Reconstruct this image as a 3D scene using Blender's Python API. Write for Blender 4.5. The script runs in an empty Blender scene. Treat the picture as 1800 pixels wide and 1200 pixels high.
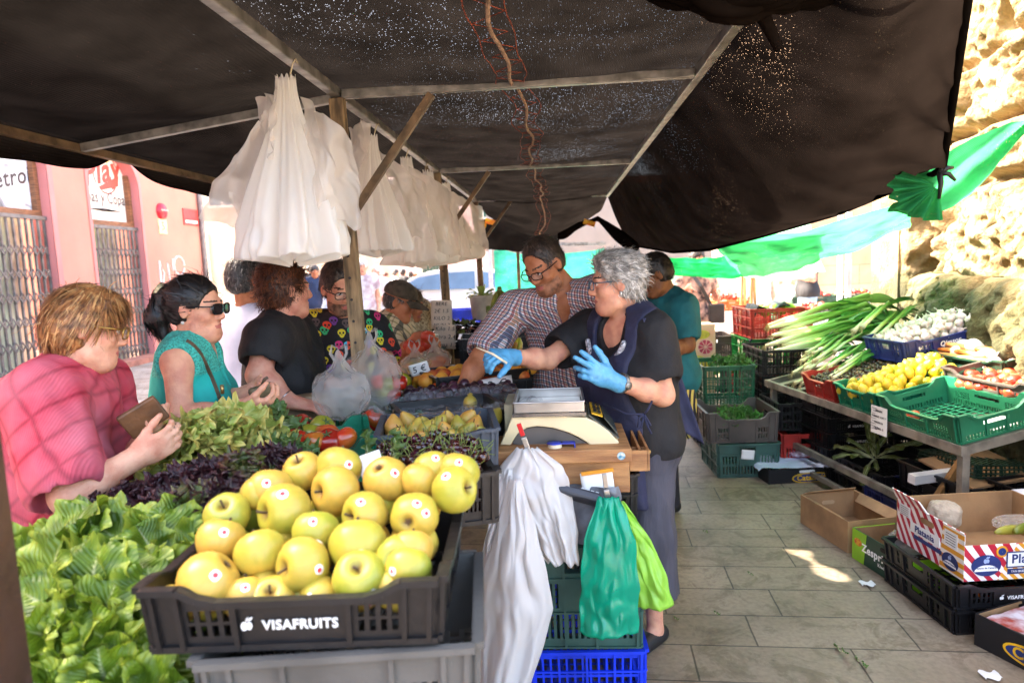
import bpy, math, random, numpy as np
from mathutils import Vector, Matrix, Euler
random.seed(11); RS=np.random.RandomState(5)
PI=math.pi; R=math.radians
SC=bpy.context.scene; COL=SC.collection
# ---------------------------------------------------------------- camera frame (stall axis = +Y)
CH=1.57; YAW,PIT,ROL=R(4.01),R(6.4),R(2.4)
CM=Matrix.Rotation(YAW,3,'Z')@Matrix.Rotation(PI/2-PIT,3,'X')@Matrix.Rotation(-ROL,3,'Z')
def W(px,py,Y):
    d=CM@Vector(((px-900)/1200,(600-py)/1200,-1)); return Vector((0,0,CH))+d*(Y/d.y)
def G(px,py,z=0.0):
    d=CM@Vector(((px-900)/1200,(600-py)/1200,-1)); return Vector((0,0,CH))+d*((z-CH)/d.z)
def V(*a): return Vector(a)
# ---------------------------------------------------------------- noise (numpy)
def _hash(ix,iy,iz,s):
    h=(ix.astype(np.uint32)*np.uint32(374761393)+iy.astype(np.uint32)*np.uint32(668265263)+iz.astype(np.uint32)*np.uint32(2147483647)+np.uint32(s*974634777%4294967295))
    h=(h^(h>>np.uint32(13)))*np.uint32(1274126177); h=h^(h>>np.uint32(16)); h=h*np.uint32(2246822519); return h^(h>>np.uint32(15))
def noise3(P,s=0):
    P=np.asarray(P,dtype=np.float64); I=np.floor(P).astype(np.int64); F=P-I; U=F*F*F*(F*(F*6-15)+10); r=0
    for dx in (0,1):
        for dy in (0,1):
            for dz in (0,1):
                h=_hash(I[:,0]+dx,I[:,1]+dy,I[:,2]+dz,s)
                g=((h&np.uint32(1023)).astype(np.float64)/511.5-1)*(F[:,0]-dx)+(((h>>np.uint32(10))&np.uint32(1023)).astype(np.float64)/511.5-1)*(F[:,1]-dy)+(((h>>np.uint32(20))&np.uint32(1023)).astype(np.float64)/511.5-1)*(F[:,2]-dz)
                r=r+g*(U[:,0] if dx else 1-U[:,0])*(U[:,1] if dy else 1-U[:,1])*(U[:,2] if dz else 1-U[:,2])
    return r
def fbm(P,o=4,s=0):
    P=np.asarray(P,dtype=np.float64); a=1.0; r=0
    for i in range(o): r=r+a*noise3(P,s+i); P=P*2.03; a*=.5
    return r
def worley(P,s=0):
    P=np.asarray(P,dtype=np.float64); I=np.floor(P).astype(np.int64); best=np.full(len(P),9.0); 
    for dx in (-1,0,1):
        for dy in (-1,0,1):
            for dz in (-1,0,1):
                J=I+np.array([dx,dy,dz]); h=_hash(J[:,0],J[:,1],J[:,2],s)
                q=J+np.stack([(h&np.uint32(1023))/1023.,((h>>np.uint32(10))&np.uint32(1023))/1023.,((h>>np.uint32(20))&np.uint32(1023))/1023.],1)
                best=np.minimum(best,((P-q)**2).sum(1))
    return np.sqrt(best)
def sm(e0,e1,x):
    t=np.clip((x-e0)/(e1-e0),0,1); return t*t*(3-2*t)
# ---------------------------------------------------------------- objects
def link(o,parent=None):
    COL.objects.link(o)
    if parent is not None: o.parent=parent
    return o
def tag(o,label=None,cat=None,group=None,kind=None):
    if label: o['label']=label
    if cat: o['category']=cat
    if group: o['group']=group
    if kind: o['kind']=kind
    return o
def thing(name,label,cat,loc=(0,0,0),rot=(0,0,0),group=None):
    o=bpy.data.objects.new(name,None); o.location=loc; o.rotation_euler=rot if len(rot)==3 else (0,0,0); link(o); o.empty_display_size=.1
    return tag(o,label,cat,group)
def copy_tree(o,parent=None):
    c=o.copy(); COL.objects.link(c)
    if parent is not None: c.parent=parent
    for ch in o.children: copy_tree(ch,c)
    return c
def mesh_obj(name,verts,faces,mats,parent=None,smooth=True,mi=None,sharp=None):
    me=bpy.data.meshes.new(name)
    verts=np.asarray(verts,dtype=np.float32)
    if isinstance(faces,np.ndarray):
        n=len(faces); k=faces.shape[1]
        me.vertices.add(len(verts)); me.vertices.foreach_set('co',verts.ravel())
        me.loops.add(n*k); me.loops.foreach_set('vertex_index',faces.astype(np.int32).ravel())
        me.polygons.add(n); me.polygons.foreach_set('loop_start',np.arange(0,n*k,k,dtype=np.int32)); me.polygons.foreach_set('loop_total',np.full(n,k,dtype=np.int32))
        me.update(calc_edges=True)
    else:
        me.from_pydata([tuple(map(float,v)) for v in verts],[],faces)
    if not isinstance(mats,(list,tuple)): mats=[mats]
    for m in mats: me.materials.append(m)
    if mi is not None: me.polygons.foreach_set('material_index',np.asarray(mi,dtype=np.int32))
    me.polygons.foreach_set('use_smooth',np.full(len(me.polygons),bool(smooth)))
    me.validate(); me.update()
    if sharp: me.set_sharp_from_angle(angle=R(sharp))
    return link(bpy.data.objects.new(name,me),parent)
class MB:
    def __init__(s): s.v=[]; s.f=[]; s.m=[]
    def add(s,vs,fs,m=0,M=None):
        b=len(s.v)
        s.v+= [M@Vector(v) for v in vs] if M is not None else [Vector(v) for v in vs]
        s.f+=[tuple(b+i for i in f) for f in fs]; s.m+=[m]*len(fs); return s
    def box(s,c,d,M=None,m=0,rot=None):
        x,y,z=d[0]/2,d[1]/2,d[2]/2; vs=[V(a*x,b*y,e*z) for e in(-1,1) for b in(-1,1) for a in(-1,1)]
        if rot is not None: q=Euler(rot).to_matrix(); vs=[q@v for v in vs]
        vs=[v+Vector(c) for v in vs]
        return s.add(vs,[(0,2,3,1),(4,5,7,6),(0,1,5,4),(2,6,7,3),(0,4,6,2),(1,3,7,5)],m,M)
    def bar(s,a,b,w,h,m=0,up=(0,0,1)):
        a,b=Vector(a),Vector(b); d=(b-a); L=d.length; d.normalize(); u=Vector(up)
        if abs(d.dot(u))>.98: u=V(0,1,0)
        sx=d.cross(u).normalized(); sz=sx.cross(d)
        vs=[p+sx*(i*w/2)+sz*(j*h/2) for p in(a,b) for j in(-1,1) for i in(-1,1)]
        return s.add(vs,[(0,1,3,2),(4,6,7,5),(0,4,5,1),(2,3,7,6),(0,2,6,4),(1,5,7,3)],m)
    def tube(s,pts,r,n=8,m=0,cap=True,sq=1.0):
        pts=[Vector(p) for p in pts]; k=len(pts); rs=r if isinstance(r,(list,tuple)) else [r]*k; b=len(s.v); up=V(0,0,1); last=None
        for i,p in enumerate(pts):
            d=(pts[min(i+1,k-1)]-pts[max(i-1,0)]).normalized()
            if last is None:
                if abs(d.z)>.95: up=V(1,0,0)
                x=d.cross(up).normalized()
            else: x=(last-d*last.dot(d)); x=x.normalized() if x.length>1e-6 else d.cross(V(.3,.9,.1)).normalized()
            last=x; y=d.cross(x)
            for j in range(n): a=2*PI*j/n; s.v.append(p+(x*math.cos(a)+y*math.sin(a)*sq)*rs[i])
        for i in range(k-1):
            for j in range(n):
                a=b+i*n+j; c=b+i*n+(j+1)%n; s.f.append((a,c,c+n,a+n)); s.m.append(m)
        if cap: s.f.append(tuple(b+j for j in reversed(range(n)))); s.m.append(m); s.f.append(tuple(b+(k-1)*n+j for j in range(n))); s.m.append(m)
        return s
    def lathe(s,prof,n=24,c=(0,0,0),m=0,M=None,fr=None):
        b=len(s.v); k=len(prof)
        for i,(r,z) in enumerate(prof):
            for j in range(n):
                a=2*PI*j/n; rr=r*(fr(a,z) if fr else 1); v=V(rr*math.cos(a),rr*math.sin(a),z)
                v=(M@v if M is not None else v)+Vector(c); s.v.append(v)
        for i in range(k-1):
            for j in range(n): a=b+i*n+j; d=b+i*n+(j+1)%n; s.f.append((a,d,d+n,a+n)); s.m.append(m)
        return s
    def grid(s,fn,nu,nv,m=0,cu=False,flip=False):
        b=len(s.v)
        for j in range(nv):
            for i in range(nu): s.v.append(Vector(fn(i/(nu if cu else nu-1),j/(nv-1))))
        for j in range(nv-1):
            for i in range(nu if cu else nu-1):
                a=b+j*nu+i; c=b+j*nu+(i+1)%nu; f=(a,c,c+nu,a+nu); s.f.append(f[::-1] if flip else f); s.m.append(m)
        return s
    def poly(s,pts,th,fwd,m=0):  # extruded flat polygon
        n=len(pts); fw=Vector(fwd).normalized()*th; vs=[Vector(p) for p in pts]+[Vector(p)+fw for p in pts]
        return s.add(vs,[tuple(range(n)),tuple(reversed(range(n,2*n)))]+[((i+1)%n,i,n+i,n+(i+1)%n) for i in range(n)],m)
    def ell(s,c,r,n=12,m=0,M=None):
        pr=[(max(1e-4,math.sin(PI*i/n)),-math.cos(PI*i/n)) for i in range(n+1)]; D=Matrix.Diagonal(Vector(r)); 
        return s.lathe(pr,2*n,c,m,(M@D) if M is not None else D)
    def build(s,name,mats,parent=None,smooth=False,sharp=None,bevel=0):
        o=mesh_obj(name,s.v,s.f,mats,parent,smooth or bool(sharp),s.m,sharp)
        if bevel:
            md=o.modifiers.new('b','BEVEL'); md.width=bevel; md.segments=2; md.limit_method='ANGLE'
        return o
# ---------------------------------------------------------------- signed distance bodies
def _rot3(M): return np.array([[M[i][j] for j in range(3)] for i in range(3)])
class SDF:
    def __init__(s): s.ops=[]; s.disp=None
    def clone(s,infl=0):
        o=SDF(); o.ops=[(t,p,k,e+infl) for (t,p,k,e) in s.ops]; return o
    def cap(s,a,b,r1,r2=None,k=.02,sub=False):
        s.ops.append(('cap-' if sub else 'cap',(np.array(a,float),np.array(b,float),r1,r1 if r2 is None else r2),k,0.0)); return s
    def ell(s,c,r,k=.02,M=None,sub=False):
        s.ops.append(('ell-' if sub else 'ell',(np.array(c,float),np.array(r,float),np.eye(3) if M is None else _rot3(M)),k,0.0)); return s
    def cut(s,p,n):  # keep side where (x-p).n<0
        s.ops.append(('cut',(np.array(p,float),np.array(n,float)/np.linalg.norm(n)),.006,0.0)); return s
    def prim(s,op,P):
        t,p,k,e=op
        if t[:3]=='cap':
            a,b,r1,r2=p; ab=b-a; h=np.clip((P-a)@ab/(ab@ab+1e-12),0,1); return np.linalg.norm(P-a-h[:,None]*ab,axis=1)-(r1+(r2-r1)*h)-e
        if t[:3]=='ell':
            c,r,M=p; q=(P-c)@M; k0=np.linalg.norm(q/r,axis=1); k1=np.linalg.norm(q/(r*r),axis=1); return k0*(k0-1)/(k1+1e-9)-e
        c,n=p; return (P-c)@n
    def eval(s,P,ops=None):
        d=np.full(len(P),1.0)
        for op in (ops if ops is not None else s.ops):
            dd=s.prim(op,P); k=op[2]
            if op[0]=='cut': d=np.maximum(d,dd); continue
            if op[0][-1]=='-': dd=-dd; h=np.maximum(k-np.abs(d-dd),0)/k; d=np.maximum(d,dd)+h*h*k*.25
            else: h=np.maximum(k-np.abs(d-dd),0)/k; d=np.minimum(d,dd)-h*h*k*.25
        if s.disp is not None: d=d-s.disp(P)
        return d
    def mesh(s,vox,B=14):
        lo=np.full(3,9e9); hi=-lo
        for t,p,k,e in s.ops:
            if t[-1]=='-' or t=='cut': continue
            if t=='cap': q=np.array([p[0]-p[2],p[0]+p[2],p[1]-p[3],p[1]+p[3]])
            else: m=p[1].max(); q=np.array([p[0]-m,p[0]+m])
            lo=np.minimum(lo,q.min(0)-e); hi=np.maximum(hi,q.max(0)+e)
        lo-=.03; hi+=.03; nb=np.ceil((hi-lo)/(vox*B)).astype(int); N=np.array(nb)*B+4
        rad=vox*B*.87; keys=[];vals=[];qk=[]
        g=np.stack(np.meshgrid(*[np.arange(-1,B+1)]*3,indexing='ij'),-1).reshape(-1,3); n=B+2
        key=lambda I:(I[...,0]+2)*((N[1]+4)*(N[2]+4))+(I[...,1]+2)*(N[2]+4)+(I[...,2]+2)
        bl=np.stack(np.meshgrid(*[np.arange(x) for x in nb],indexing='ij'),-1).reshape(-1,3)
        C=lo+(bl+.5)*B*vox; D=np.stack([s.prim(op,C) for op in s.ops],0); pos=np.array([op[0][-1]!='-' and op[0]!='cut' for op in s.ops])
        act=D[pos].min(0)<rad+.05
        for b in np.nonzero(act)[0]:
            ops=[op for i,op in enumerate(s.ops) if op[0]=='cut' or D[i,b]<rad+.07]
            I=bl[b]*B+g; d=s.eval(lo+I*vox,ops).reshape(n,n,n)
            if d.min()>0 or d.max()<0: continue
            sgn=d<0; cnt=np.zeros((n-1,)*3,int)
            offs=[(i,j,k) for i in(0,1) for j in(0,1) for k in(0,1)]
            for o in offs: cnt+=sgn[o[0]:n-1+o[0],o[1]:n-1+o[1],o[2]:n-1+o[2]]
            cell=np.argwhere((cnt>0)&(cnt<8))
            if not len(cell): continue
            cv={o:d[cell[:,0]+o[0],cell[:,1]+o[1],cell[:,2]+o[2]] for o in offs}; acc=np.zeros((len(cell),3)); w=np.zeros(len(cell))
            for o in offs:
                for ax in range(3):
                    if o[ax]==0:
                        o2=list(o); o2[ax]=1; o2=tuple(o2); a,c=cv[o],cv[o2]; mk=(a<0)!=(c<0); t=np.where(mk,a/(a-c+1e-20),0)
                        q=np.tile(np.array(o,float),(len(cell),1)); q[:,ax]+=t; acc+=q*mk[:,None]; w+=mk
            gi=bl[b]*B+cell-1; keys.append(key(gi)); vals.append(lo+(gi+acc/w[:,None])*vox)
            for ax in range(3):
                sl=[slice(1,n-1)]*3; a=sgn[1:n-1,1:n-1,1:n-1]; s2=list(sl); s2[ax]=slice(2,n); c=sgn[tuple(s2)]
                e=np.argwhere(a!=c)
                if not len(e): continue
                fl=a[e[:,0],e[:,1],e[:,2]]; ge=bl[b]*B+e; u,v=[(1,2),(2,0),(0,1)][ax]
                du=np.zeros(3,int); du[u]=1; dv=np.zeros(3,int); dv[v]=1
                q=np.stack([key(ge-du-dv),key(ge-dv),key(ge),key(ge-du)],1); q[~fl]=q[~fl][:,::-1]; qk.append(q)
        keys=np.concatenate(keys); vals=np.concatenate(vals); ku,ix=np.unique(keys,return_index=True); vals=vals[ix]
        q=np.concatenate(qk); p=np.searchsorted(ku,q); p=np.clip(p,0,len(ku)-1); ok=(ku[p]==q).all(1); q=p[ok]
        q=np.unique(q[:, :],axis=0)
        return vals,q
# ---------------------------------------------------------------- materials
MC={}
def lin(c):
    if isinstance(c,str): c=[int(c[i:i+2],16)/255 for i in(0,2,4)]
    return tuple(((x/12.92) if x<=.04045 else ((x+.055)/1.055)**2.4) for x in c[:3])+(1,)
class NT:
    def __init__(s,name):
        s.m=bpy.data.materials.new(name); s.m.use_nodes=True; s.t=s.m.node_tree; s.t.nodes.clear(); s.out=s.n('OutputMaterial'); s.p=s.n('BsdfPrincipled'); s.l(s.p,0,s.out,0)
    def n(s,t,**k):
        x=s.t.nodes.new('ShaderNode'+t)
        for a,b in k.items():
            if a.startswith('i_'): x.inputs[int(a[2:]) if a[2:].isdigit() else a[2:]].default_value=b
            else: setattr(x,a,b)
        return x
    def l(s,a,i,b,j): s.t.links.new(a.outputs[i],b.inputs[j])
    def math(s,op,a,b=None,c=None,clamp=False):
        x=s.n('Math',operation=op); x.use_clamp=clamp
        for i,q in enumerate((a,b,c)):
            if q is None: continue
            if isinstance(q,tuple): s.l(q[0],q[1],x,i)
            elif isinstance(q,bpy.types.Node): s.l(q,0,x,i)
            else: x.inputs[i].default_value=q
        return x
    def mix(s,fac,a,b,mode='MIX'):
        x=s.n('MixRGB',blend_type=mode)
        for i,q in enumerate((fac,a,b)):
            if isinstance(q,tuple) and len(q)==2: s.l(q[0],q[1],x,i)
            elif isinstance(q,bpy.types.Node): s.l(q,0,x,i)
            elif i==0: x.inputs[0].default_value=q
            else: x.inputs[i].default_value=lin(q) if isinstance(q,str) else q
        return x
    def ramp(s,src,stops,interp='LINEAR'):
        x=s.n('ValToRGB'); s.l(src[0] if isinstance(src,tuple) else src,src[1] if isinstance(src,tuple) else 0,x,0); e=x.color_ramp.elements; x.color_ramp.interpolation=interp
        while len(e)<len(stops): e.new(.5)
        for q,(p,c) in zip(e,stops): q.position=p; q.color=lin(c) if isinstance(c,str) else c
        return x
def L4(c): return lin(c) if isinstance(c,str) else (tuple(c)+(1,))[:4]
def pm(name,col,rough=.6,var=.12,vs=9,bump=.0,bs=60,metal=0,col2=None,rnd=0.0,sss=0,trl=0,spec=.5,coat=0,det=3,stretch=None,alpha=1):
    if name in MC: return MC[name]
    t=NT(name); c=L4(col); tc=t.n('TexCoord'); src=(tc,3)
    if stretch: mp=t.n('Mapping'); mp.inputs['Scale'].default_value=stretch; t.l(tc,3,mp,0); src=(mp,0)
    nz=t.n('TexNoise'); t.l(src[0],src[1],nz,'Vector'); nz.inputs['Scale'].default_value=vs; nz.inputs['Detail'].default_value=det
    c2=L4(col2) if col2 is not None else tuple(max(0,x*(1-2.2*var)) for x in c[:3])+(1,)
    c1=c if col2 is not None else tuple(min(1,x*(1+var)) for x in c[:3])+(1,)
    rp=t.ramp((nz,0),[(.35,c2),(.62,c1)]); res=rp
    if rnd:
        oi=t.n('ObjectInfo'); hs=t.n('HueSaturation'); t.l(rp,0,hs,'Color')
        v=t.n('MapRange'); t.l(oi,'Random',v,0); v.inputs[3].default_value=1-rnd; v.inputs[4].default_value=1+rnd*.7; t.l(v,0,hs,'Value')
        m=t.math('MULTIPLY',(oi,'Random'),7.31); f=t.math('FRACT',m); v2=t.n('MapRange'); t.l(f,0,v2,0); v2.inputs[3].default_value=.5-rnd*.06; v2.inputs[4].default_value=.5+rnd*.06; t.l(v2,0,hs,'Hue'); res=hs
    t.l(res,0,t.p,'Base Color'); t.p.inputs['Roughness'].default_value=rough; t.p.inputs['Metallic'].default_value=metal; t.p.inputs['Specular IOR Level'].default_value=spec
    if coat: t.p.inputs['Coat Weight'].default_value=coat; t.p.inputs['Coat Roughness'].default_value=.15
    if sss: t.p.inputs['Subsurface Weight'].default_value=sss; t.p.inputs['Subsurface Scale'].default_value=.006; t.p.inputs['Subsurface Radius'].default_value=(1,.4,.25)
    if bump:
        n2=t.n('TexNoise'); t.l(src[0],src[1],n2,'Vector'); n2.inputs['Scale'].default_value=bs; n2.inputs['Detail'].default_value=4; b=t.n('Bump'); b.inputs['Strength'].default_value=bump; b.inputs['Distance'].default_value=.01; t.l(n2,0,b,'Height'); t.l(b,0,t.p,'Normal')
    if trl:
        tr=t.n('BsdfTranslucent'); t.l(res,0,tr,0); mx=t.n('MixShader'); mx.inputs[0].default_value=trl; t.l(t.p,0,mx,1); t.l(tr,0,mx,2); t.l(mx,0,t.out,0)
        last=mx
    else: last=t.p
    if alpha<1:
        tp=t.n('BsdfTransparent'); mx=t.n('MixShader'); mx.inputs[0].default_value=alpha; t.l(tp,0,mx,1); t.l(last,0,mx,2); t.l(mx,0,t.out,0)
    MC[name]=t.m; return t.m
# plain text as a flat mesh
def text_mesh(name,txt,size,mat,M,parent=None,bold=0,th=.0006,align='CENTER',shear=0,xs=1.0):
    cu=bpy.data.curves.new(name,'FONT'); cu.body=txt; cu.size=size; cu.extrude=th; cu.offset=bold; cu.align_x=align; cu.align_y='CENTER'; cu.shear=shear; cu.resolution_u=3; cu.space_character=1.07
    tmp=bpy.data.objects.new('t',cu); COL.objects.link(tmp); bpy.context.view_layer.update()
    me=bpy.data.meshes.new_from_object(tmp.evaluated_get(bpy.context.evaluated_depsgraph_get())); bpy.data.objects.remove(tmp); bpy.data.curves.remove(cu)
    me.name=name; me.transform(M@Matrix.Diagonal((xs,1,1,1))); me.materials.clear(); me.materials.append(mat)
    return link(bpy.data.objects.new(name,me),parent)
def face_M(o,right,up):   # text plane: x->right, y->up, z->outward
    x=Vector(right).normalized(); y=Vector(up); y=(y-x*y.dot(x)).normalized(); z=x.cross(y)
    return Matrix(((x.x,y.x,z.x,o[0]),(x.y,y.y,z.y,o[1]),(x.z,y.z,z.z,o[2]),(0,0,0,1)))
# ================================================================ world, sun, camera
cam=bpy.data.cameras.new('camera'); cam.lens=24; cam.sensor_width=36; cam.clip_start=.05; cam.clip_end=900
cam.dof.use_dof=True; cam.dof.focus_distance=2.5; cam.dof.aperture_fstop=3.4
co=bpy.data.objects.new('camera',cam); COL.objects.link(co); co.matrix_world=Matrix.Translation((0,0,CH))@CM.to_4x4(); SC.camera=co
SUN=Vector((-.70,.26,.66)).normalized()
wd=bpy.data.worlds.new('World'); SC.world=wd; wd.use_nodes=True; nt=wd.node_tree; nt.nodes.clear()
sky=nt.nodes.new('ShaderNodeTexSky'); sky.sky_type='NISHITA'; sky.sun_disc=False; sky.sun_elevation=math.asin(SUN.z); sky.sun_rotation=math.atan2(SUN.x,SUN.y); sky.dust_density=5; sky.air_density=.7; sky.ozone_density=.6
bg=nt.nodes.new('ShaderNodeBackground'); bg.inputs[1].default_value=.15; wo=nt.nodes.new('ShaderNodeOutputWorld'); tint=nt.nodes.new('ShaderNodeMixRGB'); tint.blend_type='MULTIPLY'; tint.inputs[0].default_value=1; tint.inputs[2].default_value=(1,.945,.85,1); nt.links.new(sky.outputs[0],tint.inputs[1]); nt.links.new(tint.outputs[0],bg.inputs[0]); nt.links.new(bg.outputs[0],wo.inputs[0])
sl=bpy.data.lights.new('sun','SUN'); sl.energy=2.0; sl.angle=R(.5); sl.color=(1,.93,.82); so=bpy.data.objects.new('sun',sl); COL.objects.link(so); so.rotation_euler=SUN.to_track_quat('Z','Y').to_euler()
SC.view_settings.view_transform='Standard'; SC.view_settings.look='None'; SC.view_settings.exposure=4.05; SC.view_settings.gamma=1
SC.cycles.max_bounces=8; SC.cycles.transparent_max_bounces=24; SC.cycles.diffuse_bounces=5
# ================================================================ paving
def paving_mat(name,c1,c2,mort,bw,rh,rot,ms):
    t=NT(name); tc=t.n('TexCoord'); mp=t.n('Mapping'); mp.inputs['Rotation'].default_value=(0,0,rot); t.l(tc,3,mp,0)
    wn=t.n('TexNoise'); t.l(mp,0,wn,'Vector'); wn.inputs['Scale'].default_value=14; wn.inputs['Detail'].default_value=3; ad=t.mix(.005,(mp,0),(wn,1),'ADD')
    br=t.n('TexBrick'); t.l(ad,0,br,0); br.inputs['Scale'].default_value=1; br.inputs['Brick Width'].default_value=bw; br.inputs['Row Height'].default_value=rh; br.inputs['Mortar Size'].default_value=ms; br.inputs['Mortar Smooth'].default_value=.3; br.inputs['Color1'].default_value=lin(c1); br.inputs['Color2'].default_value=lin(c2); br.inputs['Mortar'].default_value=lin(mort); br.offset=.43; br.squash=.8; br.squash_frequency=3
    n1=t.n('TexNoise'); t.l(tc,3,n1,'Vector'); n1.inputs['Scale'].default_value=1.7; n1.inputs['Detail'].default_value=6; r1=t.ramp((n1,0),[(.3,(.52,.47,.40,1)),(.5,(.85,.82,.78,1)),(.68,(1.1,1.08,1.05,1))]); a=t.mix(.8,br,r1,'MULTIPLY')
    n2=t.n('TexNoise'); t.l(tc,3,n2,'Vector'); n2.inputs['Scale'].default_value=45; n2.inputs['Detail'].default_value=5; r2=t.ramp((n2,0),[(.3,(.75,.75,.75,1)),(.6,(1.05,1.05,1.05,1))]); a=t.mix(.8,a,r2,'MULTIPLY')
    n3=t.n('TexVoronoi'); t.l(tc,3,n3,'Vector'); n3.inputs['Scale'].default_value=5.5; r3=t.ramp((n3,0),[(.02,(.3,.26,.2,1)),(.07,(1,1,1,1))]); a=t.mix(.5,a,r3,'MULTIPLY'); n4=t.n('TexNoise'); t.l(tc,3,n4,'Vector'); n4.inputs['Scale'].default_value=5.5; n4.inputs['Detail'].default_value=7; n4.inputs['Roughness'].default_value=.7; n4.inputs['Distortion'].default_value=.8; r4=t.ramp((n4,0),[(.40,(.55,.50,.42,1)),(.50,(1,1,1,1)),(.66,(1.08,1.05,1.0,1))]); a=t.mix(.75,a,r4,'MULTIPLY')
    t.l(a,0,t.p,'Base Color'); t.p.inputs['Roughness'].default_value=.62
    b=t.n('Bump'); b.inputs['Strength'].default_value=.5; b.inputs['Distance'].default_value=.006; m=t.math('MULTIPLY',(br,1),-1); m2=t.math('MULTIPLY_ADD',(n2,0),.35,m); t.l(m2,0,b,'Height'); t.l(b,0,t.p,'Normal'); return t.m
gm=paving_mat('stall_paving','8a7a64','968570','54483a',.62,.245,R(3),.0045)
sm_=paving_mat('street_paving','b0a89c','a59d91','8d867a',.9,.16,R(1),.008)
o=MB().grid(lambda u,v:(-2.6+u*6.2,-3+v*14,0),2,2).build('market_floor',gm); tag(o,kind='structure')
o=MB().grid(lambda u,v:(-300+u*600,-100+v*600,-.004),2,2).build('street',sm_); tag(o,kind='structure')
# ================================================================ pink building
pinkM=pm('pink_plaster','c58472',.85,.06,.8,.25,9,det=5); pink2=pm('pink_trim','cf827c',.85,.05,1,.2,9)
woodF=pm('door_frame_wood','8a5a3a',.6,.2,6,.2,40,stretch=(1,1,8)); steelG=pm('grille_steel','6e6a68',.5,.15,8,metal=.3); darkin=pm('dark_interior','1b1716',.7,.3,2); 
signW=pm('sign_cream','e9dfd0',.6,.03); signR=pm('sign_red','d8493c',.5,.05); ink=pm('sign_ink','4a4040',.6,.05); stoneB=pm('kerb_stone','a9705c',.8,.15,6,.3,40)
PX=-8.15
b=thing('pink_building','pink plastered building with two arched doorways behind folding grilles','building',(PX,0,0))
def wallx(mb,y0,y1,z0,z1,x=0.0,th=.3): mb.box((x-th/2,(y0+y1)/2,(z0+z1)/2),(th,y1-y0,z1-z0))
openings=[(8.6,10.72,2.66,3.55),(11.7,13.15,2.60,3.35)]
mb=MB()
# wall face with arched openings, as vertical strips
def arch_top(y):
    for a,b_,zs,za in openings:
        if a<=y<=b_:
            c=(a+b_)/2; r=(b_-a)/2; return zs+.75+ (math.sqrt(max(0,1-((y-c)/r)**2)))*.62
    return None
ys=[-14,0,5]+[8.6]
for a,b_,_,_ in openings: ys+=[a+(b_-a)*.5*(1-math.cos(PI*i/24)) for i in range(25)]
ys+=[15.45]; ys=sorted(set(round(y,4) for y in ys))
for y0,y1 in zip(ys[:-1],ys[1:]):
    m=(y0+y1)/2; t=arch_top(m)
    if t is None: mb.add([(0,y0,0),(0,y1,0),(0,y1,8.2),(0,y0,8.2)],[(0,1,2,3)])
    else:
        t0=arch_top(y0+1e-5) or t; t1=arch_top(y1-1e-5) or t
        mb.add([(0,y0,t0),(0,y1,t1),(0,y1,8.2),(0,y0,8.2)],[(0,1,2,3)])
mb.add([(0,15.45,0),(-7,15.45,0),(-7,15.45,8.2),(0,15.45,8.2)],[(0,1,2,3)]); mb.add([(0,-14,8.2),(0,15.45,8.2),(-7,15.45,8.2),(-7,-14,8.2)],[(0,1,2,3)])
mb.build('wall',pinkM,b)
mb=MB()
for a,b_,zs,za in openings:
    pts=[(a,0)]+[(y,arch_top(min(max(y,a+1e-4),b_-1e-4))) for y in [a+(b_-a)*.5*(1-math.cos(PI*i/24)) for i in range(25)]]+[(b_,0)]
    for p,q in zip(pts[:-1],pts[1:]): mb.add([(0.0,p[0],p[1]),(0,q[0],q[1]),(-.32,q[0],q[1]),(-.32,p[0],p[1])],[(0,1,2,3)])
    for p,q in zip(pts[:-1],pts[1:]):   # painted trim round the opening
        c=(a+b_)/2; f=lambda y,z:(.012,c+(y-c)*1.11,z*(1.03 if z>2 else 1)); g=lambda y,z:(.012,y,z)
        mb.add([g(*p),g(*q),f(*q),f(*p)],[(0,1,2,3)])
mb.build('door_surround',pink2,b)
posterM=None
def poster_mat():
    t=NT('poster_grey'); tc=t.n('TexCoord'); n=t.n('TexNoise'); t.l(tc,3,n,'Vector'); n.inputs['Scale'].default_value=2.1; n.inputs['Detail'].default_value=2.5; n.inputs['Distortion'].default_value=1.2
    r=t.ramp((n,0),[(.32,'4a4a4e'),(.42,'8e8e92'),(.5,'d6d6d8'),(.7,'eeeef0')]); t.l(r,0,t.p,'Base Color'); t.p.inputs['Roughness'].default_value=.5; return t.m
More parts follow.
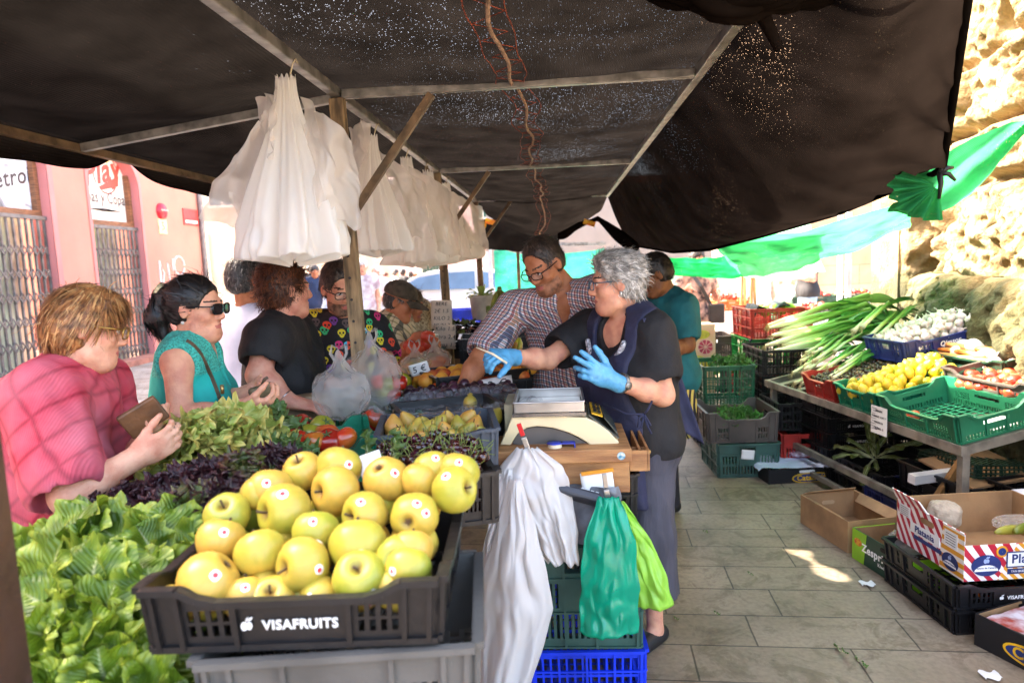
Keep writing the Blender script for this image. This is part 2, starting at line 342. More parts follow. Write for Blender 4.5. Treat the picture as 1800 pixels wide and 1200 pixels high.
for k,(a,b_,zs,za) in enumerate(openings):
    c=(a+b_)/2
    fr=MB(); fr.box((-.2,c,zs+.05),(.1,b_-a,.09)); fr.box((-.2,a+.05,zs+.55),(.1,.09,.9)); fr.box((-.2,b_-.05,zs+.55),(.1,.09,.9)); fr.build('door_frame',woodF,b)
    MB().box((-.55,c,zs/2),(.02,b_-a,zs)).build('door_glass',pm('shop_glass','9fb09a' if k==0 else '3a3c3a',.2,.25,1.2),b)
    pts=[(-.24,a+.05,zs+.1)]+[(-.24,y,arch_top(min(max(y,a+1e-3),b_-1e-3))) for y in [a+.05+(b_-a-.1)*i/16 for i in range(17)]]+[(-.24,b_-.05,zs+.1)]
    if k==0: sp=MB().poly(pts,.02,(-1,0,0)).build('poster',poster_mat(),b); text_mesh('lettering','Detroit',.36,ink,face_M((-.235,10.2,zs+.55),(0,1,.25),(0,-.25,1)),sp,shear=.25,bold=.006)
    else:
        sp=MB().poly(pts,.02,(-1,0,0)).build('sign_panel',signW,b)
        text_mesh('lettering','Play',.62,signR,face_M((-.233,c+.0,zs+1.0),(0,1,.22),(0,-.2,1)),sp,shear=.3,bold=.018)
        text_mesh('lettering','Tapas y Copas',.30,ink,face_M((-.233,c,zs+.52),(0,1,0),(0,0,1)),sp,xs=.75,bold=.002)
        mbd=MB()
        mbd.poly([(-.233,c-.1,zs+.72),(-.233,c+.5,zs+.98),(-.233,c+.46,zs+.78),(-.233,c+.3,zs+.74),(-.233,c-.05,zs+.66)],.004,(1,0,0))
        for i in range(20):
            t0=R(20+i*15); t1=R(35+i*15); q=lambda t,r:(-.2335,c+.12+r*.36*math.cos(t),zs+1.0+r*.40*math.sin(t))
            if i not in(7,8,13,14): mbd.add([q(t0,1),q(t1,1),q(t1,.93),q(t0,.93)],[(0,1,2,3)])
        mbd.build('ribbon_logo',signR,sp)
        mbs=MB(); mbs.poly([(-.234,c+.2+.1*(1 if i%2 else .42)*math.cos(PI*i/5+.3),zs+1.25+.1*(1 if i%2 else .42)*math.sin(PI*i/5+.3)) for i in range(10)],.003,(1,0,0)); mbs.build('star',pm('star_yellow','e8c860',.5),sp)
        md=MB(); md.poly([(-.233,c-.5,zs+.3),(-.233,c-.1,zs+.315),(-.233,c,zs+.27),(-.233,c+.1,zs+.315),(-.233,c+.5,zs+.3),(-.233,c+.1,zs+.29),(-.233,c,zs+.33),(-.233,c-.1,zs+.29)],.003,(1,0,0)); md.build('flourish',ink,sp)
    # folding lattice grille
    g=MB(); n=int((b_-a)/.13)
    for i in range(n+1):
        y=a+.03+(b_-a-.06)*i/n; g.box((-.12,y,zs/2+.03),(.035,.028,zs-.14))
    for i in range(n):
        y0=a+.03+(b_-a-.06)*i/n; y1=a+.03+(b_-a-.06)*(i+1)/n
        for z in np.arange(.18,zs-.5,.37): 
            g.bar((-.1,y0,z),(-.1,y1,z+.15),.014,.02); g.bar((-.09,y1,z),(-.09,y0,z+.15),.014,.02)
    g.box((-.12,c,zs-.03),(.08,b_-a,.06)); g.box((-.12,c,.06),(.08,b_-a,.04)); g.build('folding_grille',steelG,b)
MB().box((.1,7.8,.05),(.4,16.5,.1)).build('plinth',stoneB,b)
MB().box((-3.6,0.7,8.33),(7.6,29.8,.25)).build('roof',pm('tile_roof','9a5a40',.8,.2,5),b)
o=MB().lathe([(.001,.09),(.1,.085),(.16,.05),(.17,0)],20,M=Matrix.Rotation(PI/2,3,'Y')).build('alarm_box',pm('alarm_red','c81a30',.35),None,True); o.location=(PX,13.86,2.97); tag(o,'round red alarm box high on the pink wall','alarm box')
text_mesh('alarm_text','ALARMA',.06,signW,face_M((.09,0,.02),(0,1,0),(0,0,1)),o); 
o=MB().box((.01,0,0),(.02,.28,.3)).build('house_number',pm('number_tile','e8d9a0',.4)); o.location=(PX,13.86,2.66); tag(o,'small cream tile with number 5 under the red alarm box','number tile'); text_mesh('number','5',.24,ink,face_M((.022,0,0),(0,1,0),(0,0,1)),o)
o=MB().box((.01,0,0),(.02,.62,.36)).build('street_plaque',pm('plaque_red','c23a34',.4)); o.location=(PX,15.0,2.92); tag(o,'red and white street plaque near the corner of the pink building','plaque')
MB().box((.022,0,-.1),(.006,.5,.06)).build('white_band',signW,o)
mb=MB()
for q in ([(13.6,1.45),(13.62,1.95),(13.75,1.7),(13.68,1.5)],[(13.95,1.5),(13.9,1.9),(14.1,1.75),(14.12,2.0)],[(14.35+.2*math.cos(a),1.85+.2*math.sin(a)) for a in np.arange(0,6.5,.5)]): mb.tube([(.006,y,z) for y,z in q],.02,5)
o=mb.build('graffiti',pm('chalk_white','f0d8d0',.8),b)
MB().tube([(.06,15.38,0),(.06,15.38,8.1)],.055,10).build('drainpipe',pm('pipe_grey','8f8a88',.5),b,True)
# ================================================================ cream houses and other far buildings
def house(name,label,loc,size,mat,wins,doors,rz=0,winmat=None,roofm=None):
    t=thing(name,label,'building',loc,(0,0,rz)); w,d,h=size
    MB().box((0,d/2,h/2),(w,d,h)).build('wall',mat,t)
    MB().box((0,d/2,h+.12),(w+.5,d+.5,.24)).build('roof',roofm or pm('tile_roof','9a5a40'),t)
    fm=pm('window_frame_pale','d8d0c4',.6)
    for (x,z,a,e) in wins:
        f=MB()
        for q in ((-a/2,0,.09,e+.09),(a/2,0,.09,e+.09),(0,-e/2,a-.09,.09),(0,e/2,a-.09,.09)): f.box((x+q[0],-.03,z+q[1]),(q[2],.06,q[3]))
        f.box((x,-.02,z),(.05,.04,e-.09)); fo=f.build('window',fm,t); MB().box((x,-.012,z),(a-.09,.02,e-.09)).build('pane',winmat or pm('pane_blue','52606a',.15,.2,1),fo)
    for (x,a,e,m) in doors:
        do=MB().box((x,-.03,e/2),(a,.06,e)).build('door',m,t); f=MB(); f.box((x-a/2-.06,-.05,e/2),(.12,.1,e)); f.box((x+a/2+.06,-.05,e/2),(.12,.1,e)); f.box((x,-.05,e+.06),(a+.24,.1,.12)); f.build('door_frame',fm,do)
        g=MB()
        for i in range(6): g.box((x-a/2+a*(i+.5)/6,-.075,e*.6),(.03,.02,e*.7))
        g.build('bars',steelG,do)
    return t
cream=pm('cream_plaster','bfb09a',.85,.06,1,.2,8); tanst=None
house('cream_house','cream plastered house with a narrow barred door beyond the pink corner',(-12.2,24,0),(9,8,8),cream,[(-2,4.8,1,1.5),(.4,4.8,1,1.5),(2.9,4.8,1,1.5)],[(-.75,.8,3.0,pm('door_brown','7a6453',.7,.2,3)),(1.9,1.0,2.7,pm('door_brown','7a6453'))])
house('pale_pink_house','pale pink house with dark green shutters far across the square',(-8.6,44,0),(14,8,10),pm('rose_plaster','d9b4b0',.85,.06,1),[(-5,5.5,1,1.8),(-2,5.5,1,1.8),(1,5.5,1,1.8),(4,5.5,1,1.8)],[(-3.2,1.2,2.8,pm('green_door','1f4030',.6)),(.5,1.2,2.8,pm('green_door','1f4030'))],winmat=pm('green_shutter','1f4030',.6))
house('white_house','white rendered building behind the parked white car',(3.2,33,0),(13,8,5.2),pm('white_render','807c7a',.85,.04,1),[(-4,3.3,1,1.2),(4,3.3,1,1.2)],[])
def block_stone(name,c1,c2,mort,bw,rh):
    t=NT(name); tc=t.n('TexCoord'); mp=t.n('Mapping'); mp.inputs['Rotation'].default_value=(PI/2,0,0); t.l(tc,3,mp,0); br=t.n('TexBrick'); t.l(mp,0,br,0); br.inputs['Scale'].default_value=1; br.inputs['Brick Width'].default_value=bw; br.inputs['Row Height'].default_value=rh; br.inputs['Mortar Size'].default_value=.012
    br.inputs['Color1'].default_value=lin(c1); br.inputs['Color2'].default_value=lin(c2); br.inputs['Mortar'].default_value=lin(mort); n=t.n('TexNoise'); t.l(tc,3,n,'Vector'); n.inputs['Scale'].default_value=3; n.inputs['Detail'].default_value=6; r=t.ramp((n,0),[(.3,(.75,.72,.68,1)),(.65,(1,1,1,1))]); a=t.mix(.8,br,r,'MULTIPLY'); t.l(a,0,t.p,'Base Color'); t.p.inputs['Roughness'].default_value=.85; return t.m
tanst=block_stone('tan_ashlar','c6a586','b99878','a08468',.9,.42)
house('tan_stone_house','tan ashlar stone building with a dark green window behind the far market',(10.2,15.5,0),(10,8,9),tanst,[(-2.05,3.05,1.0,1.5),(1,3.05,1,1.5)],[],winmat=pm('green_pane','35514a',.3,.2,2),roofm=tanst)
# ================================================================ eroded stone wall (right)
def stone_mat():
    t=NT('eroded_limestone'); tc=t.n('TexCoord'); n=t.n('TexNoise'); t.l(tc,3,n,'Vector'); n.inputs['Scale'].default_value=3.2; n.inputs['Detail'].default_value=7; n.inputs['Roughness'].default_value=.65
    a=t.ramp((n,0),[(.3,'5f4828'),(.5,'846f4b'),(.68,'988767')])
    n2=t.n('TexNoise'); t.l(tc,3,n2,'Vector'); n2.inputs['Scale'].default_value=2.3; n2.inputs['Detail'].default_value=5; sx=t.n('SeparateXYZ'); t.l(tc,3,sx,0)
    h=t.n('MapRange'); t.l(sx,2,h,0); h.inputs[1].default_value=1.15; h.inputs[2].default_value=1.5; h.inputs[3].default_value=.30; h.inputs[4].default_value=-.22
    f=t.math('ADD',(n2,0),(h,0)); f2=t.ramp(f,[(.5,(0,0,0,1)),(.66,(1,1,1,1))]); moss=t.ramp((n,0),[(.35,'33321a'),(.65,'595433')]); c=t.mix(f2,a,moss); t.l(c,0,t.p,'Base Color'); t.p.inputs['Roughness'].default_value=.95
    n3=t.n('TexNoise'); t.l(tc,3,n3,'Vector'); n3.inputs['Scale'].default_value=38; n3.inputs['Detail'].default_value=5; b=t.n('Bump'); b.inputs['Strength'].default_value=.9; b.inputs['Distance'].default_value=.02; t.l(n3,0,b,'Height'); t.l(b,0,t.p,'Normal'); return t.m
SM=stone_mat()
wall=thing('stone_wall','weathered honey coloured rusticated stone wall with eroded blocks','wall',(2.98,4.0,0),(0,0,-R(10)))
def rough_face(name,ylen,z0,z1,courses,out0,seed,res=.016,bulge=0,blk=.95,y0=0,amp=1.0,top=False):
    ny=int(ylen/res); nz=int((z1-z0)/res); yy,zz=np.meshgrid(np.linspace(0,ylen,ny),np.linspace(z0,z1,nz)); y=yy.ravel(); z=zz.ravel()
    P=np.stack([y,z,np.full_like(y,seed*3.1)],1); wob=noise3(P*2.2,seed)*.05
    zc=z+wob; ci=np.zeros(len(z),int); dj=np.full(len(z),9.)
    for c in courses: ci+=(zc>c); dj=np.minimum(dj,np.abs(zc-c))
    yo=y+((ci*37)%10)/10*blk+noise3(P*2.4,seed+3)*.06; dv=np.abs((yo/blk)%1-.5)*blk; dv=blk/2-dv; bid=np.floor(yo/blk)+ci*17
    off=(np.sin(bid*12.9898)*43758.5453%1-.5)*.10
    j=np.minimum(dj,dv); edge=sm(.0,.07,j)
    d=edge*.13+off*edge+(fbm(P*5,5,seed)*.055+np.minimum(0,worley(P*np.array([7,9,7]),seed)-.55)*.14+np.minimum(0,worley(P*np.array([17,15,17]),seed+2)-.5)*.07)*edge*amp+fbm(P*22,3,seed+9)*.012
    big=worley(P*np.array([1.6,2.2,1]),seed+5); d-=sm(.32,.12,big)*.16*edge
    if bulge: tt=(z-z0)/(z1-z0); d+=bulge*(np.sqrt(np.clip(1-tt**4,0,1)))
    x=-(out0+d); v=np.stack([x,y+y0,z],1); i=np.arange(ny*nz).reshape(nz,ny)
    f=np.stack([i[:-1,:-1],i[:-1,1:],i[1:,1:],i[1:,:-1]],-1).reshape(-1,4)[:,::-1]
    return mesh_obj(name,v,f,SM,wall,True)
rough_face('upper_courses',4.2,1.25,4.4,[1.25,2.02,2.42,2.95,3.45,3.95],.0,3,y0=-2.1,amp=1.25)
rough_face('plinth',4.2,0.0,1.36,[0,.72],.10,8,bulge=.22,y0=-2.1,blk=1.1,res=.018)
mb=MB(); mb.box((.35,0.0,2.2),(.6,4.16,4.4)); mb.build('wall_core',SM,wall)
# jamb beyond the near face, turned towards the street
def jamb(name,xa,xb,z0,z1,yl,seed,amp):
    nx=int((xb-xa)/.02)+2; nz=int((z1-z0)/.02); xx,zz=np.meshgrid(np.linspace(xa,xb,nx),np.linspace(z0,z1,nz)); x=xx.ravel(); z=zz.ravel(); P=np.stack([x,z,np.full_like(x,seed)],1)
    d=fbm(P*4,5,seed)*amp-sm(.10,.0,np.abs(((z+.1)%.62)-.31)-.25)*0; y=yl-d-.25*np.clip(1-((x-xa)/(xb-xa))**2,0,1)*0-.0
    y=y+.5*sm(.10,0,x-xa)
    i=np.arange(nx*nz).reshape(nz,nx); f=np.stack([i[:-1,:-1],i[:-1,1:],i[1:,1:],i[1:,:-1]],-1).reshape(-1,4); mesh_obj(name,np.stack([x,y,z],1),f,SM,wall,True)
MB().box((.42,2.2,2.2),(.7,.5,4.4)).build('jamb_core',SM,wall)
jamb('jamb',-.38,.6,.0,4.4,2.3,21,.13)
o=MB().box((.12,2.85,2.2),(.9,.9,4.4)).build('jamb_core',SM,wall)
# ================================================================ stall frame
galv=pm('galvanised_bar','8d8880',.42,.22,14,.15,60,metal=.55); rust=pm('rusty_bar','7a6248',.6,.25,12,.3,50,metal=.3); woodP=pm('weathered_pole','80694a',.7,.3,7,.35,40,stretch=(6,6,1)); brownP=pm('dark_brown_post','3a2418',.55,.25,6,.3,40)
fr=thing('market_stall_structure','grey metal stall frame of poles, roof bars and diagonal braces','stall frame')
XL,XR,ZB=-.82,.55,2.25; BY=[1.36,2.66,4.86,7.15]
for x in (XL,XR): MB().bar((x,1.3,ZB),(x,7.3,ZB),.036,.036).build('roof_bar',galv,fr,bevel=.004)
for y in BY: MB().bar((-.80,y,ZB-.005),(.53,y,ZB-.005),.032,.034).build('cross_bar',galv,fr,bevel=.004)
for y in BY: MB().bar((-1.86,y,2.10),(-.84,y,ZB-.02),.026,.03).build('side_bar',galv,fr)
MB().bar((-1.88,1.3,2.10),(-1.88,7.3,2.10),.03,.03).build('eave_bar',rust,fr)
for y,dx in ((2.66,0),(4.86,0),(7.15,.0)):
    p=MB(); p.bar((XL+.045,y,0),(XL,y,ZB-.02),.056,.042,up=(0,1,0))
    p.build('pole',woodP if y<7 else rust,fr,bevel=.004)
    h=MB()
    for z in np.arange(.95,2.1,.085): h.tube([(XL+.04-.02*z,y-.0215,z),(XL+.04-.02*z,y-.0235,z)],.0055,8)
    h.build('bolt_holes',darkin,fr)
    MB().bar((XL+.03,y-.02,1.78),(XL+.37,y-.02,2.22),.028,.028,up=(0,1,0)).build('brace',rust,fr)
    s=MB(); s.box((XL+.01,y-.03,1.78),(.075,.035,.09)); s.build('bracket',woodP,fr,bevel=.004)
    if y>2.7: MB().bar((XL,y,1.80),(XL,y-.4,2.22),.022,.022,up=(1,0,0)).build('brace',rust,fr)
MB().bar((-.5,8.9,0),(-.5,8.9,2.1),.04,.04,up=(0,1,0)).build('pole',rust,fr); MB().bar((-.48,8.88,1.75),(-.25,8.88,2.2),.022,.022,up=(0,1,0)).build('brace',rust,fr); MB().bar((-.52,8.88,1.9),(-.75,8.88,2.2),.022,.022,up=(0,1,0)).build('brace',rust,fr)
p=W(22,1000,.80)-V(.037,0,0); MB().bar((p.x,p.y,0),(p.x-.004,p.y,2.10),.05,.05,up=(0,1,0)).build('front_post',brownP,fr)
# ================================================================ canopy of black shade net
def net_mat(name,col,hole,scale,trl,dens=.5,stretch=(1,1,1),patch=1.1,roughc=None):
    t=NT(name); tc=t.n('TexCoord'); mp=t.n('Mapping'); mp.inputs['Scale'].default_value=stretch; t.l(tc,2,mp,0)
    n=t.n('TexNoise'); t.l(tc,3,n,'Vector'); n.inputs['Scale'].default_value=5; n.inputs['Detail'].default_value=5
    r=t.ramp((n,0),[(.3,tuple(x*.6 for x in L4(col)[:3])+(1,)),(.7,tuple(x*1.5 for x in L4(col)[:3])+(1,))])
    df=t.n('BsdfDiffuse'); t.l(r,0,df,0); tr=t.n('BsdfTranslucent'); t.l(r,0,tr,0); m1=t.n('MixShader'); m1.inputs[0].default_value=trl; t.l(df,0,m1,1); t.l(tr,0,m1,2)
    vo=t.n('TexVoronoi'); t.l(mp,0,vo,'Vector'); vo.inputs['Scale'].default_value=scale; vo.inputs['Randomness'].default_value=.7
    pn=t.n('TexNoise'); t.l(tc,3,pn,'Vector'); pn.inputs['Scale'].default_value=patch; pn.inputs['Detail'].default_value=3
    pr=t.n('MapRange'); t.l(pn,0,pr,0); pr.inputs[1].default_value=.42; pr.inputs[2].default_value=.72; pr.inputs[3].default_value=hole*.35; pr.inputs[4].default_value=hole*1.7
    h2=t.n('TexWhiteNoise'); t.l(vo,'Position',h2,0); rad=t.math('MULTIPLY',(pr,0),(h2,0)); al=t.math('LESS_THAN',(vo,0),rad)
    # weave relief
    wv=t.n('TexWave'); t.l(mp,0,wv,'Vector'); wv.inputs['Scale'].default_value=scale*.35; wv.inputs['Distortion'].default_value=1.5; b=t.n('Bump'); b.inputs['Strength'].default_value=.5; b.inputs['Distance'].default_value=.004; t.l(wv,0,b,'Height'); t.l(b,0,df,'Normal')
    tp=t.n('BsdfTransparent'); tp.inputs[0].default_value=(.24,.24,.25,1) if 'black' in name else (1,1,1,1); m2=t.n('MixShader'); t.l(al,0,m2,0); t.l(m1,0,m2,1); t.l(tp,0,m2,2); t.l(m2,0,t.out,0); t.t.nodes.remove(t.p); return t.m
netM=net_mat('black_shade_net','151210',.20,150,.34,patch=.75)
netR=net_mat('black_shade_net_heavy','17120f',.22,160,.30,patch=.9)
netL=net_mat('black_shade_net_dense','151210',.06,75,.25)
def grid_np(name,fn,nu,nv,mats,parent,uvs=True,smooth=True,closed=False):
    u,v=np.meshgrid(np.linspace(0,1,nu),np.linspace(0,1,nv)); u=u.ravel(); v=v.ravel(); P=fn(u,v); i=np.arange(nu*nv).reshape(nv,nu); f=np.stack([i[:-1,:-1],i[:-1,1:],i[1:,1:],i[1:,:-1]],-1).reshape(-1,4)
    o=mesh_obj(name,P,f,mats,parent,smooth)
    if uvs:
        me=o.data; ul=me.uv_layers.new(name='UVMap'); li=np.zeros(len(me.loops),np.int32); me.loops.foreach_get('vertex_index',li)
        # real-size uv from arc length
        Q=P.reshape(nv,nu,3); du=np.concatenate([np.zeros((nv,1)),np.cumsum(np.linalg.norm(np.diff(Q,axis=1),axis=2),1)],1); dv=np.concatenate([np.zeros((1,nu)),np.cumsum(np.linalg.norm(np.diff(Q,axis=0),axis=2),0)],0)
        uv=np.stack([du.ravel(),dv.ravel()],1)[li]; ul.data.foreach_set('uv',uv.astype(np.float32).ravel())
    return o
def interp(pts,t):
    k=np.array([p[0] for p in pts]); A=np.array([p[1] for p in pts],float); return np.stack([np.interp(t,k,A[:,i]) for i in range(A.shape[1])],1)
cn=thing('market_canopy','black shade net canopy stretched over the fruit stall','canopy')
def midp(u,v):
    x=XL+(XR-XL)*u; y=1.3+v*7.2; seg=np.abs(((y-.55)/2.2)%1-.5)*2; s=np.sin(PI*u)
    z=ZB+.022-s*.05*(1-seg**4*.8)-(y>7.2)*(y-7.2)*.0-sm(6.6,8.5,y)*(.10+.22*s)
    P=np.stack([x*3,y*3,y*0],1); z=z+s*(noise3(P*np.array([.8,2.4,1]),4)*.02+noise3(P*np.array([1.5,6,1]),5)*.007); return np.stack([x,y,z],1)
grid_np('roof_panel',midp,60,260,netM,cn)
def leftp(u,v):
    y=1.32+v*6.1; x=XL+(-1.90-XL)*u; seg=np.abs(((y-.55)/2.2)%1-.5)*2; s=np.sin(PI*u); z=ZB+.02-.13*u-s*.06*(1-seg**4)+s*noise3(np.stack([x*2.5,y*2.5,y*0],1),7)*.025
    return np.stack([x,y,z],1)
o=grid_np('side_panel',leftp,90,420,netL,cn)
import bmesh
bm=bmesh.new(); bm.from_mesh(o.data); fs=[f for f in bm.faces if (abs(f.calc_center_median().x+1.09+.22*(f.calc_center_median().y-4.34))<.028+.02*math.sin(f.calc_center_median().y*23) and abs(f.calc_center_median().y-4.34)<.26) or (abs(f.calc_center_median().x+1.16)<.03 and abs(f.calc_center_median().y-4.9)<.12)]  # unseen slits added in the net to throw a sun patch on the aisle
bmesh.ops.delete(bm,geom=fs,context='FACES'); bm.to_mesh(o.data); bm.free()
def valp(u,v):
    y=1.32+v*6.1; seg=np.cos(2*PI*(y-2.85)/2.2); drop=.105+.015*np.cos(2*PI*(y-1.9)/2.2)-.085*np.exp(-((y-2.95)/.13)**2)+.02*noise3(np.stack([y*4,y*0,y*0],1),2)
    x=-1.90-.02*np.sin(PI*u)+noise3(np.stack([y*6,u*2,y*0],1),3)*.015; z=2.15-u*(drop+.03); return np.stack([x,y,z],1)
grid_np('valance',valp,14,260,netL,cn)
EDGE=[(0,(.80,1.4,2.36)),(.10,(1.125,2.0,2.24)),(.26,(1.58,2.95,1.88)),(.37,(1.40,3.55,1.755)),(.52,(1.25,4.3,1.68)),(.66,(1.10,5.0,1.62)),(.8,(1.0,6.0,1.62)),(1,(.86,7.6,1.72))]
def rightp(u,v):
    y0=1.35+v*6.05; A=np.stack([np.full_like(v,XR),y0,np.full_like(v,ZB+.02)],1); E=interp(EDGE,v); P=A+(E-A)*u[:,None]
    s=np.sin(PI*u); P[:,2]-=s*(.10+.14*np.exp(-((v-.42)/.2)**2)); P[:,0]+=s*.05*np.exp(-((v-.3)/.15)**2)
    N=np.stack([u*2.2,v*9,u*0],1); P[:,2]+=s*(noise3(N,11)*.05+noise3(N*np.array([1.2,2.6,1]),12)*.018+noise3(N*np.array([1.1,7,1]),14)*.008)
    # pleats gathering at the tied corner
    g=np.exp(-(((v-.26)/.10)**2+((u-1)/.35)**2)); P[:,2]+=g*.022*np.sin(60*(v-.3)/(.25+np.abs(1-u)+.15)); P[:,1]+=g*.015*np.sin(47*v)
    hem=sm(.93,1,u); P[:,2]+=hem*.003*np.sin(v*420); return P
grid_np('sloping_panel',rightp,90,300,netR,cn)
E_=interp(EDGE,np.linspace(.02,1,80)); mb=MB(); mb.tube([Vector(p) for p in E_],[.013]*80,8); mb.build('rolled_hem',netL,cn,True)
# gathered knots of net at the top right
mb=MB(); rr=random.Random(4)
kp=W(1345,15,1.80)
for i in range(5):
    a=kp+V(rr.uniform(-.12,.12),rr.uniform(-.1,.1),rr.uniform(-.02,.06)); pp_=[a+V(-.24+.48*s,.03*math.sin(s*5+i),.06-.075*math.sin(PI*s)+.008*math.sin(s*17+i)) for s in [q/16 for q in range(17)]]; mb.tube(pp_,[.006+.018*math.sin(PI*q/16)*(1+.25*math.sin(q*1.9+i)) for q in range(17)],12)
mb.tube([kp+V(.0+.05*s,.02+.03*s,-.01-.075*s) for s in [q/8 for q in range(9)]],[.018-.006*q/8 for q in range(9)],10); mb.build('knotted_net',netR,cn,True)
def rope(pts,r,mat,name,parent,n=7): return MB().tube(pts,r,n).build(name,mat,parent,True)
ropeM=pm('twine_brown','a5846a',.8,.25,60); ropeR=pm('twine_red','8a3f2a',.8)
pts=[V(-.13+.02*math.sin(y*2.3)+.012*math.sin(y*9)+(.05 if y>7.2 else 0)*math.sin((y-7.2)*5),y,0) for y in np.arange(1.35,8.45,.04)]
uu=np.array([(p.x-XL)/(XR-XL) for p in pts]); vv=np.array([(p.y-1.3)/7.2 for p in pts]); zz=midp(uu,vv)[:,2]
for p,z in zip(pts,zz): p.z=z-.008
rope(pts,.0065,ropeM,'seam_rope',cn)
for off in (-.055,.05): rope([p+V(off+.012*math.sin(i*.5),0,.004) for i,p in enumerate(pts)],.002,ropeR,'seam_stitch',cn,5)
st=MB()
st.tube([p+V(.045*(-1)**i,0,.005) for i,p in enumerate(pts[::2])],.0014,4)
st.build('seam_stitch',ropeR,cn)
# drape closing the far end
def rear(u,v):
    x=-.98+u*1.02; y=8.75+0*u; top=2.06-.16*np.sin(PI*u)*0; z=2.16-.02*u-v*(.42-.10*np.abs(u-.5)); P=np.stack([x*4,z*3,x*0],1); return np.stack([x,y+noise3(P,3)*.05,z+.015*noise3(P*2,5)],1)
grid_np('rear_drape',rear,50,24,netL,cn)
def rear2(u,v):
    a=interp([(0,(.02,8.4,1.90)),(.35,(.22,8.2,1.98)),(.6,(.48,7.9,2.05)),(.8,(.62,7.4,1.86)),(1,(.80,6.8,1.66))],u); P=a.copy(); ang=v*2*PI; rad=.055+.03*np.sin(u*9)
    P[:,2]+=np.cos(ang)*rad; P[:,1]+=np.sin(ang)*rad; return P
grid_np('rolled_net',rear2,50,12,netL,cn)
for i,(q) in enumerate(((845,395,7.6),(862,390,7.6),(1036,392,7.5))):
    p=W(*q); mb=MB().box((0,0,0),(.13,.004,.055),rot=(.2,.3,[.5,-.35,.2][i])); o=mb.build('plastic_wrapper',pm('wrapper_orange','e87a1c',.35,.4,22,col2='e9c81c')); o.location=p
    tag(o,['yellow and orange plastic wrapper tied left of the far frame pole','yellow and orange plastic wrapper tied right of the far frame pole','small orange plastic wrapper knotted on the right roof bar'][i],'wrapper')
# ---------------------------------------------------------------- green nets on the right
gnet=net_mat('green_shade_net','3c9f60',.25,120,.55,patch=1.6); wnet=net_mat('pale_shade_net','8fb79c',.30,130,.6,patch=1.4); dgreen=net_mat('bright_green_net','22b257',.2,140,.6)
def corner_fn(tl,tr,bl,br,sag,seed,wr=.03,ax=2):
    tl,tr,bl,br=[np.array(p) for p in (tl,tr,bl,br)]
    def f(u,v):
        P=(tl+(tr-tl)*u[:,None])*(1-v[:,None])+(bl+(br-bl)*u[:,None])*v[:,None]; s=np.sin(PI*u)*.6+.4*np.sin(PI*v); P[:,2]-=sag*np.sin(PI*u); N=np.stack([u*5,v*4,u*0],1); P[:,2]+=noise3(N,seed)*wr; P[:,1]+=noise3(N*1.3,seed+1)*wr; return P
    return f
gn=thing('green_net_awning','pale green and white shade net hung between the black canopy and the stone wall','awning')
grid_np('net',corner_fn(W(1245,420,4.9),W(1605,345,4.3),W(1300,482,6.2),W(1600,400,5.6),.07,3,.05),70,50,gnet,gn)
grid_np('net',corner_fn(W(1255,421,5.0),W(1420,385,4.8),W(1310,488,6.3),W(1450,478,6.3),.05,13,.04),50,24,wnet,gn)
g2=thing('green_net_strip','green shade net strip tied to the stone wall by a knot','awning')
a,b_=W(1585,340,2.95),W(1830,205,3.1)
def strip(u,v):
    A=np.array(a)+(np.array(b_)-np.array(a))*u[:,None]; w=(.03+.20*np.sin(PI*np.clip(u*.9+.08,0,1)))*1.1; P=A.copy(); P[:,2]-=(v-.25)*w; P[:,1]+=.10*v+.03*np.sin(v*9+u*5); P[:,2]+=.015*noise3(np.stack([u*9,v*5,u*0],1),2); return P
grid_np('net',strip,60,20,gnet,g2)
def fan(u,v):
    c=np.array(W(1650,325,2.92)); ang=R(150)+u*R(130); r=.02+.17*v; return np.stack([c[0]+np.cos(ang)*r,c[1]+.03*np.sin(u*40)*v,c[2]+np.sin(ang)*r*.75],1)
grid_np('net',fan,60,8,gnet,g2)
mb=MB(); c=W(1652,305,2.9)
for d in ((.05,0,.02),(.06,.0,-.03),(-.0,.0,-.10),(.03,.02,.05)): mb.tube([c,c+Vector(d)*.5+V(0,-.01,.01),c+Vector(d)],[.012,.01,.006],6)
mb.build('black_tie',pm('black_cord','15130f',.6),g2,True)
g3=thing('green_sheet','bright green net sheet sagging behind the black canopy','awning')
grid_np('net',corner_fn(W(1165,452,7.2),W(1300,445,7.0),W(1180,482,7.2),W(1330,485,7.0),.03,5,.03),40,20,dgreen,g3)
# ================================================================ plastic crates
def plastic(name,c,rough=.42,**k): return pm(name,c,rough,k.pop('var',.17),k.pop('vs',5),.12,70,**k)
pBlack=plastic('black_plastic','131214'); pGrey=plastic('grey_plastic','55534f',.55); pGreyB=plastic('blue_grey_plastic','3a414b',.5); pTeal=plastic('teal_green_plastic','0f6f50',.36); pGreen=plastic('green_plastic','1c5a3c',.38); pDGreen=plastic('dark_green_plastic','1f3d2c',.45); pBGreen=plastic('bright_green_plastic','178a3a',.4); pRed=plastic('red_plastic','a52a22',.42); pBlue=plastic('blue_plastic','1435c8',.38); pNavy=plastic('navy_plastic','26336f',.42); pBrown=plastic('taupe_plastic','4d443d',.5); pSlate=plastic('slate_green_plastic','33544a',.48)
white=pm('white_print','eeeeea',.5,.03)
CC={}
def slots(a,b,n,v0,v1,fr=.5):
    w=(b-a)/n; return [(a+w*(i+.5-fr/2),a+w*(i+.5+fr/2),v0,v1) for i in range(n)]
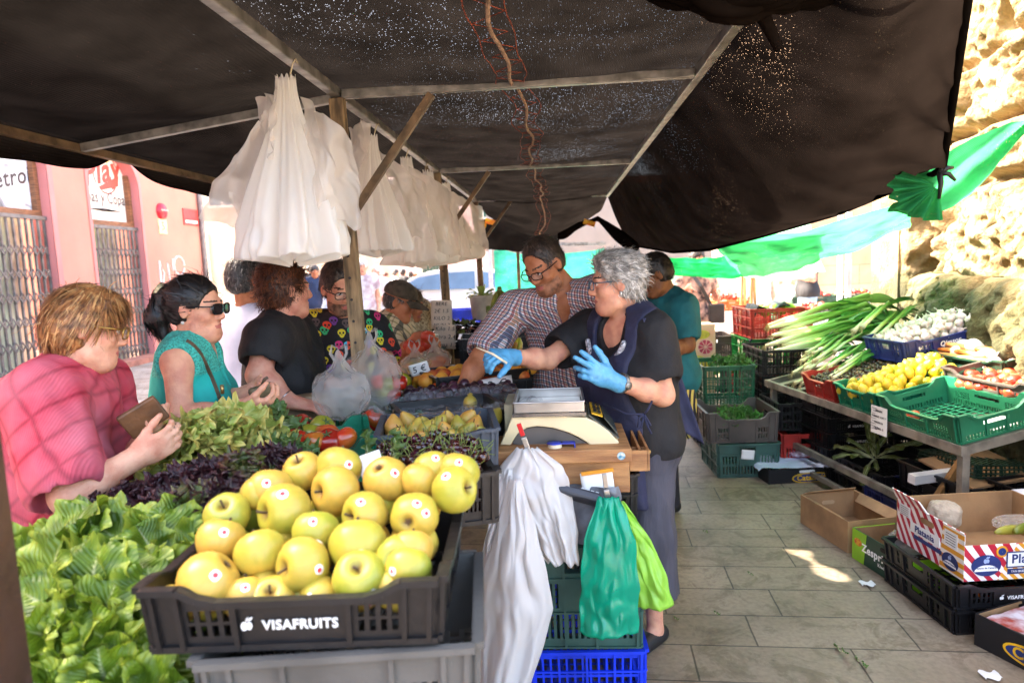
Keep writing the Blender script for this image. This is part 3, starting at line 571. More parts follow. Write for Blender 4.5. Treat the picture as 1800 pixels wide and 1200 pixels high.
def crate_mbs(L,Wd,H,style,dipL,dipS):
    k=(L,Wd,H,style,dipL,dipS)
    if k in CC: return CC[k]
    th=.005; tp=.965; res={}
    def holes(n,Lu,Hh,short):
        if style=='visa':
            r=[(.28,.5),(.56,.78)] if H<.16 else [(.18,.38),(.44,.64)]
            if short: return [h for a,b in r for h in slots(.18*Lu,.38*Lu,3,a*Hh,b*Hh,.5)+slots(.62*Lu,.82*Lu,3,a*Hh,b*Hh,.5)]+[(.42*Lu,.58*Lu,.55*Hh,.78*Hh)]
            return [h for a,b in r for h in slots(.13*Lu,.29*Lu,4,a*Hh,b*Hh,.55)+slots(.715*Lu,.87*Lu,4,a*Hh,b*Hh,.55)]
        if style=='solid':
            c=[h for h in slots(.08*Lu,.92*Lu,int(Lu/.022),.12*Hh,.34*Hh,.5)]
            if short or Lu<.45: return c+[(.33*Lu,.67*Lu,.62*Hh,.80*Hh)]
            return c+[h for v in (.44,.56,.68) for h in slots(.12*Lu,.30*Lu,6,v*Hh,(v+.08)*Hh,.6)+slots(.70*Lu,.88*Lu,6,v*Hh,(v+.08)*Hh,.6)]+[(.36*Lu,.64*Lu,.64*Hh,.80*Hh)]
        if style=='slots':
            m=int(Lu/.024); c=[]
            for a,b in ((.10,.34),(.40,.64)): c+=[h for h in slots(.06*Lu,.94*Lu,m,a*Hh,b*Hh,.52) if not (.34*Lu<(h[0]+h[1])/2<.66*Lu and a>.3)]
            return c+[(.36*Lu,.64*Lu,.74*Hh,.88*Hh)]
        if style=='lattice':
            m=int(Lu/.03); c=[]; rows=max(3,int(H/.075))
            for j in range(rows): c+=slots(.05*Lu,.95*Lu,m,(.06+.86*j/rows)*Hh,(.06+.86*(j+.86)/rows)*Hh,.72)
            return c
        return []
    def prof(Lu,dip,u):
        e=min(u,Lu-u); a,b=.10*Lu+.012,.16*Lu+.03
        return H-dip*float(sm(a,b,e))
    def side(Lu,mapf,dip,short):
        mb=MB(); Hh=H-dip; hs=holes(0,Lu,Hh,short); us=sorted(set([0,Lu]+[x for h in hs for x in h[:2]]+([.10*Lu+.012,.16*Lu+.03,Lu-.10*Lu-.012,Lu-.16*Lu-.03] if dip else [])))
        vs=sorted(set([0.]+[x for h in hs for x in h[2:]])); vs=[v for v in vs if v<Hh-.004]+['top']
        def co(u,v,t): return mapf(u,prof(Lu,dip,u) if v=='top' else v,t)
        def solid(i,j):
            if i<0 or j<0 or i>=len(us)-1 or j>=len(vs)-1: return False
            u=(us[i]+us[i+1])/2; v=(vs[j]+(vs[j+1] if vs[j+1]!='top' else Hh))/2
            return not any(h[0]<u<h[1] and h[2]<v<h[3] for h in hs)
        for i in range(len(us)-1):
            for j in range(len(vs)-1):
                if not solid(i,j): continue
                a,b,c,d=us[i],us[i+1],vs[j],vs[j+1]
                q=[co(a,c,0),co(b,c,0),co(b,d,0),co(a,d,0)]; p=[co(a,c,th),co(b,c,th),co(b,d,th),co(a,d,th)]
                fs=[(0,1,2,3),(7,6,5,4)]
                if not solid(i-1,j): fs.append((0,3,7,4))
                if not solid(i+1,j): fs.append((1,5,6,2))
                if not solid(i,j-1): fs.append((0,4,5,1))
                if not solid(i,j+1): fs.append((3,2,6,7))
                mb.add(q+p,fs)
        # rim lip and ribs
        n=16
        pu=[Lu*i/n for i in range(n+1)] if dip else [0,Lu]
        for a,b in zip(pu[:-1],pu[1:]): mb.bar(mapf(a,prof(Lu,dip,a)-.004,-.006),mapf(b,prof(Lu,dip,b)-.004,-.006),.016,.010)
        for f in ((.03,.355,.625,.97) if style!='visa' else (.03,.115,.305,.695,.885,.97)) if style!='lattice' else (.03,.26,.5,.74,.97): u=f*Lu; mb.bar(mapf(u,.004,-.004),mapf(u,prof(Lu,dip,u)-.008,-.004),.009,.008,up=(mapf(Lu,0,0)-mapf(0,0,0)).normalized())
        if style in('lattice','slots'):
            for v in (.02,.36,.69): mb.bar(mapf(0,v*Hh,-.004),mapf(Lu,v*Hh,-.004),.010,.006)
        else: mb.bar(mapf(0,.006,-.003),mapf(Lu,.006,-.003),.008,.01)
        return mb
    def taper(v): return tp+(1-tp)*v/H
    res['front']=side(L,lambda u,v,t:V((u-L/2)*taper(v),(-Wd/2+t)*taper(v),v),dipL,False); res['back']=side(L,lambda u,v,t:V((L/2-u)*taper(v),(Wd/2-t)*taper(v),v),dipL,False)
    res['left']=side(Wd,lambda u,v,t:V((-L/2+t)*taper(v),(Wd/2-u)*taper(v),v),dipS,True); res['right']=side(Wd,lambda u,v,t:V((L/2-t)*taper(v),(u-Wd/2)*taper(v),v),dipS,True)
    b=MB(); n=14
    for i in range(n+1): x=-L*tp/2+L*tp*i/n; b.bar((x,-Wd*tp/2,.004),(x,Wd*tp/2,.004),.010,.006)
    for i in range(10): y=-Wd*tp/2+Wd*tp*i/9; b.bar((-L*tp/2,y,.0055),(L*tp/2,y,.0055),.010,.004)
    res['base']=b
    CC[k]=res; return res
CM_={}
def crate(label,loc,rz,L,Wd,H,mat,style='slots',dip=(0,0),group=None,rot=None,name='plastic_crate',cat='crate',logo=None,floor=True):
    t=thing(name,label,cat,loc,rot if rot is not None else (0,0,rz),group); k=(L,Wd,H,style,dip,mat.name)
    if k not in CM_:
        CM_[k]={}
        for a,mb in crate_mbs(L,Wd,H,style,*dip).items():
            o=mb.build({'front':'side_panel','back':'side_panel','left':'end_panel','right':'end_panel','base':'slatted_base'}[a],mat,t); CM_[k][a]=o
        t['_src']=1
    else:
        for a,o in CM_[k].items(): c=o.copy(); COL.objects.link(c); c.parent=t
    if '_src' in t: del t['_src']
    if logo: logo(t,L,Wd,H,dip[0])
    return t
def apple_logo(mb,c,s,right=V(1,0,0),up=V(0,0,1)):
    def el(cx,cz,rx,rz,n=18,th=.0012): mb.poly([c+right*(cx+rx*math.cos(2*PI*i/n))*s+up*(cz+rz*math.sin(2*PI*i/n))*s for i in range(n)],th,right.cross(up))
    el(-.25,-.05,.30,.42); el(.22,-.02,.27,.38); mb.poly([c+(right*x+up*z)*s for x,z in ((-.1,.4),(.05,.45),(.2,.85),(.02,.75))],.0012,right.cross(up)); mb.poly([c+(right*x+up*z)*s for x,z in ((.1,.45),(.45,.55),(.6,.85),(.3,.75))],.0012,right.cross(up))
def visa_logo(t,L,Wd,H,dip):
    z=(H-dip)*.5; y=-Wd/2*.985-.0035; s=.032 if H<.16 else .04; mb=MB(); apple_logo(mb,V(-.068*s/.032,y,z),s*.5); mb.build('apple_emblem',white,t)
    text_mesh('lettering','VISAFRUITS',s*.66,white,face_M((.012*s/.032,y,z-.001),(1,0,0),(0,0,1)),t,bold=.0004)
def crate_px(label,pl,pr,z,Wd,H,mat,style,dip=(0,0),L=None,**k):
    a=G(*pl,z); b=G(*pr,z); d=b-a; d.z=0; ang=math.atan2(d.y,d.x); Lx=L or d.length; f=V(-d.y,d.x,0).normalized(); c=(a+b)/2+f*Wd/2
    return crate(label,(c.x,c.y,z-H),ang,Lx,Wd,H,mat,style,dip,**k)
# ================================================================ fruit meshes
FM={}
def surf(fn,nu=28,nv=18):
    mb=MB(); mb.grid(fn,nu,nv,cu=True); return mb
def rev(Rr,prof,lob=0,nl=5,seed=0,namp=.03):
    rn=np.random.RandomState(seed); o=rn.rand(3)*50
    def f(u,v):
        a=2*PI*u; r,z=prof(v); r*=1+lob*math.cos(nl*a)*math.sin(PI*v); p=V(r*math.cos(a),r*math.sin(a),z)*Rr
        q=p*(1+namp*float(noise3(np.array([[p.x/Rr*1.3+o[0],p.y/Rr*1.3+o[1],p.z/Rr*1.3+o[2]]]),seed)[0])); return q
    return f
def p_apple(v):
    t=PI*v; r=math.sin(t); z=-math.cos(t); r=r*(1+.06*z)*1.0; q=r
    if z>0: z=z*.92-.36*math.exp(-(q/.30)**2)
    else: z=z*.95+.26*math.exp(-(q/.28)**2)
    return max(r,.003),z
def p_tomato(v):
    t=PI*v; r=math.sin(t)**.9; z=-math.cos(t)*.80; 
    if z>0: z-=.20*math.exp(-(r/.35)**2)
    return max(r,.003),z
def p_lemon(v):
    z=-1.28+2.56*v; r=math.sqrt(max(0,1-(z/1.10)**2)) if abs(z)<1.0 else 0; r=max(r*.82,.003); e=abs(z)
    if e>.88: r=max(.003,.40*max(0,1-(e-.88)/.40)**.7)
    return r,z
def p_peach(v):
    t=PI*v; r=math.sin(t); z=-math.cos(t)*.95
    if z>0: z-=.18*math.exp(-(r/.25)**2)
    return max(r,.003),z
def p_plum(v): t=PI*v; return max(math.sin(t)*.92,.003),-math.cos(t)*1.06
def p_pear(v):
    t=PI*v; z=-math.cos(t); r=math.sin(t)*(1-.38*float(sm(-.1,1.0,z))); return max(r*.92,.003),z*1.25+.12
def p_egg(v):
    t=PI*v; z=-math.cos(t); return max(math.sin(t)*(.80-.22*z)*.75,.003),z*1.75
def p_garlic(v):
    t=PI*v; z=-math.cos(t); r=math.sin(t); 
    if z>.55: r=max(.10,r*(1-.75*float(sm(.5,.95,z)))); z=z+.5*float(sm(.6,1,z))
    return max(r,.003),z*.78
def p_onion(v):
    t=PI*v; z=-math.cos(t); r=math.sin(t); 
    if z>.5: r=max(.06,r*(1-.6*float(sm(.5,.95,z)))); z+=.35*float(sm(.6,1,z))
    return max(r,.003),z*.9
def p_turnip(v):
    t=PI*v; z=-math.cos(t); return max(math.sin(t)*(1+.25*z)*.85,.003),z*1.25
def apple_mat():
    t=NT('golden_apple_skin'); tc=t.n('TexCoord'); oi=t.n('ObjectInfo'); n=t.n('TexNoise'); t.l(tc,3,n,'Vector'); n.inputs['Scale'].default_value=9; n.inputs['Detail'].default_value=2
    a=t.math('MULTIPLY_ADD',(oi,'Random'),.55,-.27); f=t.math('ADD',(n,0),a); c=t.ramp(f,[(.15,'8a922c'),(.45,'aa9c38'),(.75,'bd973e')])
    st=t.n('TexNoise'); mp=t.n('Mapping'); mp.inputs['Scale'].default_value=(60,60,9); t.l(tc,3,mp,0); t.l(mp,0,st,'Vector'); st.inputs['Scale'].default_value=2; r2=t.ramp((st,0),[(.35,(.86,.88,.8,1)),(.65,(1.05,1.03,1,1))]); c=t.mix(.6,c,r2,'MULTIPLY')
    vo=t.n('TexVoronoi'); t.l(tc,3,vo,'Vector'); vo.inputs['Scale'].default_value=170; d=t.math('LESS_THAN',(vo,0),.14); c=t.mix(d,c,'a98f4a'); 
    sx=t.n('SeparateXYZ'); t.l(tc,3,sx,0); xx=t.math('MULTIPLY',(sx,0),(sx,0)); yy=t.math('MULTIPLY',(sx,1),(sx,1)); rr=t.math('SQRT',t.math('ADD',xx,yy)); wob=t.math('MULTIPLY_ADD',(st,0),-.012,rr); m=t.n('MapRange'); t.l(wob,0,m,0); m.inputs[1].default_value=-.002; m.inputs[2].default_value=.008; m.inputs[3].default_value=.85; m.inputs[4].default_value=0
    c=t.mix(m,c,'6b4c22'); t.l(c,0,t.p,'Base Color'); t.p.inputs['Roughness'].default_value=.36; t.p.inputs['Subsurface Weight'].default_value=.12; t.p.inputs['Subsurface Scale'].default_value=.01; t.p.inputs['Specular IOR Level'].default_value=.45; return t.m
def blush(name,a,b,c,rough=.35,sc=11,rnd=.5,coat=0,bump=0):
    t=NT(name); tc=t.n('TexCoord'); oi=t.n('ObjectInfo'); n=t.n('TexNoise'); t.l(tc,3,n,'Vector'); n.inputs['Scale'].default_value=sc; n.inputs['Detail'].default_value=3
    q=t.math('MULTIPLY_ADD',(oi,'Random'),rnd,-rnd/2); f=t.math('ADD',(n,0),q); r=t.ramp(f,[(.28,a),(.5,b),(.72,c)]); t.l(r,0,t.p,'Base Color'); t.p.inputs['Roughness'].default_value=rough; t.p.inputs['Coat Weight'].default_value=coat; t.p.inputs['Subsurface Weight'].default_value=.08; t.p.inputs['Subsurface Scale'].default_value=.008
    if bump: n2=t.n('TexNoise'); t.l(tc,3,n2,'Vector'); n2.inputs['Scale'].default_value=bump; b=t.n('Bump'); b.inputs['Strength'].default_value=.35; b.inputs['Distance'].default_value=.004; t.l(n2,0,b,'Height'); t.l(b,0,t.p,'Normal')
    return t.m
fAP=apple_mat(); fTO=blush('tomato_skin','8f1d10','b5301a','a8601f',.22,7,.45,.3); fTOg=blush('green_tomato_skin','7d7a24','8f8a2e','a8481f',.25,9,.5,.2); fLE=blush('lemon_skin','a9a822','cdb02a','d6b838',.4,6,.5,0,160); fPE=blush('peach_skin','b5401c','d98a2a','e0a336',.6,14,.5); fPL=blush('plum_skin','1f0f1d','2c1524','43202f',.3,9,.5,.2); fPR=blush('pear_skin','8d8430','b59a3c','b8863a',.45,8,.5,0,120); fEG=pm('eggplant_skin','1c0d18',.18,.3,10,coat=.5); fGA=blush('garlic_skin','b9a596','d8cdbf','e6ddd2',.6,30,.3); fON=blush('spring_onion_bulb','cfc98a','e2ddc0','ece8da',.35,14,.3); fTU=blush('turnip_skin','c9a79a','e0d3c0','e9e0cf',.5,9,.6); fCA=blush('carrot_skin','b56a2a','cc8a45','d3a26a',.5,14,.5); fCH=pm('cherry_skin','3a0a10',.16,.4,40,coat=.5,rnd=.5); fOL=blush('fig_skin','231a10','3f2f1c','5a4a26',.3,30,.6,.2); fPP=blush('long_pepper_skin','98a026','b6ac35','9a2216',.3,9,.8); fTG=blush('pink_tomato_skin','a8301f','b8402a','b8603a',.25,7,.4,.25)
stemB=pm('brown_stem','5a4326',.8,.2,40); stemG=pm('green_stem','6b7a34',.7,.2,30); capG=pm('green_calyx','45582a',.7,.2,30); stickW=pm('sticker_white','ece8e4',.45,.02); stickR=pm('sticker_red','c22a2c',.5,.05)
def fruit_proto(kind,i=0):
    k=(kind,i)
    if k in FM: return FM[k]
    S=dict(apple=(.042,p_apple,.02,5,fAP,.03),tomato=(.038,p_tomato,.035,5,fTO,.05),green_tomato=(.040,p_tomato,.04,6,fTOg,.05),pink_tomato=(.038,p_tomato,.03,5,fTG,.05),lemon=(.034,p_lemon,.01,6,fLE,.06),peach=(.036,p_peach,.0,1,fPE,.03),plum=(.025,p_plum,.0,1,fPL,.03),pear=(.034,p_pear,.01,3,fPR,.06),eggplant=(.045,p_egg,.02,3,fEG,.05),garlic=(.030,p_garlic,.06,9,fGA,.05),onion=(.030,p_onion,.01,5,fON,.03),turnip=(.045,p_turnip,.02,4,fTU,.06),fig=(.014,p_plum,.02,4,fOL,.05))[kind]
    R0,pf,lob,nl,mat,na=S; me=surf(rev(R0,pf,lob,nl,i*7+3,na),26 if R0>.02 else 12,18 if R0>.02 else 9)
    o=me.build(kind if kind!='fig' else 'dark_fig',mat,None,True); sub=[]
    if kind=='apple':
        mb=MB().tube([(0,0,.020),(.002,.001,.030),(.006,.002,.041)],[.0022,.0018,.0024],6); sub.append(mb.build('stem',stemB,o,True))
        mb=MB()
        for a in range(5): mb.tube([(0,0,-.030),(.003*math.cos(a*1.26),.003*math.sin(a*1.26),-.0335),(.006*math.cos(a*1.26),.006*math.sin(a*1.26),-.0335)],[.002,.0015,.0006],4)
        sub.append(mb.build('calyx',stemB,o,True))
    if kind in('tomato','green_tomato'):
        mb=MB()
        for a in range(5): t=a*1.257; mb.tube([(0,0,.024),(.009*math.cos(t),.009*math.sin(t),.0275),(.017*math.cos(t),.017*math.sin(t),.028)],[.003,.0022,.0006],4)
        sub.append(mb.build('calyx',capG,o,True))
    if kind=='pear': sub.append(MB().tube([(0,0,.042),(.002,0,.052),(.006,.002,.060)],[.0025,.0018,.0022],6).build('stem',stemB,o,True))
    if kind=='eggplant':
        mb=MB().lathe([(.028,.066),(.024,.074),(.012,.080),(.008,.095),(.0075,.104)],12,fr=lambda a,z:1+.22*math.cos(5*a)*(z<.07)); sub.append(mb.build('green_cap',capG,o,True))
    if kind=='garlic': sub.append(MB().tube([(0,0,.03),(.003,.001,.045),(.008,.003,.058)],[.005,.0035,.003],6).build('stalk',fGA,o,True))
    FM[k]=o; return o
def fruit(kind,loc,label,group=None,i=None,rot=None,s=1,cat=None):
    if i is None: i=random.randrange(3)
    p=fruit_proto(kind,i)
    if p.name not in USED: USED.add(p.name); o=p
    else: o=copy_tree(p)
    o.location=loc; o.rotation_euler=rot if rot is not None else (random.uniform(-.7,.7),random.uniform(-.7,.7),random.uniform(0,6.3)); o.scale=(s,)*3
    return tag(o,label,cat or {'green_tomato':'tomato','pink_tomato':'tomato'}.get(kind,kind),group)
USED=set()
def add_sticker(o,direction,Rr=.0425):   # small round label on the skin, direction in world space
    o_inv=o.rotation_euler.to_matrix().inverted(); d=(o_inv@Vector(direction)).normalized()
    if abs(d.z)>.75: d.z*=.6; d.normalize()
    me=o.data; hit=max((v.co for v in me.vertices),key=lambda c:c.normalized().dot(d)); c0=hit.copy(); x=d.cross(V(.1,.2,.97)).normalized(); y=d.cross(x); mb=MB(); n=16; rad=.0085
    def P(r,a,h): q=(c0+(x*math.cos(a)+y*math.sin(a))*r); return q.normalized()*(c0.length*(1-.02*(r/rad)**2)+h)
    b=[P(rad,2*PI*i/n,.0006) for i in range(n)]; m=[P(rad*.45,2*PI*i/n,.0010) for i in range(n)]; mb.add(b+m,[(i,(i+1)%n,n+(i+1)%n,n+i) for i in range(n)]); mb.add(m+[c0.normalized()*(c0.length+.0010)],[(i,(i+1)%n,n) for i in range(n)],1)
    return mb.build('sticker',[stickW,stickR],o,True)
def heap(t,kind,sp,x0,x1,y0,y1,zf,label,group,jit=.25,layers=1,s=1,prob=1,rot=None,zs=.55):
    """fill a crate (empty t) with fruit on a loose hexagonal layout; zf(x,y) gives the height of the pile in the crate"""
    M=Matrix.Translation(t.location)@t.rotation_euler.to_matrix().to_4x4(); r=[]
    for L in range(layers):
        row=0; y=y0
        while y<=y1:
            x=x0+(sp/2 if (row+L)%2 else 0)
            while x<=x1:
                if random.random()<prob:
                    z=zf(x,y)-L*sp*zs
                    if z>.012:
                        p=M@V(x+random.uniform(-1,1)*jit*sp,y+random.uniform(-1,1)*jit*sp,z+random.uniform(-.5,.5)*jit*sp); k=kind if isinstance(kind,str) else random.choice(kind)
                        r.append(fruit(k,p,label if isinstance(label,str) else label[k],group if isinstance(group,str) else group[k],s=s*random.uniform(.9,1.1),rot=rot() if rot else None))
                x+=sp
            y+=sp*.87; row+=1
    return r
# ================================================================ left stall: table, crates and produce
plankM=pm('stall_planks','6b5a45',.75,.2,5,.3,30,stretch=(6,1,6))
t=thing('stall_table','long plank stall table under the rows of crates','table',(-1.0,4.2,0))
MB().box((0.03,.1,.845),(1.35,5.2,.03)).build('table_top',plankM,t)
for x in (-.55,.6):
    for y in (-2.3,0,2.6): MB().bar((x,y,0),(x,y,.828),.045,.045,up=(0,1,0)).build('leg',rust,t)
cA=crate_px('black crate of yellow apples with a white fruit emblem at the front of the stall',(246,1034),(772,1014),1.115,.33,.105,pBlack,'visa',(.022,.012),logo=visa_logo)
a=cA.location
crate('grey plastic crate directly under the crate of yellow apples',(a.x+.055,a.y+.0,a.z-.165),cA.rotation_euler.z+.05,.415,.33,.16,pGrey,'visa')
crate('second grey plastic crate at the bottom of the stack under the yellow apples',(a.x+.0,a.y+.03,a.z-.33),cA.rotation_euler.z+.06,.47,.35,.16,pGrey,'visa')
crate('black plastic crate lowest under the yellow apples',(a.x+.0,a.y+.03,a.z-.62),cA.rotation_euler.z,.47,.35,.28,pBlack,'lattice'); crate('black plastic crate resting on the paving under the yellow apples',(a.x,a.y+.03,0.0),cA.rotation_euler.z,.47,.35,a.z-.625,pBlack,'lattice')
def slip(name,label,cat,p,right,up,w,h,mat,lines=None,lm=None,parent=None,curl=.0):
    M=face_M((0,0,0),right,up); mb=MB(); mb.grid(lambda u,v:M@V((u-.5)*w,(v-.5)*h,curl*math.sin(PI*u)+curl*.6*v*v),8,6); o=mb.build(name,mat,parent,True); o.location=p; sd=o.modifiers.new('s','SOLIDIFY'); sd.thickness=.0012
    if label: tag(o,label,cat)
    if lines:
        for i,l in enumerate(lines): text_mesh('handwriting',l,h/len(lines)*.72,lm or inkB,M@face_M((0,h*(.5-(i+.5)/len(lines)),curl*.95+.0022),(1,0,0),(0,1,0)),o,shear=.15)
    return o
inkB=pm('marker_ink','1e1c22',.6); paperW=pm('paper_white','e6e2dc',.7,.04,5); paperY=pm('paper_cream','e3d3bf',.7,.05,5)
MaI=(Matrix.Translation(cA.location)@Matrix.Rotation(cA.rotation_euler.z,4,'Z')).inverted()
# --- apples, from front to back: (px,py,diameter px, what shows, sticker offset px)
AP=[(367,1022,112,'large round warm yellow apple nearest the left front corner of the crate','f',(8,-12)),(300,1062,60,'pale green apple low in the left front corner of the crate','s',None),(430,1052,78,'yellow apple low behind the large front left one, sticker on top','s',(0,-25)),(478,1058,90,'greenish apple half hidden behind the front rim at left','u',(0,-30)),(563,1058,84,'yellow apple low behind the middle of the front rim, sticker on its side','f',(-32,0)),(630,1020,98,'rounded yellow apple with its stem pit up at the front right of the pile','u',(20,40)),(690,1045,70,'green yellow apple low near the right front corner','s',None),
(388,950,88,'plain yellow apple on the left edge of the pile above the front left one','s',None),(458,972,92,'bright round green yellow apple in the lower middle left with a sticker on top','s',(-8,-40)),(533,992,100,'tall yellow apple in the lower middle with a sticker at its lower right','l',(34,15)),(630,958,104,'oblong pale yellow apple above the front right one with a sticker facing out','s',(2,12)),(700,980,62,'small apple showing its green stem end on the right','u2',None),(740,998,84,'green yellow apple by the right front corner with a sticker at its left','s',(-32,8)),(762,965,70,'green apple against the right side of the crate','s',(-20,-18)),
(400,905,82,'green apple with a stem pit on the left upper edge of the pile','u',None),(458,868,66,'pale apple half hidden at the left back of the pile','s',None),(500,898,102,'big golden apple with a deep stem pit in the middle of the pile','l',(0,-42)),(555,935,84,'green shouldered apple behind the middle ones with a sticker on top','s',(-4,-34)),(642,905,86,'yellow apple right of the middle with a dark stem pit','l',(-5,-40)),(728,908,86,'yellow apple with a brown star shaped calyx facing the camera at right','c',(8,-44)),
(475,862,84,'yellow green apple at the upper left with a round sticker facing out','s',(-10,-14)),(533,828,72,'yellow green apple with an upright stem at the top left of the pile','u3',None),(590,862,90,'round yellow apple at the top centre with its sticker up','l',(15,-36)),(596,822,82,'pale gold apple at the very back centre with a sticker on the right','s',(28,-8)),(678,842,84,'smooth golden apple at the top right centre without a sticker','d',None),(738,845,46,'small green apple in the gap at the back right','s',None),(760,825,70,'pale green apple at the back right edge of the pile','s',None),(806,830,74,'green apple at the back right corner with a sticker on its top','s',(8,-22)),(798,860,84,'green yellow apple at the right back with its stem end turned right','r',(-18,-30)),(790,900,50,'yellow apple low behind the right side of the crate','s',None)]
for i,(px,py,dm,lb,face,stk) in enumerate(AP):
    Y=float(np.interp(py,[820,860,905,960,1020,1070],[1.235,1.18,1.12,1.05,.985,.98])); p=W(px,py,Y); s=max(.85,min(1.18,dm*(Y+.04)/1200/.0835))
    cd=(V(0,0,CH)-p).normalized(); rt=V(1,0,0); up=V(0,0,1)
    zt={'f':V(-.55,-.2,-.5),'s':V(random.uniform(-.4,.4),.5,.8),'u':V(.1,-.55,.75),'u2':V(.05,-.85,.3),'u3':V(-.15,-.45,.85),'l':V(-.55,-.62,.15),'c':V(.1,.95,-.12),'d':V(.2,.5,-.8),'r':V(.75,-.35,.2)}[face].normalized()
    q=zt.to_track_quat('Z','Y').to_matrix()@Matrix.Rotation(random.uniform(0,6),3,'Z')
    ql=MaI@p; lim=(.44/2-.052,.33/2-.047)
    if ql.z<.15: ql.x=max(-lim[0]-.03,min(lim[0],ql.x)); ql.y=max(-lim[1],min(lim[1]+.05,ql.y)); p=MaI.inverted()@ql
    o=fruit('apple',p,lb,'yellow apples heaped in the front crate',rot=q.to_euler(),s=s)
    if stk and i not in (3,8,13,22,29): dv=(cd*(.0417)+rt*(stk[0]*Y/1200)-up*(stk[1]*Y/1200)); add_sticker(o,dv)
Ma=Matrix.Translation(a)@Matrix.Rotation(cA.rotation_euler.z,4,'Z')
for i in range(5):
    for j in range(3): fruit('apple',Ma@V(-.16+.08*i,-.085+.085*j,.055+.035*j),'yellow apple buried inside the front heap','buried apples')
# --- crates behind
cC=crate_px('black crate of dark cherries behind the yellow apples',(668,848),(872,826),1.085,.30,.13,pBlack,'visa',(.015,.015))
M=Matrix.Translation(cC.location)@cC.rotation_euler.to_matrix().to_4x4(); Lc=(G(872,826,1.085)-G(668,848,1.085)).length
chp=None
for i in range(170):
    x=random.uniform(-.48,.46)*Lc; y=random.uniform(-.13,.14); p=M@V(x,y,.125+.03*math.cos(x*8)+random.uniform(-.02,.012))
    if chp is None:
        chp=[]
        for k in range(3):
            c=surf(rev(.0125,p_plum,0,1,k,.04),10,7).build('cherry',fCH,None,True); rr=random.Random(k+5); MB().tube([(0,0,.011),(rr.uniform(-.005,.005),.004,.026),(rr.uniform(-.015,.015),.012,.046)],[.0011,.0009,.0013],4).build('stem',stemG,c,True); chp.append(c)
        o=chp[0]
    elif i<3: o=chp[i]
    else: o=copy_tree(chp[i%3])
    o.location=p; o.rotation_euler=(random.uniform(-1.3,1.0),random.uniform(-1.2,1.2),random.uniform(0,6.3)); tag(o,'dark red cherry with a green stem in the black crate behind the apples','cherry','cherries in the black crate')
MB().box((0,0,.055),(Lc*.9,.26,.09)).build('fruit_bed',fCH,cC)
slip('paper_slip','white paper slip tucked between the cherries and the apples','paper',W(655,825,1.36),(1,.4,.25),(-.2,.2,1),.05,.07,paperW,curl=.004)
cD=crate_px('blue grey crate of pears behind the cherries',(664,766),(872,752),1.075,.30,.13,pGreyB,'visa',(.01,.0))
heap(cD,'pear',.07,-.15,.15,-.11,.12,lambda x,y:.105+.02*(y+.1)*3-.02*abs(x)*2,'yellow pear in the blue grey crate','pears in the blue grey crate',layers=1,s=.95)
slip('paper_slip','folded white paper tag on the front of the pear crate','paper',W(715,790,2.02),(1,.05,-.05),(0,-.25,1),.12,.035,paperW,curl=.003)
cE=crate_px('teal green crate of red and green tomatoes at the customer side',(500,782),(662,762),1.05,.32,.15,pTeal,'solid',(.035,.03))
for (px,py,k,lb) in ((533,745,'tomato','red tomato at the back left of the teal crate'),(567,748,'green_tomato','green tomato at the back of the teal crate between the red ones'),(524,770,'tomato','red tomato in the front left corner of the teal crate'),(548,762,'green_tomato','half ripe tomato in the middle of the teal crate'),(574,762,'green_tomato','orange green tomato right of the middle in the teal crate'),(578,772,'tomato','red tomato at the front of the teal crate'),(550,775,'tomato','small red tomato at the front middle of the teal crate'),(605,768,'tomato','lone red tomato at the right of the teal crate'),(515,782,'tomato','red tomato squeezed against the front rim of the teal crate')):
    Y=G(px,py,1.06).y; fruit(k,W(px,py,Y)+V(0,0,-.005),lb,'tomatoes in the teal crate',s=1.12)
cF=crate_px('dark green crate with a knotted shopping bag inside, behind the tomatoes',(585,741),(690,730),1.03,.36,.15,pGreen,'solid',(.05,.05),L=.42)
for px,py in ((657,735),(648,742)): fruit('tomato',W(px,py,2.45),'orange red tomato lying in the dark green crate behind the pole','tomatoes in the dark green crate',s=1.1)
cG=crate_px('dark green crate of loose green beans',(672,716),(742,694),1.03,.42,.14,pGreen,'solid',(.02,.02),L=.44)
beanM=blush('bean_skin','3f5a1c','5c7a28','7d8f38',.5,20,.5)
bm=None; Mg=Matrix.Translation(cG.location)@cG.rotation_euler.to_matrix().to_4x4(); bp=[]
for k in range(4):
    rr=random.Random(k); c=[V(-.07,0,0),V(-.03,.012*rr.uniform(-1,1),.006),V(.02,.016*rr.uniform(-1,1),.004),V(.07,.02*rr.uniform(-1,1),-.004)]; bp.append(MB().tube(c,[.002,.0055,.0055,.0018],6,sq=.7).build('green_bean',beanM,None,True))
for i in range(110):
    o=bp[i] if i<4 else bp[i%4].copy()
    if i>=4: COL.objects.link(o)
    x,y=random.uniform(-.17,.19),random.uniform(-.17,.17); o.location=Mg@V(x,y,.11+.06*math.cos(x*7)*math.cos(y*7)+random.uniform(-.02,.02)); o.rotation_euler=(random.uniform(-.3,.3),random.uniform(-.5,.5),random.uniform(0,6.3)); tag(o,'slender green bean in the heap in the dark green crate','bean','green beans in the crate')
MB().ell((0,0,.06),(.19,.18,.075)).build('bean_bed',beanM,cG)
slip('price_card','white handwritten price card stuck in the green beans','price card',W(737,648,3.05),(1,.1,.25),(-.1,-.3,1),.09,.06,paperW,['5 €'],curl=.003)
cH=crate_px('black crate lined with crinkled clear plastic behind the pears',(716,736),(893,716),1.06,.30,.13,pBlack,'visa',(.0,.0))
cI=crate_px('black crate of dark plums beside the lined crate',(748,702),(888,690),1.05,.26,.11,pBlack,'visa',(.0,.0))
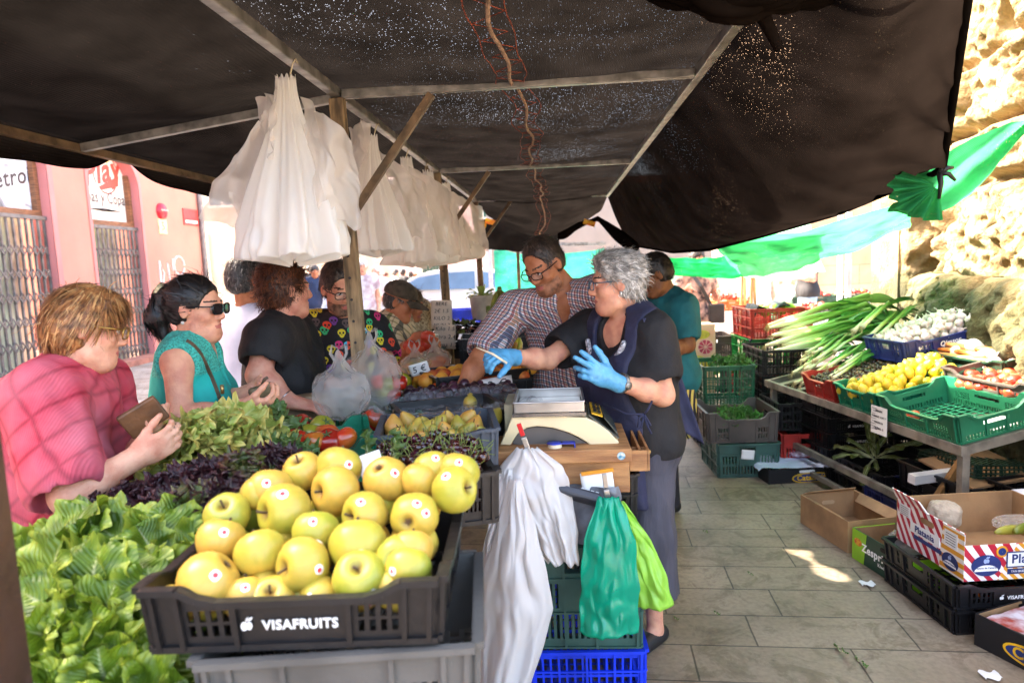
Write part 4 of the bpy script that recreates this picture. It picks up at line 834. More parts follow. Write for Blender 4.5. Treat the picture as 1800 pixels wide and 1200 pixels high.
heap(cI,'plum',.05,-.21,.22,-.10,.11,lambda x,y:.115+.01*math.cos(x*20),'dark purple plum in the black crate','plums in the black crate',layers=2)
slip('price_card','white handwritten price card lying on the plums','price card',W(873,677,2.90),(1,.1,.12),(.1,.6,.6),.14,.08,paperW,['2 €'],curl=.004)
cJ=crate_px('white edged black crate of orange peaches behind the plums',(752,678),(932,664),1.055,.27,.10,pBlack,'visa')
heap(cJ,'peach',.07,-.24,.26,-.09,.10,lambda x,y:.115+.03*max(0,x)*3,'orange red peach in the crate behind the plums','peaches in the crate behind the plums',layers=2,s=1.0)
cK=crate_px('black slotted crate behind the peaches',(770,664),(935,645),1.10,.3,.16,pBlack,'slots')
heap(cK,['tomato','peach'],.07,-.2,.2,-.1,.1,lambda x,y:.10,{'tomato':'red fruit in the black slotted crate behind the peaches','peach':'orange fruit in the black slotted crate behind the peaches'},{'tomato':'red fruit behind the peaches','peach':'orange fruit behind the peaches'},layers=1)
# crinkled clear film
def film_mat(name,c,al,rough=.12):
    t=NT(name); t.p.inputs['Base Color'].default_value=lin(c); t.p.inputs['Roughness'].default_value=rough; t.p.inputs['Specular IOR Level'].default_value=.8; tp=t.n('BsdfTransparent'); tl=t.n('BsdfTranslucent'); tl.inputs[0].default_value=lin(c); m=t.n('MixShader'); m.inputs[0].default_value=.58; t.l(t.p,0,m,1); t.l(tl,0,m,2); m2=t.n('MixShader'); m2.inputs[0].default_value=al; t.l(tp,0,m2,1); t.l(m,0,m2,2); t.l(m2,0,t.out,0); return t.m
film=film_mat('clear_film','cfd2d6',.22,.08); bagW=film_mat('milky_bag','fbf8f2',.86,.3); bagC=film_mat('thin_bag','efebe6',.30,.12); bagWt=film_mat('white_bag','f3eeea',.98,.45)
def crinkle(u,v):
    P=np.stack([u*6,v*5,u*0],1); c=np.array(cH.location); x=(u-.5)*.60; y=(v-.5)*.40; edge=np.maximum(np.abs(u-.5),np.abs(v-.5))*2; z=.10+.05*sm(.7,.95,edge)-.06*sm(.95,1.0,edge)*0+noise3(P,1)*.03+np.abs(noise3(P*2.2,2))*.03; ca,sa=math.cos(cH.rotation_euler.z),math.sin(cH.rotation_euler.z); return np.stack([c[0]+x*ca-y*sa,c[1]+x*sa+y*ca,c[2]+z],1)
o=grid_np('plastic_liner',crinkle,60,44,film,None); tag(o,'crinkled clear plastic sheet lining the black crate','plastic sheet')
for px,py,k in ((826,708,'pear'),(850,735,'pear'),(868,735,'pear'),(835,738,'pear'),(740,742,'pear')): fruit(k,W(px,py,G(px,py,1.03).y),'pear lying at the edge of the plastic lined crate','loose pears by the lined crate',s=.95)
# aubergines, bananas, peppers, courgettes further back
cL=crate('black crate heaped with dark aubergines near the second pole',(-.80,5.5,.74),.1,.7,.5,.2,pBlack,'visa')
heap(cL,'eggplant',.10,-.34,.34,-.2,.24,lambda x,y:.20+.12*math.cos(x*3.2)+.02,'glossy dark aubergine in the heap by the second pole','aubergines in the heap',layers=2,rot=lambda:(random.uniform(.6,1.8),random.uniform(-.6,.6),random.uniform(0,6.3)),s=1.05)
cM_=crate('green crate in front of the aubergines filled with cucumbers',(-1.02,4.35,.90),.05,.5,.36,.14,pGreen,'solid',(.02,0))
cuM=blush('courgette_skin','5d7a2c','86984a','a9ad6a',.4,12,.7)
for i in range(9):
    o=MB().tube([(-.10,0,0),(-.08,0,.004),(0,0,.008),(.08,0,.004),(.11,0,0)],[.008,.022,.024,.02,.006],10).build('courgette',cuM,None,True); o.location=(-1.02+random.uniform(-.2,.2),4.35+random.uniform(-.13,.13),1.05+random.uniform(0,.05)); o.rotation_euler=(0,random.uniform(-.2,.2),random.uniform(0,6.3)); tag(o,'pale green courgette in the crate by the man in the cap','courgette','courgettes in the green crate')
banM=blush('banana_skin','5f6a1c','86862a','a89a36',.45,10,.3)
def banana_bunch(loc,rz,n,label):
    t=thing('banana_bunch',label,'bananas',loc,(0,0,rz))
    for i in range(n):
        a=-.55+1.1*i/(n-1); row=i%2; pts=[]
        for k in range(9):
            s=k/8; ang=R(20)+s*R(95); rr=.15+.02*row; pts.append(V(math.sin(a)*(.03+.12*s)+.0, -rr*math.sin(ang)+.02*row, rr*math.cos(ang)+.0-.05*row))
        MB().tube(pts,[.006,.012,.017,.019,.0195,.019,.017,.012,.005],7).build('banana',banM,t,True)
    MB().tube([(0,-.03,.13),(0,-.02,.17)],[.02,.014],8).build('stalk',stemG,t,True); return t
p=W(858,588,4.5); banana_bunch((p.x,p.y,p.z+.02),.5,7,'large bunch of green bananas standing left of the checked shirt sleeve'); p=W(842,600,4.4); banana_bunch((p.x,p.y,p.z-.08),.9,6,'lower bunch of green bananas in front of the aubergines'); p=W(880,560,4.7); banana_bunch((p.x,p.y,p.z+.05),.1,7,'rear bunch of green bananas standing highest behind the sleeve')
crate('dark crate under the green bananas',(-.42,4.6,.86),.1,.5,.36,.24,pBlack,'slots')
pepM=fPP
for i,(px,py) in enumerate(((905,600),(912,612),(902,622),(915,628),(908,590))):
    o=MB().tube([(0,0,.06),(.01,0,.03),(.004,.0,-.02),(-.01,.0,-.07)],[.012,.018,.015,.004],8).build('long_pepper',pepM,None,True); o.location=W(px,py,4.0); o.rotation_euler=(random.uniform(-.4,.4),random.uniform(-.5,.5),random.uniform(0,6)); tag(o,'long yellow green pepper hanging beside the checked shirt','pepper','long peppers beside the checked shirt')
o=crate('grey crate under the hanging yellow peppers',(-.17,4.0,.86),.1,.36,.3,.2,pGrey,'slots')
# plants and white bucket behind the bananas
o=MB().lathe([(.001,0),(.085,0),(.105,.19),(.112,.19),(.108,.2),(.10,.19),(.08,.02)],24).build('white_bucket',pm('bucket_white','dcd8d2',.4),None,True); o.location=W(848,540,5.6)+V(0,0,-.1); tag(o,'white bucket of pale green leaves behind the bananas','bucket')
# ================================================================ people
def skin_mat(name,c,c2): 
    return pm(name,c,.55,.1,22,.25,160,col2=c2,sss=.10,spec=.35,det=6)
SK={'fair':skin_mat('skin_fair','d9a283','c98468'),'warm':skin_mat('skin_warm','d89d7c','c5836a'),'tan':skin_mat('skin_tan','b87753','a3623f'),'brown':skin_mat('skin_brown','8a5a38','6f4429'),'rosy':skin_mat('skin_rosy','d59a80','c67d66')}
lipM=pm('lips','b5655a',.4,.08,30); eyeW=pm('eye_white','d9d2ca',.25,.03); irisM=pm('iris','2a1c14',.2); browD=pm('eyebrow','3a2a20',.8,.2,60)
def hairmats(n,*cs): return [pm(n+'_'+str(i),c,.5,.25,40,rnd=0) for i,c in enumerate(cs)]
HA={'grey':hairmats('grey_hair','8d867e','b3aba1','d2cbc2'),'blond':hairmats('blond_hair','82512b','a26c3c','bd8f5a'),'black':hairmats('black_hair','120d0b','1c1411','2c2019'),'auburn':hairmats('auburn_hair','3a1c0e','552a14','7a4320'),'brown':hairmats('dark_brown_hair','2a1e16','3d2d22','55443a'),'white':hairmats('white_hair','b9b4ae','d0cbc5','e0dcd6'),'salt':hairmats('salt_hair','2a2624','47423f','77716c')}
def U(v): return Vector(v).normalized()
def frame(theta,pitch=0,roll=0):   # columns: right, forward, up
    f=V(math.cos(theta),math.sin(theta),0); r=V(f.y,-f.x,0); M=Matrix((r,f,V(0,0,1))).transposed()
    return M@Matrix.Rotation(-pitch,3,'X')@Matrix.Rotation(roll,3,'Y')
def hpos(c,M,s,p): return c+M@(Vector(p)*s)
def head_prims(S,c,M,s,male,nose=1.0,jaw=1.0,neckb=None,neckr=.055,ears=True):
    P=lambda *p:hpos(c,M,s,p)
    S.ell(P(0,-.012,.040),(.074*s,.094*s,.088*s),.02,M).ell(P(0,.024,-.030),(.059*s*jaw,.066*s,.086*s),.03,M).cap(P(-.018,.066,-.094),P(.018,.066,-.094),.020*s,k=.03)
    S.cap(P(-.045,.02,-.075),P(-.012,.055,-.092),.022*s*jaw,k=.03).cap(P(.045,.02,-.075),P(.012,.055,-.092),.022*s*jaw,k=.03)
    S.cap(P(-.030,.080,.030),P(.030,.080,.030),.011*s,k=.02)
    for a in(-1,1):
        S.ell(P(a*.040,.060,-.020),(.022*s,.022*s,.022*s),.02,M); S.ell(P(a*.031,.099,.010),(.017*s,.014*s,.012*s),.014,M,True); S.ell(P(a*.031,.079,.010),(.0135*s,.0125*s,.0115*s),.004,M)
        S.cap(P(a*.016,.0905,.0185),P(a*.046,.078,.0175),.0045*s,k=.006)
        S.ell(P(a*.011,.093,-.028),(.009*s,.011*s,.008*s),.006,M)
        if ears:
            S.ell(P(a*.078,-.004,.002),(.009*s,.019*s,.031*s),.006,M@Matrix.Rotation(a*.35,3,'Z')); S.ell(P(a*.088,.004,.004),(.005*s,.010*s,.018*s),.006,M,True)
    S.cap(P(0,.088,.016),P(0,.104*(.6+.4*nose),-.020),.0085*s,.0125*s*nose,.014)
    S.ell(P(0,.085,-.0535),(.023*s,.012*s,.0058*s),.006,M).ell(P(0,.083,-.066),(.020*s,.013*s,.0068*s),.006,M); S.cap(P(-.020,.099,-.0595),P(.020,.099,-.0595),.0022*s,k=.004,sub=True)
    if neckb is not None:
        S.cap(P(0,-.022,-.045),neckb,neckr*.93,neckr*1.08,.03); S.cap(P(0,.03,-.085),neckb+M@V(0,.004,0)*s,.026*s,neckr*.75,.025)
def hand_prims(S,w,d,n,right,curl=(.25,.3,.25),spread=.06,thumb=(.75,.5),s=1.0,infl=0,fc=None,pinch=False):
    d=U(d); n=Vector(n); n=U(n-d*n.dot(d)); side=d.cross(n)*(1 if right else -1); t=s
    B=Matrix((side,d,n)).transposed()
    S.ell(w+d*.050*t,(.040*t+infl,.054*t+infl,.0155*t+infl),.012,B); S.cap(w-d*.012*t,w+d*.03*t,.027*t+infl,.026*t+infl,.02); S.ell(w+d*.035*t+side*.020*t+n*.010*t,(.018*t+infl,.03*t+infl,.014*t+infl),.012,B)
    tips=[]
    for i,(o,l) in enumerate(((.028,.070),(.0095,.079),(-.0095,.073),(-.027,.058))):
        p=w+d*(.092-.004*abs(i-1))*t+side*o*t; c=fc[i] if fc else curl; ang=0; f=d+side*(o/.028)*spread; f.normalize(); q=p-f*.02*t; r=.0092*t
        S.cap(q,p,r*1.05+infl,r+infl,.008)
        for k,(fr,cr) in enumerate(zip((.44,.32,.24),c)):
            ang+=cr; g=f*math.cos(ang)+n*math.sin(ang); e=p+g*l*fr*t; S.cap(p,e,(r-.0006*k)+infl,(r-.0006*(k+1)-.0003)+infl,.004); p=e
        tips.append(p)
    a,b=thumb; p0=w+d*.022*t+side*.026*t+n*.006*t; g=U(d*math.cos(a)+side*math.sin(a)+n*.25); p1=p0+g*.042*t; g2=U(g+n*b*.8+d*.35); p2=p1+g2*.032*t; g3=U(g2+n*b*.5+d*.2); p3=p2+g3*.025*t
    S.cap(p0,p1,.0135*t+infl,.0115*t+infl,.010); S.cap(p1,p2,.0112*t+infl,.0100*t+infl,.006); S.cap(p2,p3,.0100*t+infl,.0078*t+infl,.006)
    return tips
def fold_fn(amp,seed,sc=(15,15,6)):
    sc=np.array(sc,float)
    def f(P): 
        a=noise3(P*sc,seed); return amp*(1.0-np.abs(a)*3.2)*.6+amp*.8*noise3(P*sc*np.array([.5,.5,1.3]),seed+1)+amp*.35*noise3(P*34,seed+2)
    return f
def sdf_obj(S,name,mats,vox,parent,mi=None,org=None):
    v,f=S.mesh(vox); m=None
    if mi is not None: c=v[f].mean(1); m=mi(c)
    return mesh_obj(name,v-np.array(org if org is not None else parent.location),f,mats,parent,True,m)
def strands(name,mats,roots,normals,dirf,n,length,parent,width=.0028,lift=.35,seed=1,curl=0,segs=5,wild=.25,org=None,surf=None):
    rs=np.random.RandomState(seed); V_=[];F=[];Mi=[]; idx=rs.choice(len(roots),n); org=np.array(org if org is not None else parent.location)
    for q in idx:
        p=np.array(roots[q])+rs.randn(3)*.003; nn=np.array(normals[q]); d=np.array(dirf(p,nn))+rs.randn(3)*wild; d/=np.linalg.norm(d)+1e-9; L=length*rs.uniform(.6,1.2); w=width*rs.uniform(.6,1.3); b=len(V_); side=np.cross(d,nn); side/=np.linalg.norm(side)+1e-9; ph=rs.rand()*6.28; m=rs.choice(len(mats),p=[.3,.45,.25] if len(mats)==3 else None)
        for k in range(segs+1):
            t=k/segs; c=p+d*L*t+nn*L*(lift*t-(lift*1.1)*t*t)+(side*math.sin(ph+t*9)+nn*math.cos(ph+t*9))*curl*min(1,t*3); ww=w*(1-t*.85); V_.append(c+side*ww-org); V_.append(c-side*ww-org)
            if k: F.append((b+2*k-2,b+2*k-1,b+2*k+1,b+2*k)); Mi.append(m)
    return mesh_obj(name,V_,np.array(F),mats,parent,True,Mi)
class Person:
    def __init__(s,label,base,height=1.65,theta=0,lean=0.0,skin='warm',male=True,wide=1.0,deep=1.0,group=None,name='person'):
        s.t=thing(name,label,'person',base,group=group); s.o=Vector(base); s.h=height; s.k=height/1.70; s.th=theta; s.male=male; s.sk=SK[skin]; s.w=wide; s.dp=deep
        f=V(math.cos(theta),math.sin(theta),0); r=V(f.y,-f.x,0); k=s.k; s.f=f; s.r=r; B=s.o; L=lambda x,y,z:B+r*x*k+f*y*k+V(0,0,z*k)
        sw=.185 if male else .165; s.J=dict(pel=L(0,0,.93),neck=L(0,.02+lean*.55,1.45-lean*.1),shR=L(sw,.0+lean*.5,1.39-lean*.1),shL=L(-sw,lean*.5,1.39-lean*.1),elR=L(sw+.05,-.02+lean*.5,1.10),elL=L(-sw-.05,-.02+lean*.5,1.10),wrR=L(sw+.04,.10+lean*.5,.87),wrL=L(-sw-.04,.10+lean*.5,.87),hiR=L(.09,0,.90),hiL=L(-.09,0,.90),knR=L(.10,.03,.49),knL=L(-.10,.03,.49),anR=L(.10,0,.085),anL=L(-.10,0,.085),head=L(0,.055+lean*.65,1.575-lean*.12))
        s.hM=frame(theta); s.hs=k; s.hand={'R':dict(d=f*.3+V(0,0,-1),n=-r),'L':dict(d=f*.3+V(0,0,-1),n=r)}
        s.bust=None; s.belly=0
    def torso(s,S,e=0,arms=False):
        J=s.J; k=s.k; up=U(J['neck']-J['pel']); side=U(J['shR']-J['shL']); f=U(up.cross(side)); side=U(f.cross(up)); B=Matrix((side,f,up)).transposed(); s.B=B; N=J['neck']; P=J['pel']; D=N-P; hw=(J['shR']-J['shL']).length/2; w=s.w; dp=s.dp
        C=lambda a:P+D*a
        S.ell(C(.74)-f*.005*k,((hw*.92+e),(.105*k*dp+e),(.185*k+e)),.05,B); S.ell(C(.40),((.155*k*w+e),(.115*k*dp+e),(.20*k+e)),.06,B); S.ell(C(.05),((.175*k*w+e),(.125*k*dp+e),(.15*k+e)),.06,B)
        S.cap(J['shR']-side*.02,J['shL']+side*.02,.055*k+e,k=.05); S.cap(N-up*.01,J['shR']-side*.03+up*.01,.042*k+e,.042*k+e,.04); S.cap(N-up*.01,J['shL']+side*.03+up*.01,.042*k+e,.042*k+e,.04)
        if s.bust:
            b=s.bust
            for a in(-1,1): S.ell(C(.60-.04*b)+f*(.075*dp*k)+side*a*.078*k*w,(.078*k*b+e,.070*k*b+e,.080*k*b+e),.05,B)
        if s.belly: S.ell(C(.28)+f*.05*k,((.14*k*w+e),(.10*k*s.belly+e),(.15*k+e)),.07,B)
        s.up=up; s.side=side; s.fw=f
    def limb(s,S,sd,e=0,upto=None,fore=True,k0=.03):
        J=s.J; k=s.k; m=1.0 if s.male else .95; m*=getattr(s,'arm',1.0); a,b,c=J['sh'+sd],J['el'+sd],J['wr'+sd]
        S.cap(a,b,.052*k*m+e,.041*k*m+e,k0); S.cap(b,b+(c-b)*.35,.041*k*m+e,.042*k*m+e,.03); S.cap(b+(c-b)*.35,c,.042*k*m+e,.027*k+e,.03)
    def body(s,vox=.006,legs=True,gloves=(),handkw={},stub=None,extra=None,bare_legs=False):
        S=SDF(); J=s.J; k=s.k; s.torso(S)
        for sd in 'RL':
            s.limb(S,sd)
            if legs: S.cap(J['hi'+sd],J['kn'+sd],.072*k,.05*k,.04); S.cap(J['kn'+sd],J['an'+sd],.05*k,.034*k,.03); S.cap(J['an'+sd]-V(0,0,.04*k),J['an'+sd]+s.f*.13*k-V(0,0,.055*k),.035*k,.028*k,.03)
        head_prims(S,J['head'],s.hM,s.hs,s.male,neckb=J['neck'],neckr=(.057 if s.male else .046)*k,**getattr(s,'face',{}))
        s.tips={}
        for sd in 'RL':
            if sd in gloves: S.cap(J['wr'+sd],J['wr'+sd]+U(s.hand[sd]['d'])*.03,.024*k,k=.02); continue
            s.tips[sd]=hand_prims(S,J['wr'+sd],right=sd=='R',s=k*1.0,**s.hand[sd])
        if extra: extra(S)
        H=np.array(s.J['head']); M=_rot3(s.hM); hs=s.hs
        def mi(c):
            q=(c-H)@M/hs; r=np.zeros(len(c),int); x=np.abs(q[:,0])
            lp=(((q[:,0])/.022)**2+((q[:,2]+.060)/.0095)**2<1)&(q[:,1]>.083); r[lp]=1
            ey=(((x-.031)/.0135)**2+((q[:,2]-.010)/.0068)**2<1)&(q[:,1]>.070); r[ey]=2; r[ey&(((x-.031)**2+(q[:,2]-.010)**2)<.0062**2)]=3
            br=(np.abs(q[:,2]-.034-.004*np.cos((x-.034)*60))<.0038)&(x>.012)&(x<.052)&(q[:,1]>.06); r[br]=4
            if stub: r[(q[:,2]<-.045)&(q[:,1]>.015)&(q[:,2]>-.125)&~lp&(r==0)&(np.linalg.norm(q,axis=1)<.14)]=5
            return r
        return sdf_obj(S,'body',[s.sk,lipM,eyeW,irisM,browD]+([stub] if stub else []),vox,s.t,mi)
    def top(s,mat,name='shirt',e=.013,sleeve=.55,sl_e=.018,hem=None,neck='crew',vox=.007,fold=.006,seed=1,flare=0,mi=None,extra=None,collar=None):
        S=SDF(); J=s.J; k=s.k; s.torso(SDF())
        m=getattr(s,'arm',1.0)
        for sd in 'RL':
            a,b,c=J['sh'+sd],J['el'+sd],J['wr'+sd]
            if sleeve:
                if sleeve<=1: E_=a+(b-a)*sleeve; S.ops.append(('cap',(np.array(a),np.array(E_-U(b-a)*.03),.056*k*m,.046*k*m+.012),.04,sl_e)); s._slv=None
                else: E_=b+(c-b)*(sleeve-1); S.cap(a,b,.056*k*m+sl_e,.045*k*m+sl_e,.04); S.cap(b,E_-U(c-b)*.02,.045*k*m+sl_e,.038*k*m+sl_e,.03)
                ax=U(b-a) if sleeve<=1 else U(c-b)
                S.ops.append(('cap-',(np.array(E_+ax*.055),np.array(E_+ax*.12),.085,.085),.004,0.0)) if sleeve<=1 else S.ops.append(('cap-',(np.array(E_+ax*.062),np.array(E_+ax*.09),.07,.07),.004,0.0))
        s.torso(S,e)
        if hem is not None and flare: S.ell(J['pel']-V(0,0,.02),(.19*k*s.w+flare,.14*k*s.dp+flare,.16*k),.06,s.B)
        if not sleeve:
            for sd in 'RL': S.ops.append(('ell-',(np.array(J['sh'+sd]+s.side*(1 if sd=='R' else -1)*.055-V(0,0,.015)),np.array((.062,.10,.085))*k,_rot3(s.B)),.012,0.0))
        if extra: extra(S)
        N=J['neck']; hd=J['head']
        S.cap(N-s.up*.012,hd,.060*k,.07*k,.012,sub=True)
        if neck=='v': 
            for i in range(8): t=-.5+1.5*i/7; S.ell(N+s.fw*(.080+.055*t)*k*max(1,s.dp*.95)-s.up*(.005+.10*t)*k,((.040-.030*t)*k,.045*k,.032*k),.006,s.B,True)
        if neck=='scoop': S.ell(N+s.fw*.09*k-s.up*.03*k,(.07*k,.075*k,.085*k),.012,s.B,True)
        if hem is not None: S.cut((0,0,hem),(0,0,-1))
        S.disp=fold_fn(fold,seed)
        o=sdf_obj(S,name,mat,vox,s.t,mi)
        if collar: s.collar(collar)
        return o
    def collar(s,mat,h=.035,open_=.5):
        N=s.J['neck']; k=s.k; mb=MB()
        def f(u,v):
            a=open_+u*(2*PI-2*open_); ax=(math.sin(a)*s.side*.066+math.cos(a)*s.fw*.070)*k; w=v*2-1
            p=N+ax*(1+.10*(1-abs(w)))+s.up*(.012+(.030*(1-w*w)) )*k; 
            if w>0: p=p+ax*.30*w-s.up*.012*w
            if a<open_+.5 or a>2*PI-open_-.5: p=p-s.up*.045*max(0,w)*k
            return p-s.o
        mb.grid(f,36,9); o=mb.build('collar',mat,s.t,True); sd=o.modifiers.new('s','SOLIDIFY'); sd.thickness=.003; return o
    def trousers(s,mat,name='trousers',e=.014,wide=0,hem=.06,vox=.009,fold=.006,seed=5,skirt=False):
        S=SDF(); J=s.J; k=s.k; s.torso(SDF()); S.ell(J['pel']-V(0,0,.0),(.165*k*s.w+e,.120*k*s.dp+e,.13*k+e),.05,s.B)
        for sd in 'RL':
            S.cap(J['hi'+sd],J['kn'+sd],.085*k*(.5+.5*s.w)+e,.056*k+e+wide*.6,.04); S.cap(J['kn'+sd],J['an'+sd]+V(0,0,-.03),.056*k+e+wide*.6,.045*k+e+wide,.03)
        S.cut((0,0,J['pel'].z+.10),(0,0,1)); S.cut((0,0,s.o.z+hem),(0,0,-1)); S.disp=fold_fn(fold,seed,(13,13,4)); return sdf_obj(S,name,mat,vox,s.t)
    def shoes(s,mat):
        S=SDF(); k=s.k
        for sd in 'RL':
            a=s.J['an'+sd]; S.cap(a-V(0,0,.045*k)-s.f*.03,a+s.f*.12*k-V(0,0,.052*k),.042*k,.036*k,.03)
        S.cut((0,0,s.o.z+.003),(0,0,-1)); return sdf_obj(S,'shoes',mat,.01,s.t)
    def hair(s,key,style='short',n=1300,vox=.006,ln=.03,seed=2,vol=.010,front=.082,low=-.03,dirf=None,curl=0,wild=.18,lift=.16,extra=None,width=.0026,side=.0):
        c,M,hs=s.J['head'],s.hM,s.hs; S=SDF(); P=lambda *p:hpos(c,M,hs,p)
        S.ell(P(0,-.016,.044),((.076+vol)*hs,(.096+vol)*hs,(.090+vol)*hs),.02,M)
        if low<-.02: S.ell(P(0,-.035,-.01),((.072+vol*.9)*hs,(.075+vol)*hs,(abs(low)+.03)*hs),.03,M)
        if extra: extra(S,P,hs,M)
        S.ell(P(0,.105,-.045),(.098*hs,.090*hs,(.045+front)*hs*1.05),.012,M,True)
        for a in(-1,1): S.ell(P(a*.095,.018,-.015-side),(.04*hs,.034*hs,.045*hs),.01,M,True)
        S.cap(P(0,-.0,-.11+min(0,low+.03)),P(0,-.02,-.16+low),.085*hs,k=.01,sub=True)
        S.disp=lambda Q:.004*noise3(Q*np.array([60,60,25]),seed)+.003*noise3(Q*25,seed+1)
        v,f=S.mesh(vox); o=mesh_obj('hair',v-np.array(s.o),f,HA[key],s.t,True,(noise3(v[f].mean(1)*np.array([70,70,22]),seed)>0).astype(int))
        cc=np.array(P(0,-.015,.035)); nn=v-cc; nn/=np.linalg.norm(nn,axis=1)[:,None]; q=(v-np.array(c))@_rot3(M)/hs
        ok=np.nonzero(nn@_rot3(M)[:,2]>-.75)[0]; Z=np.array(M@V(0,0,1)); F=np.array(M@V(0,1,0))
        cw_=np.array(P(0,-.02,.13)); hc_=np.array(P(0,0,0))
        def dflt(p,n_):
            y=(p-hc_)@F; z=(p-hc_)@Z; g=float(sm(.02,.06,np.array(y)))*float(sm(.03,.07,np.array(z))); d=(p-cw_); d=d/(np.linalg.norm(d)+1e-6); return d*(1-g)+(-F*.8+Z*.15)*g-Z*.3*(1-g)
        df=dirf or dflt
        st=strands('hair_strands',HA[key],v[ok],nn[ok],lambda p,n_:(lambda d:d-n_*(d@n_)*.8)(np.array(df(p,n_),float)),n,ln,o,width,lift,seed,curl,wild=wild,org=s.o); strands('flyaway_hair',HA[key],v[ok],nn[ok],lambda p,n_:(lambda d:d-n_*(d@n_)*.5)(np.array(df(p,n_),float)),max(30,n//14),ln*1.25,o,width*.55,lift+.35,seed+9,curl+.004,wild=.7,org=s.o); return o
    def glasses(s,mat,lens=None,rx=.026,rz=.017,dark=False,z=.008,y=.112):
        c,M,hs=s.J['head'],s.hM,s.hs; P=lambda *p:hpos(c,M,hs,p)-s.o; fr=MB(); ln=MB()
        for a in(-1,1):
            pts=[]
            for i in range(15):
                t=2*PI*i/14; ex=lambda q:math.copysign(abs(q)**.6,q); pts.append(P(a*.034+rx*ex(math.cos(t)),y-.010*abs(a*.034+rx*ex(math.cos(t)))/.06,z+rz*ex(math.sin(t))))
            fr.tube(pts,.0021 if not dark else .003,6,cap=False); ln.add([p for p in pts[:-1]],[tuple(range(14))])
            fr.tube([P(a*.060,y-.011,z+.010),P(a*.080,y-.05,z+.010),P(a*.083,.0,z+.008),P(a*.080,-.02,z-.012)],[.0028,.0024,.002,.0018],6)
        fr.tube([P(-.010,y,z+.006),P(0,y+.003,z+.009),P(.010,y,z+.006)],.002,6); o=fr.build('sunglasses' if dark else 'glasses',mat,s.t,True); ln.build('lens',lens or pm('lens_clear','c9c4be',.05,.02,alpha=.18),o); return o
frameBk=pm('black_frame','121113',.25,.05); lensD=pm('dark_lens','1a1310',.08,.1); frameG=pm('gold_frame','b98f4a',.3,.1,metal=.8)
# ---- cloth patterns (woven / printed colour)
def plaid(name,base,bands,scale,rot=(0,0,0),rough=.85):
    """bands: list of (axis, position, width, colour, strength) inside one repeat"""
    t=NT(name); tc=t.n('TexCoord'); mp=t.n('Mapping'); mp.inputs['Rotation'].default_value=rot; mp.inputs['Scale'].default_value=(scale,)*3; t.l(tc,3,mp,0); 
    nz=t.n('TexNoise'); t.l(tc,3,nz,'Vector'); nz.inputs['Scale'].default_value=6; ad=t.mix(.07*scale/9,(mp,0),(nz,1),'ADD'); sx0=t.n('SeparateXYZ'); t.l(ad,0,sx0,0); zy=t.math('MULTIPLY_ADD',(sx0,1),.75,(sx0,2)); cb=t.n('CombineXYZ'); t.l(sx0,0,cb,0); t.l(sx0,1,cb,1); t.l(zy,0,cb,2); sx=t.n('SeparateXYZ'); t.l(cb,0,sx,0); c=None
    col=t.n('RGB'); col.outputs[0].default_value=lin(base); c=col
    for ax,pos,w,cc,st in bands:
        fr=t.math('FRACT',(sx,ax)); d=t.math('ABSOLUTE',t.math('SUBTRACT',fr,pos)); m=t.math('LESS_THAN',d,w/2); m2=t.math('MULTIPLY',m,st); c=t.mix(m2,c,cc,'MULTIPLY')
    t.l(c,0,t.p,'Base Color'); t.p.inputs['Roughness'].default_value=rough; return t.m
# ---------------------------------------------------------------- vendor: grey haired woman
P_=Person('grey haired woman vendor with glasses, navy apron and blue gloves behind the scale',(W(1112,800,2.72).x,2.74,0),1.62,R(229),0,'warm',False,1.17,1.15); p=P_
J=p.J; J['head']=W(1083,500,2.70); J['neck']=W(1108,562,2.74); J['shL']=W(1148,586,2.62); J['shR']=W(1035,580,2.90); J['elL']=W(1166,694,2.55); J['wrL']=W(1075,668,2.40); J['elR']=W(962,632,2.72); J['wrR']=W(896,627,2.55); J['pel']=W(1122,775,2.74)
p.hM=frame(R(186),R(4)); p.hs=.95; p.bust=1.3; p.belly=1.1; p.arm=1.02
p.hand['L']=dict(d=U(W(1010,636,2.32)-J['wrL']),n=V(.1,.95,-.25),fc=[(.12,.1,.1),(.1,.12,.1),(.55,.6,.4),(.75,.7,.5)],spread=.22,thumb=(.75,.1),s=1.0)
p.hand['R']=dict(d=U(W(858,622,2.44)-J['wrR']),n=V(-.15,.5,-.75),fc=[(.75,.8,.4),(.85,.9,.5),(1.0,.9,.6),(1.0,.9,.6)],thumb=(.6,.7))
p.face=dict(nose=1.05,jaw=1.08)
hk={sd:dict(p.hand[sd]) for sd in 'RL'}
p.body(.0052,gloves='RL')
glM=pm('blue_nitrile','569ac0',.38,.08,30,.2,120)
for sd in 'RL':
    S=SDF(); h=hk[sd]; h.pop('s',None); hand_prims(S,J['wr'+sd],right=sd=='R',s=1.0,infl=.0012,**h); d=U(h['d']); S.cap(J['wr'+sd]-d*.035,J['wr'+sd],.0335,.030,.012); S.disp=lambda Q:.0012*noise3(Q*70,3); sdf_obj(S,'glove',glM,.0034,p.t)
blk=pm('black_jersey','171415',.8,.2,9,.2,80); navy=pm('navy_apron_cloth','25263f',.8,.15,10,.25,140); gryT=pm('grey_trouser_cloth','45424a',.85,.15,14,.3,90,stretch=(1,1,.2))
p.top(blk,'blouse',.016,.72,.028,hem=J['pel'].z-.03,neck='scoop',vox=.0062,fold=.006,seed=3,flare=0)
p.trousers(gryT,wide=.05,hem=.23,fold=.010); p.shoes(pm('dark_shoe','1b191a',.5))
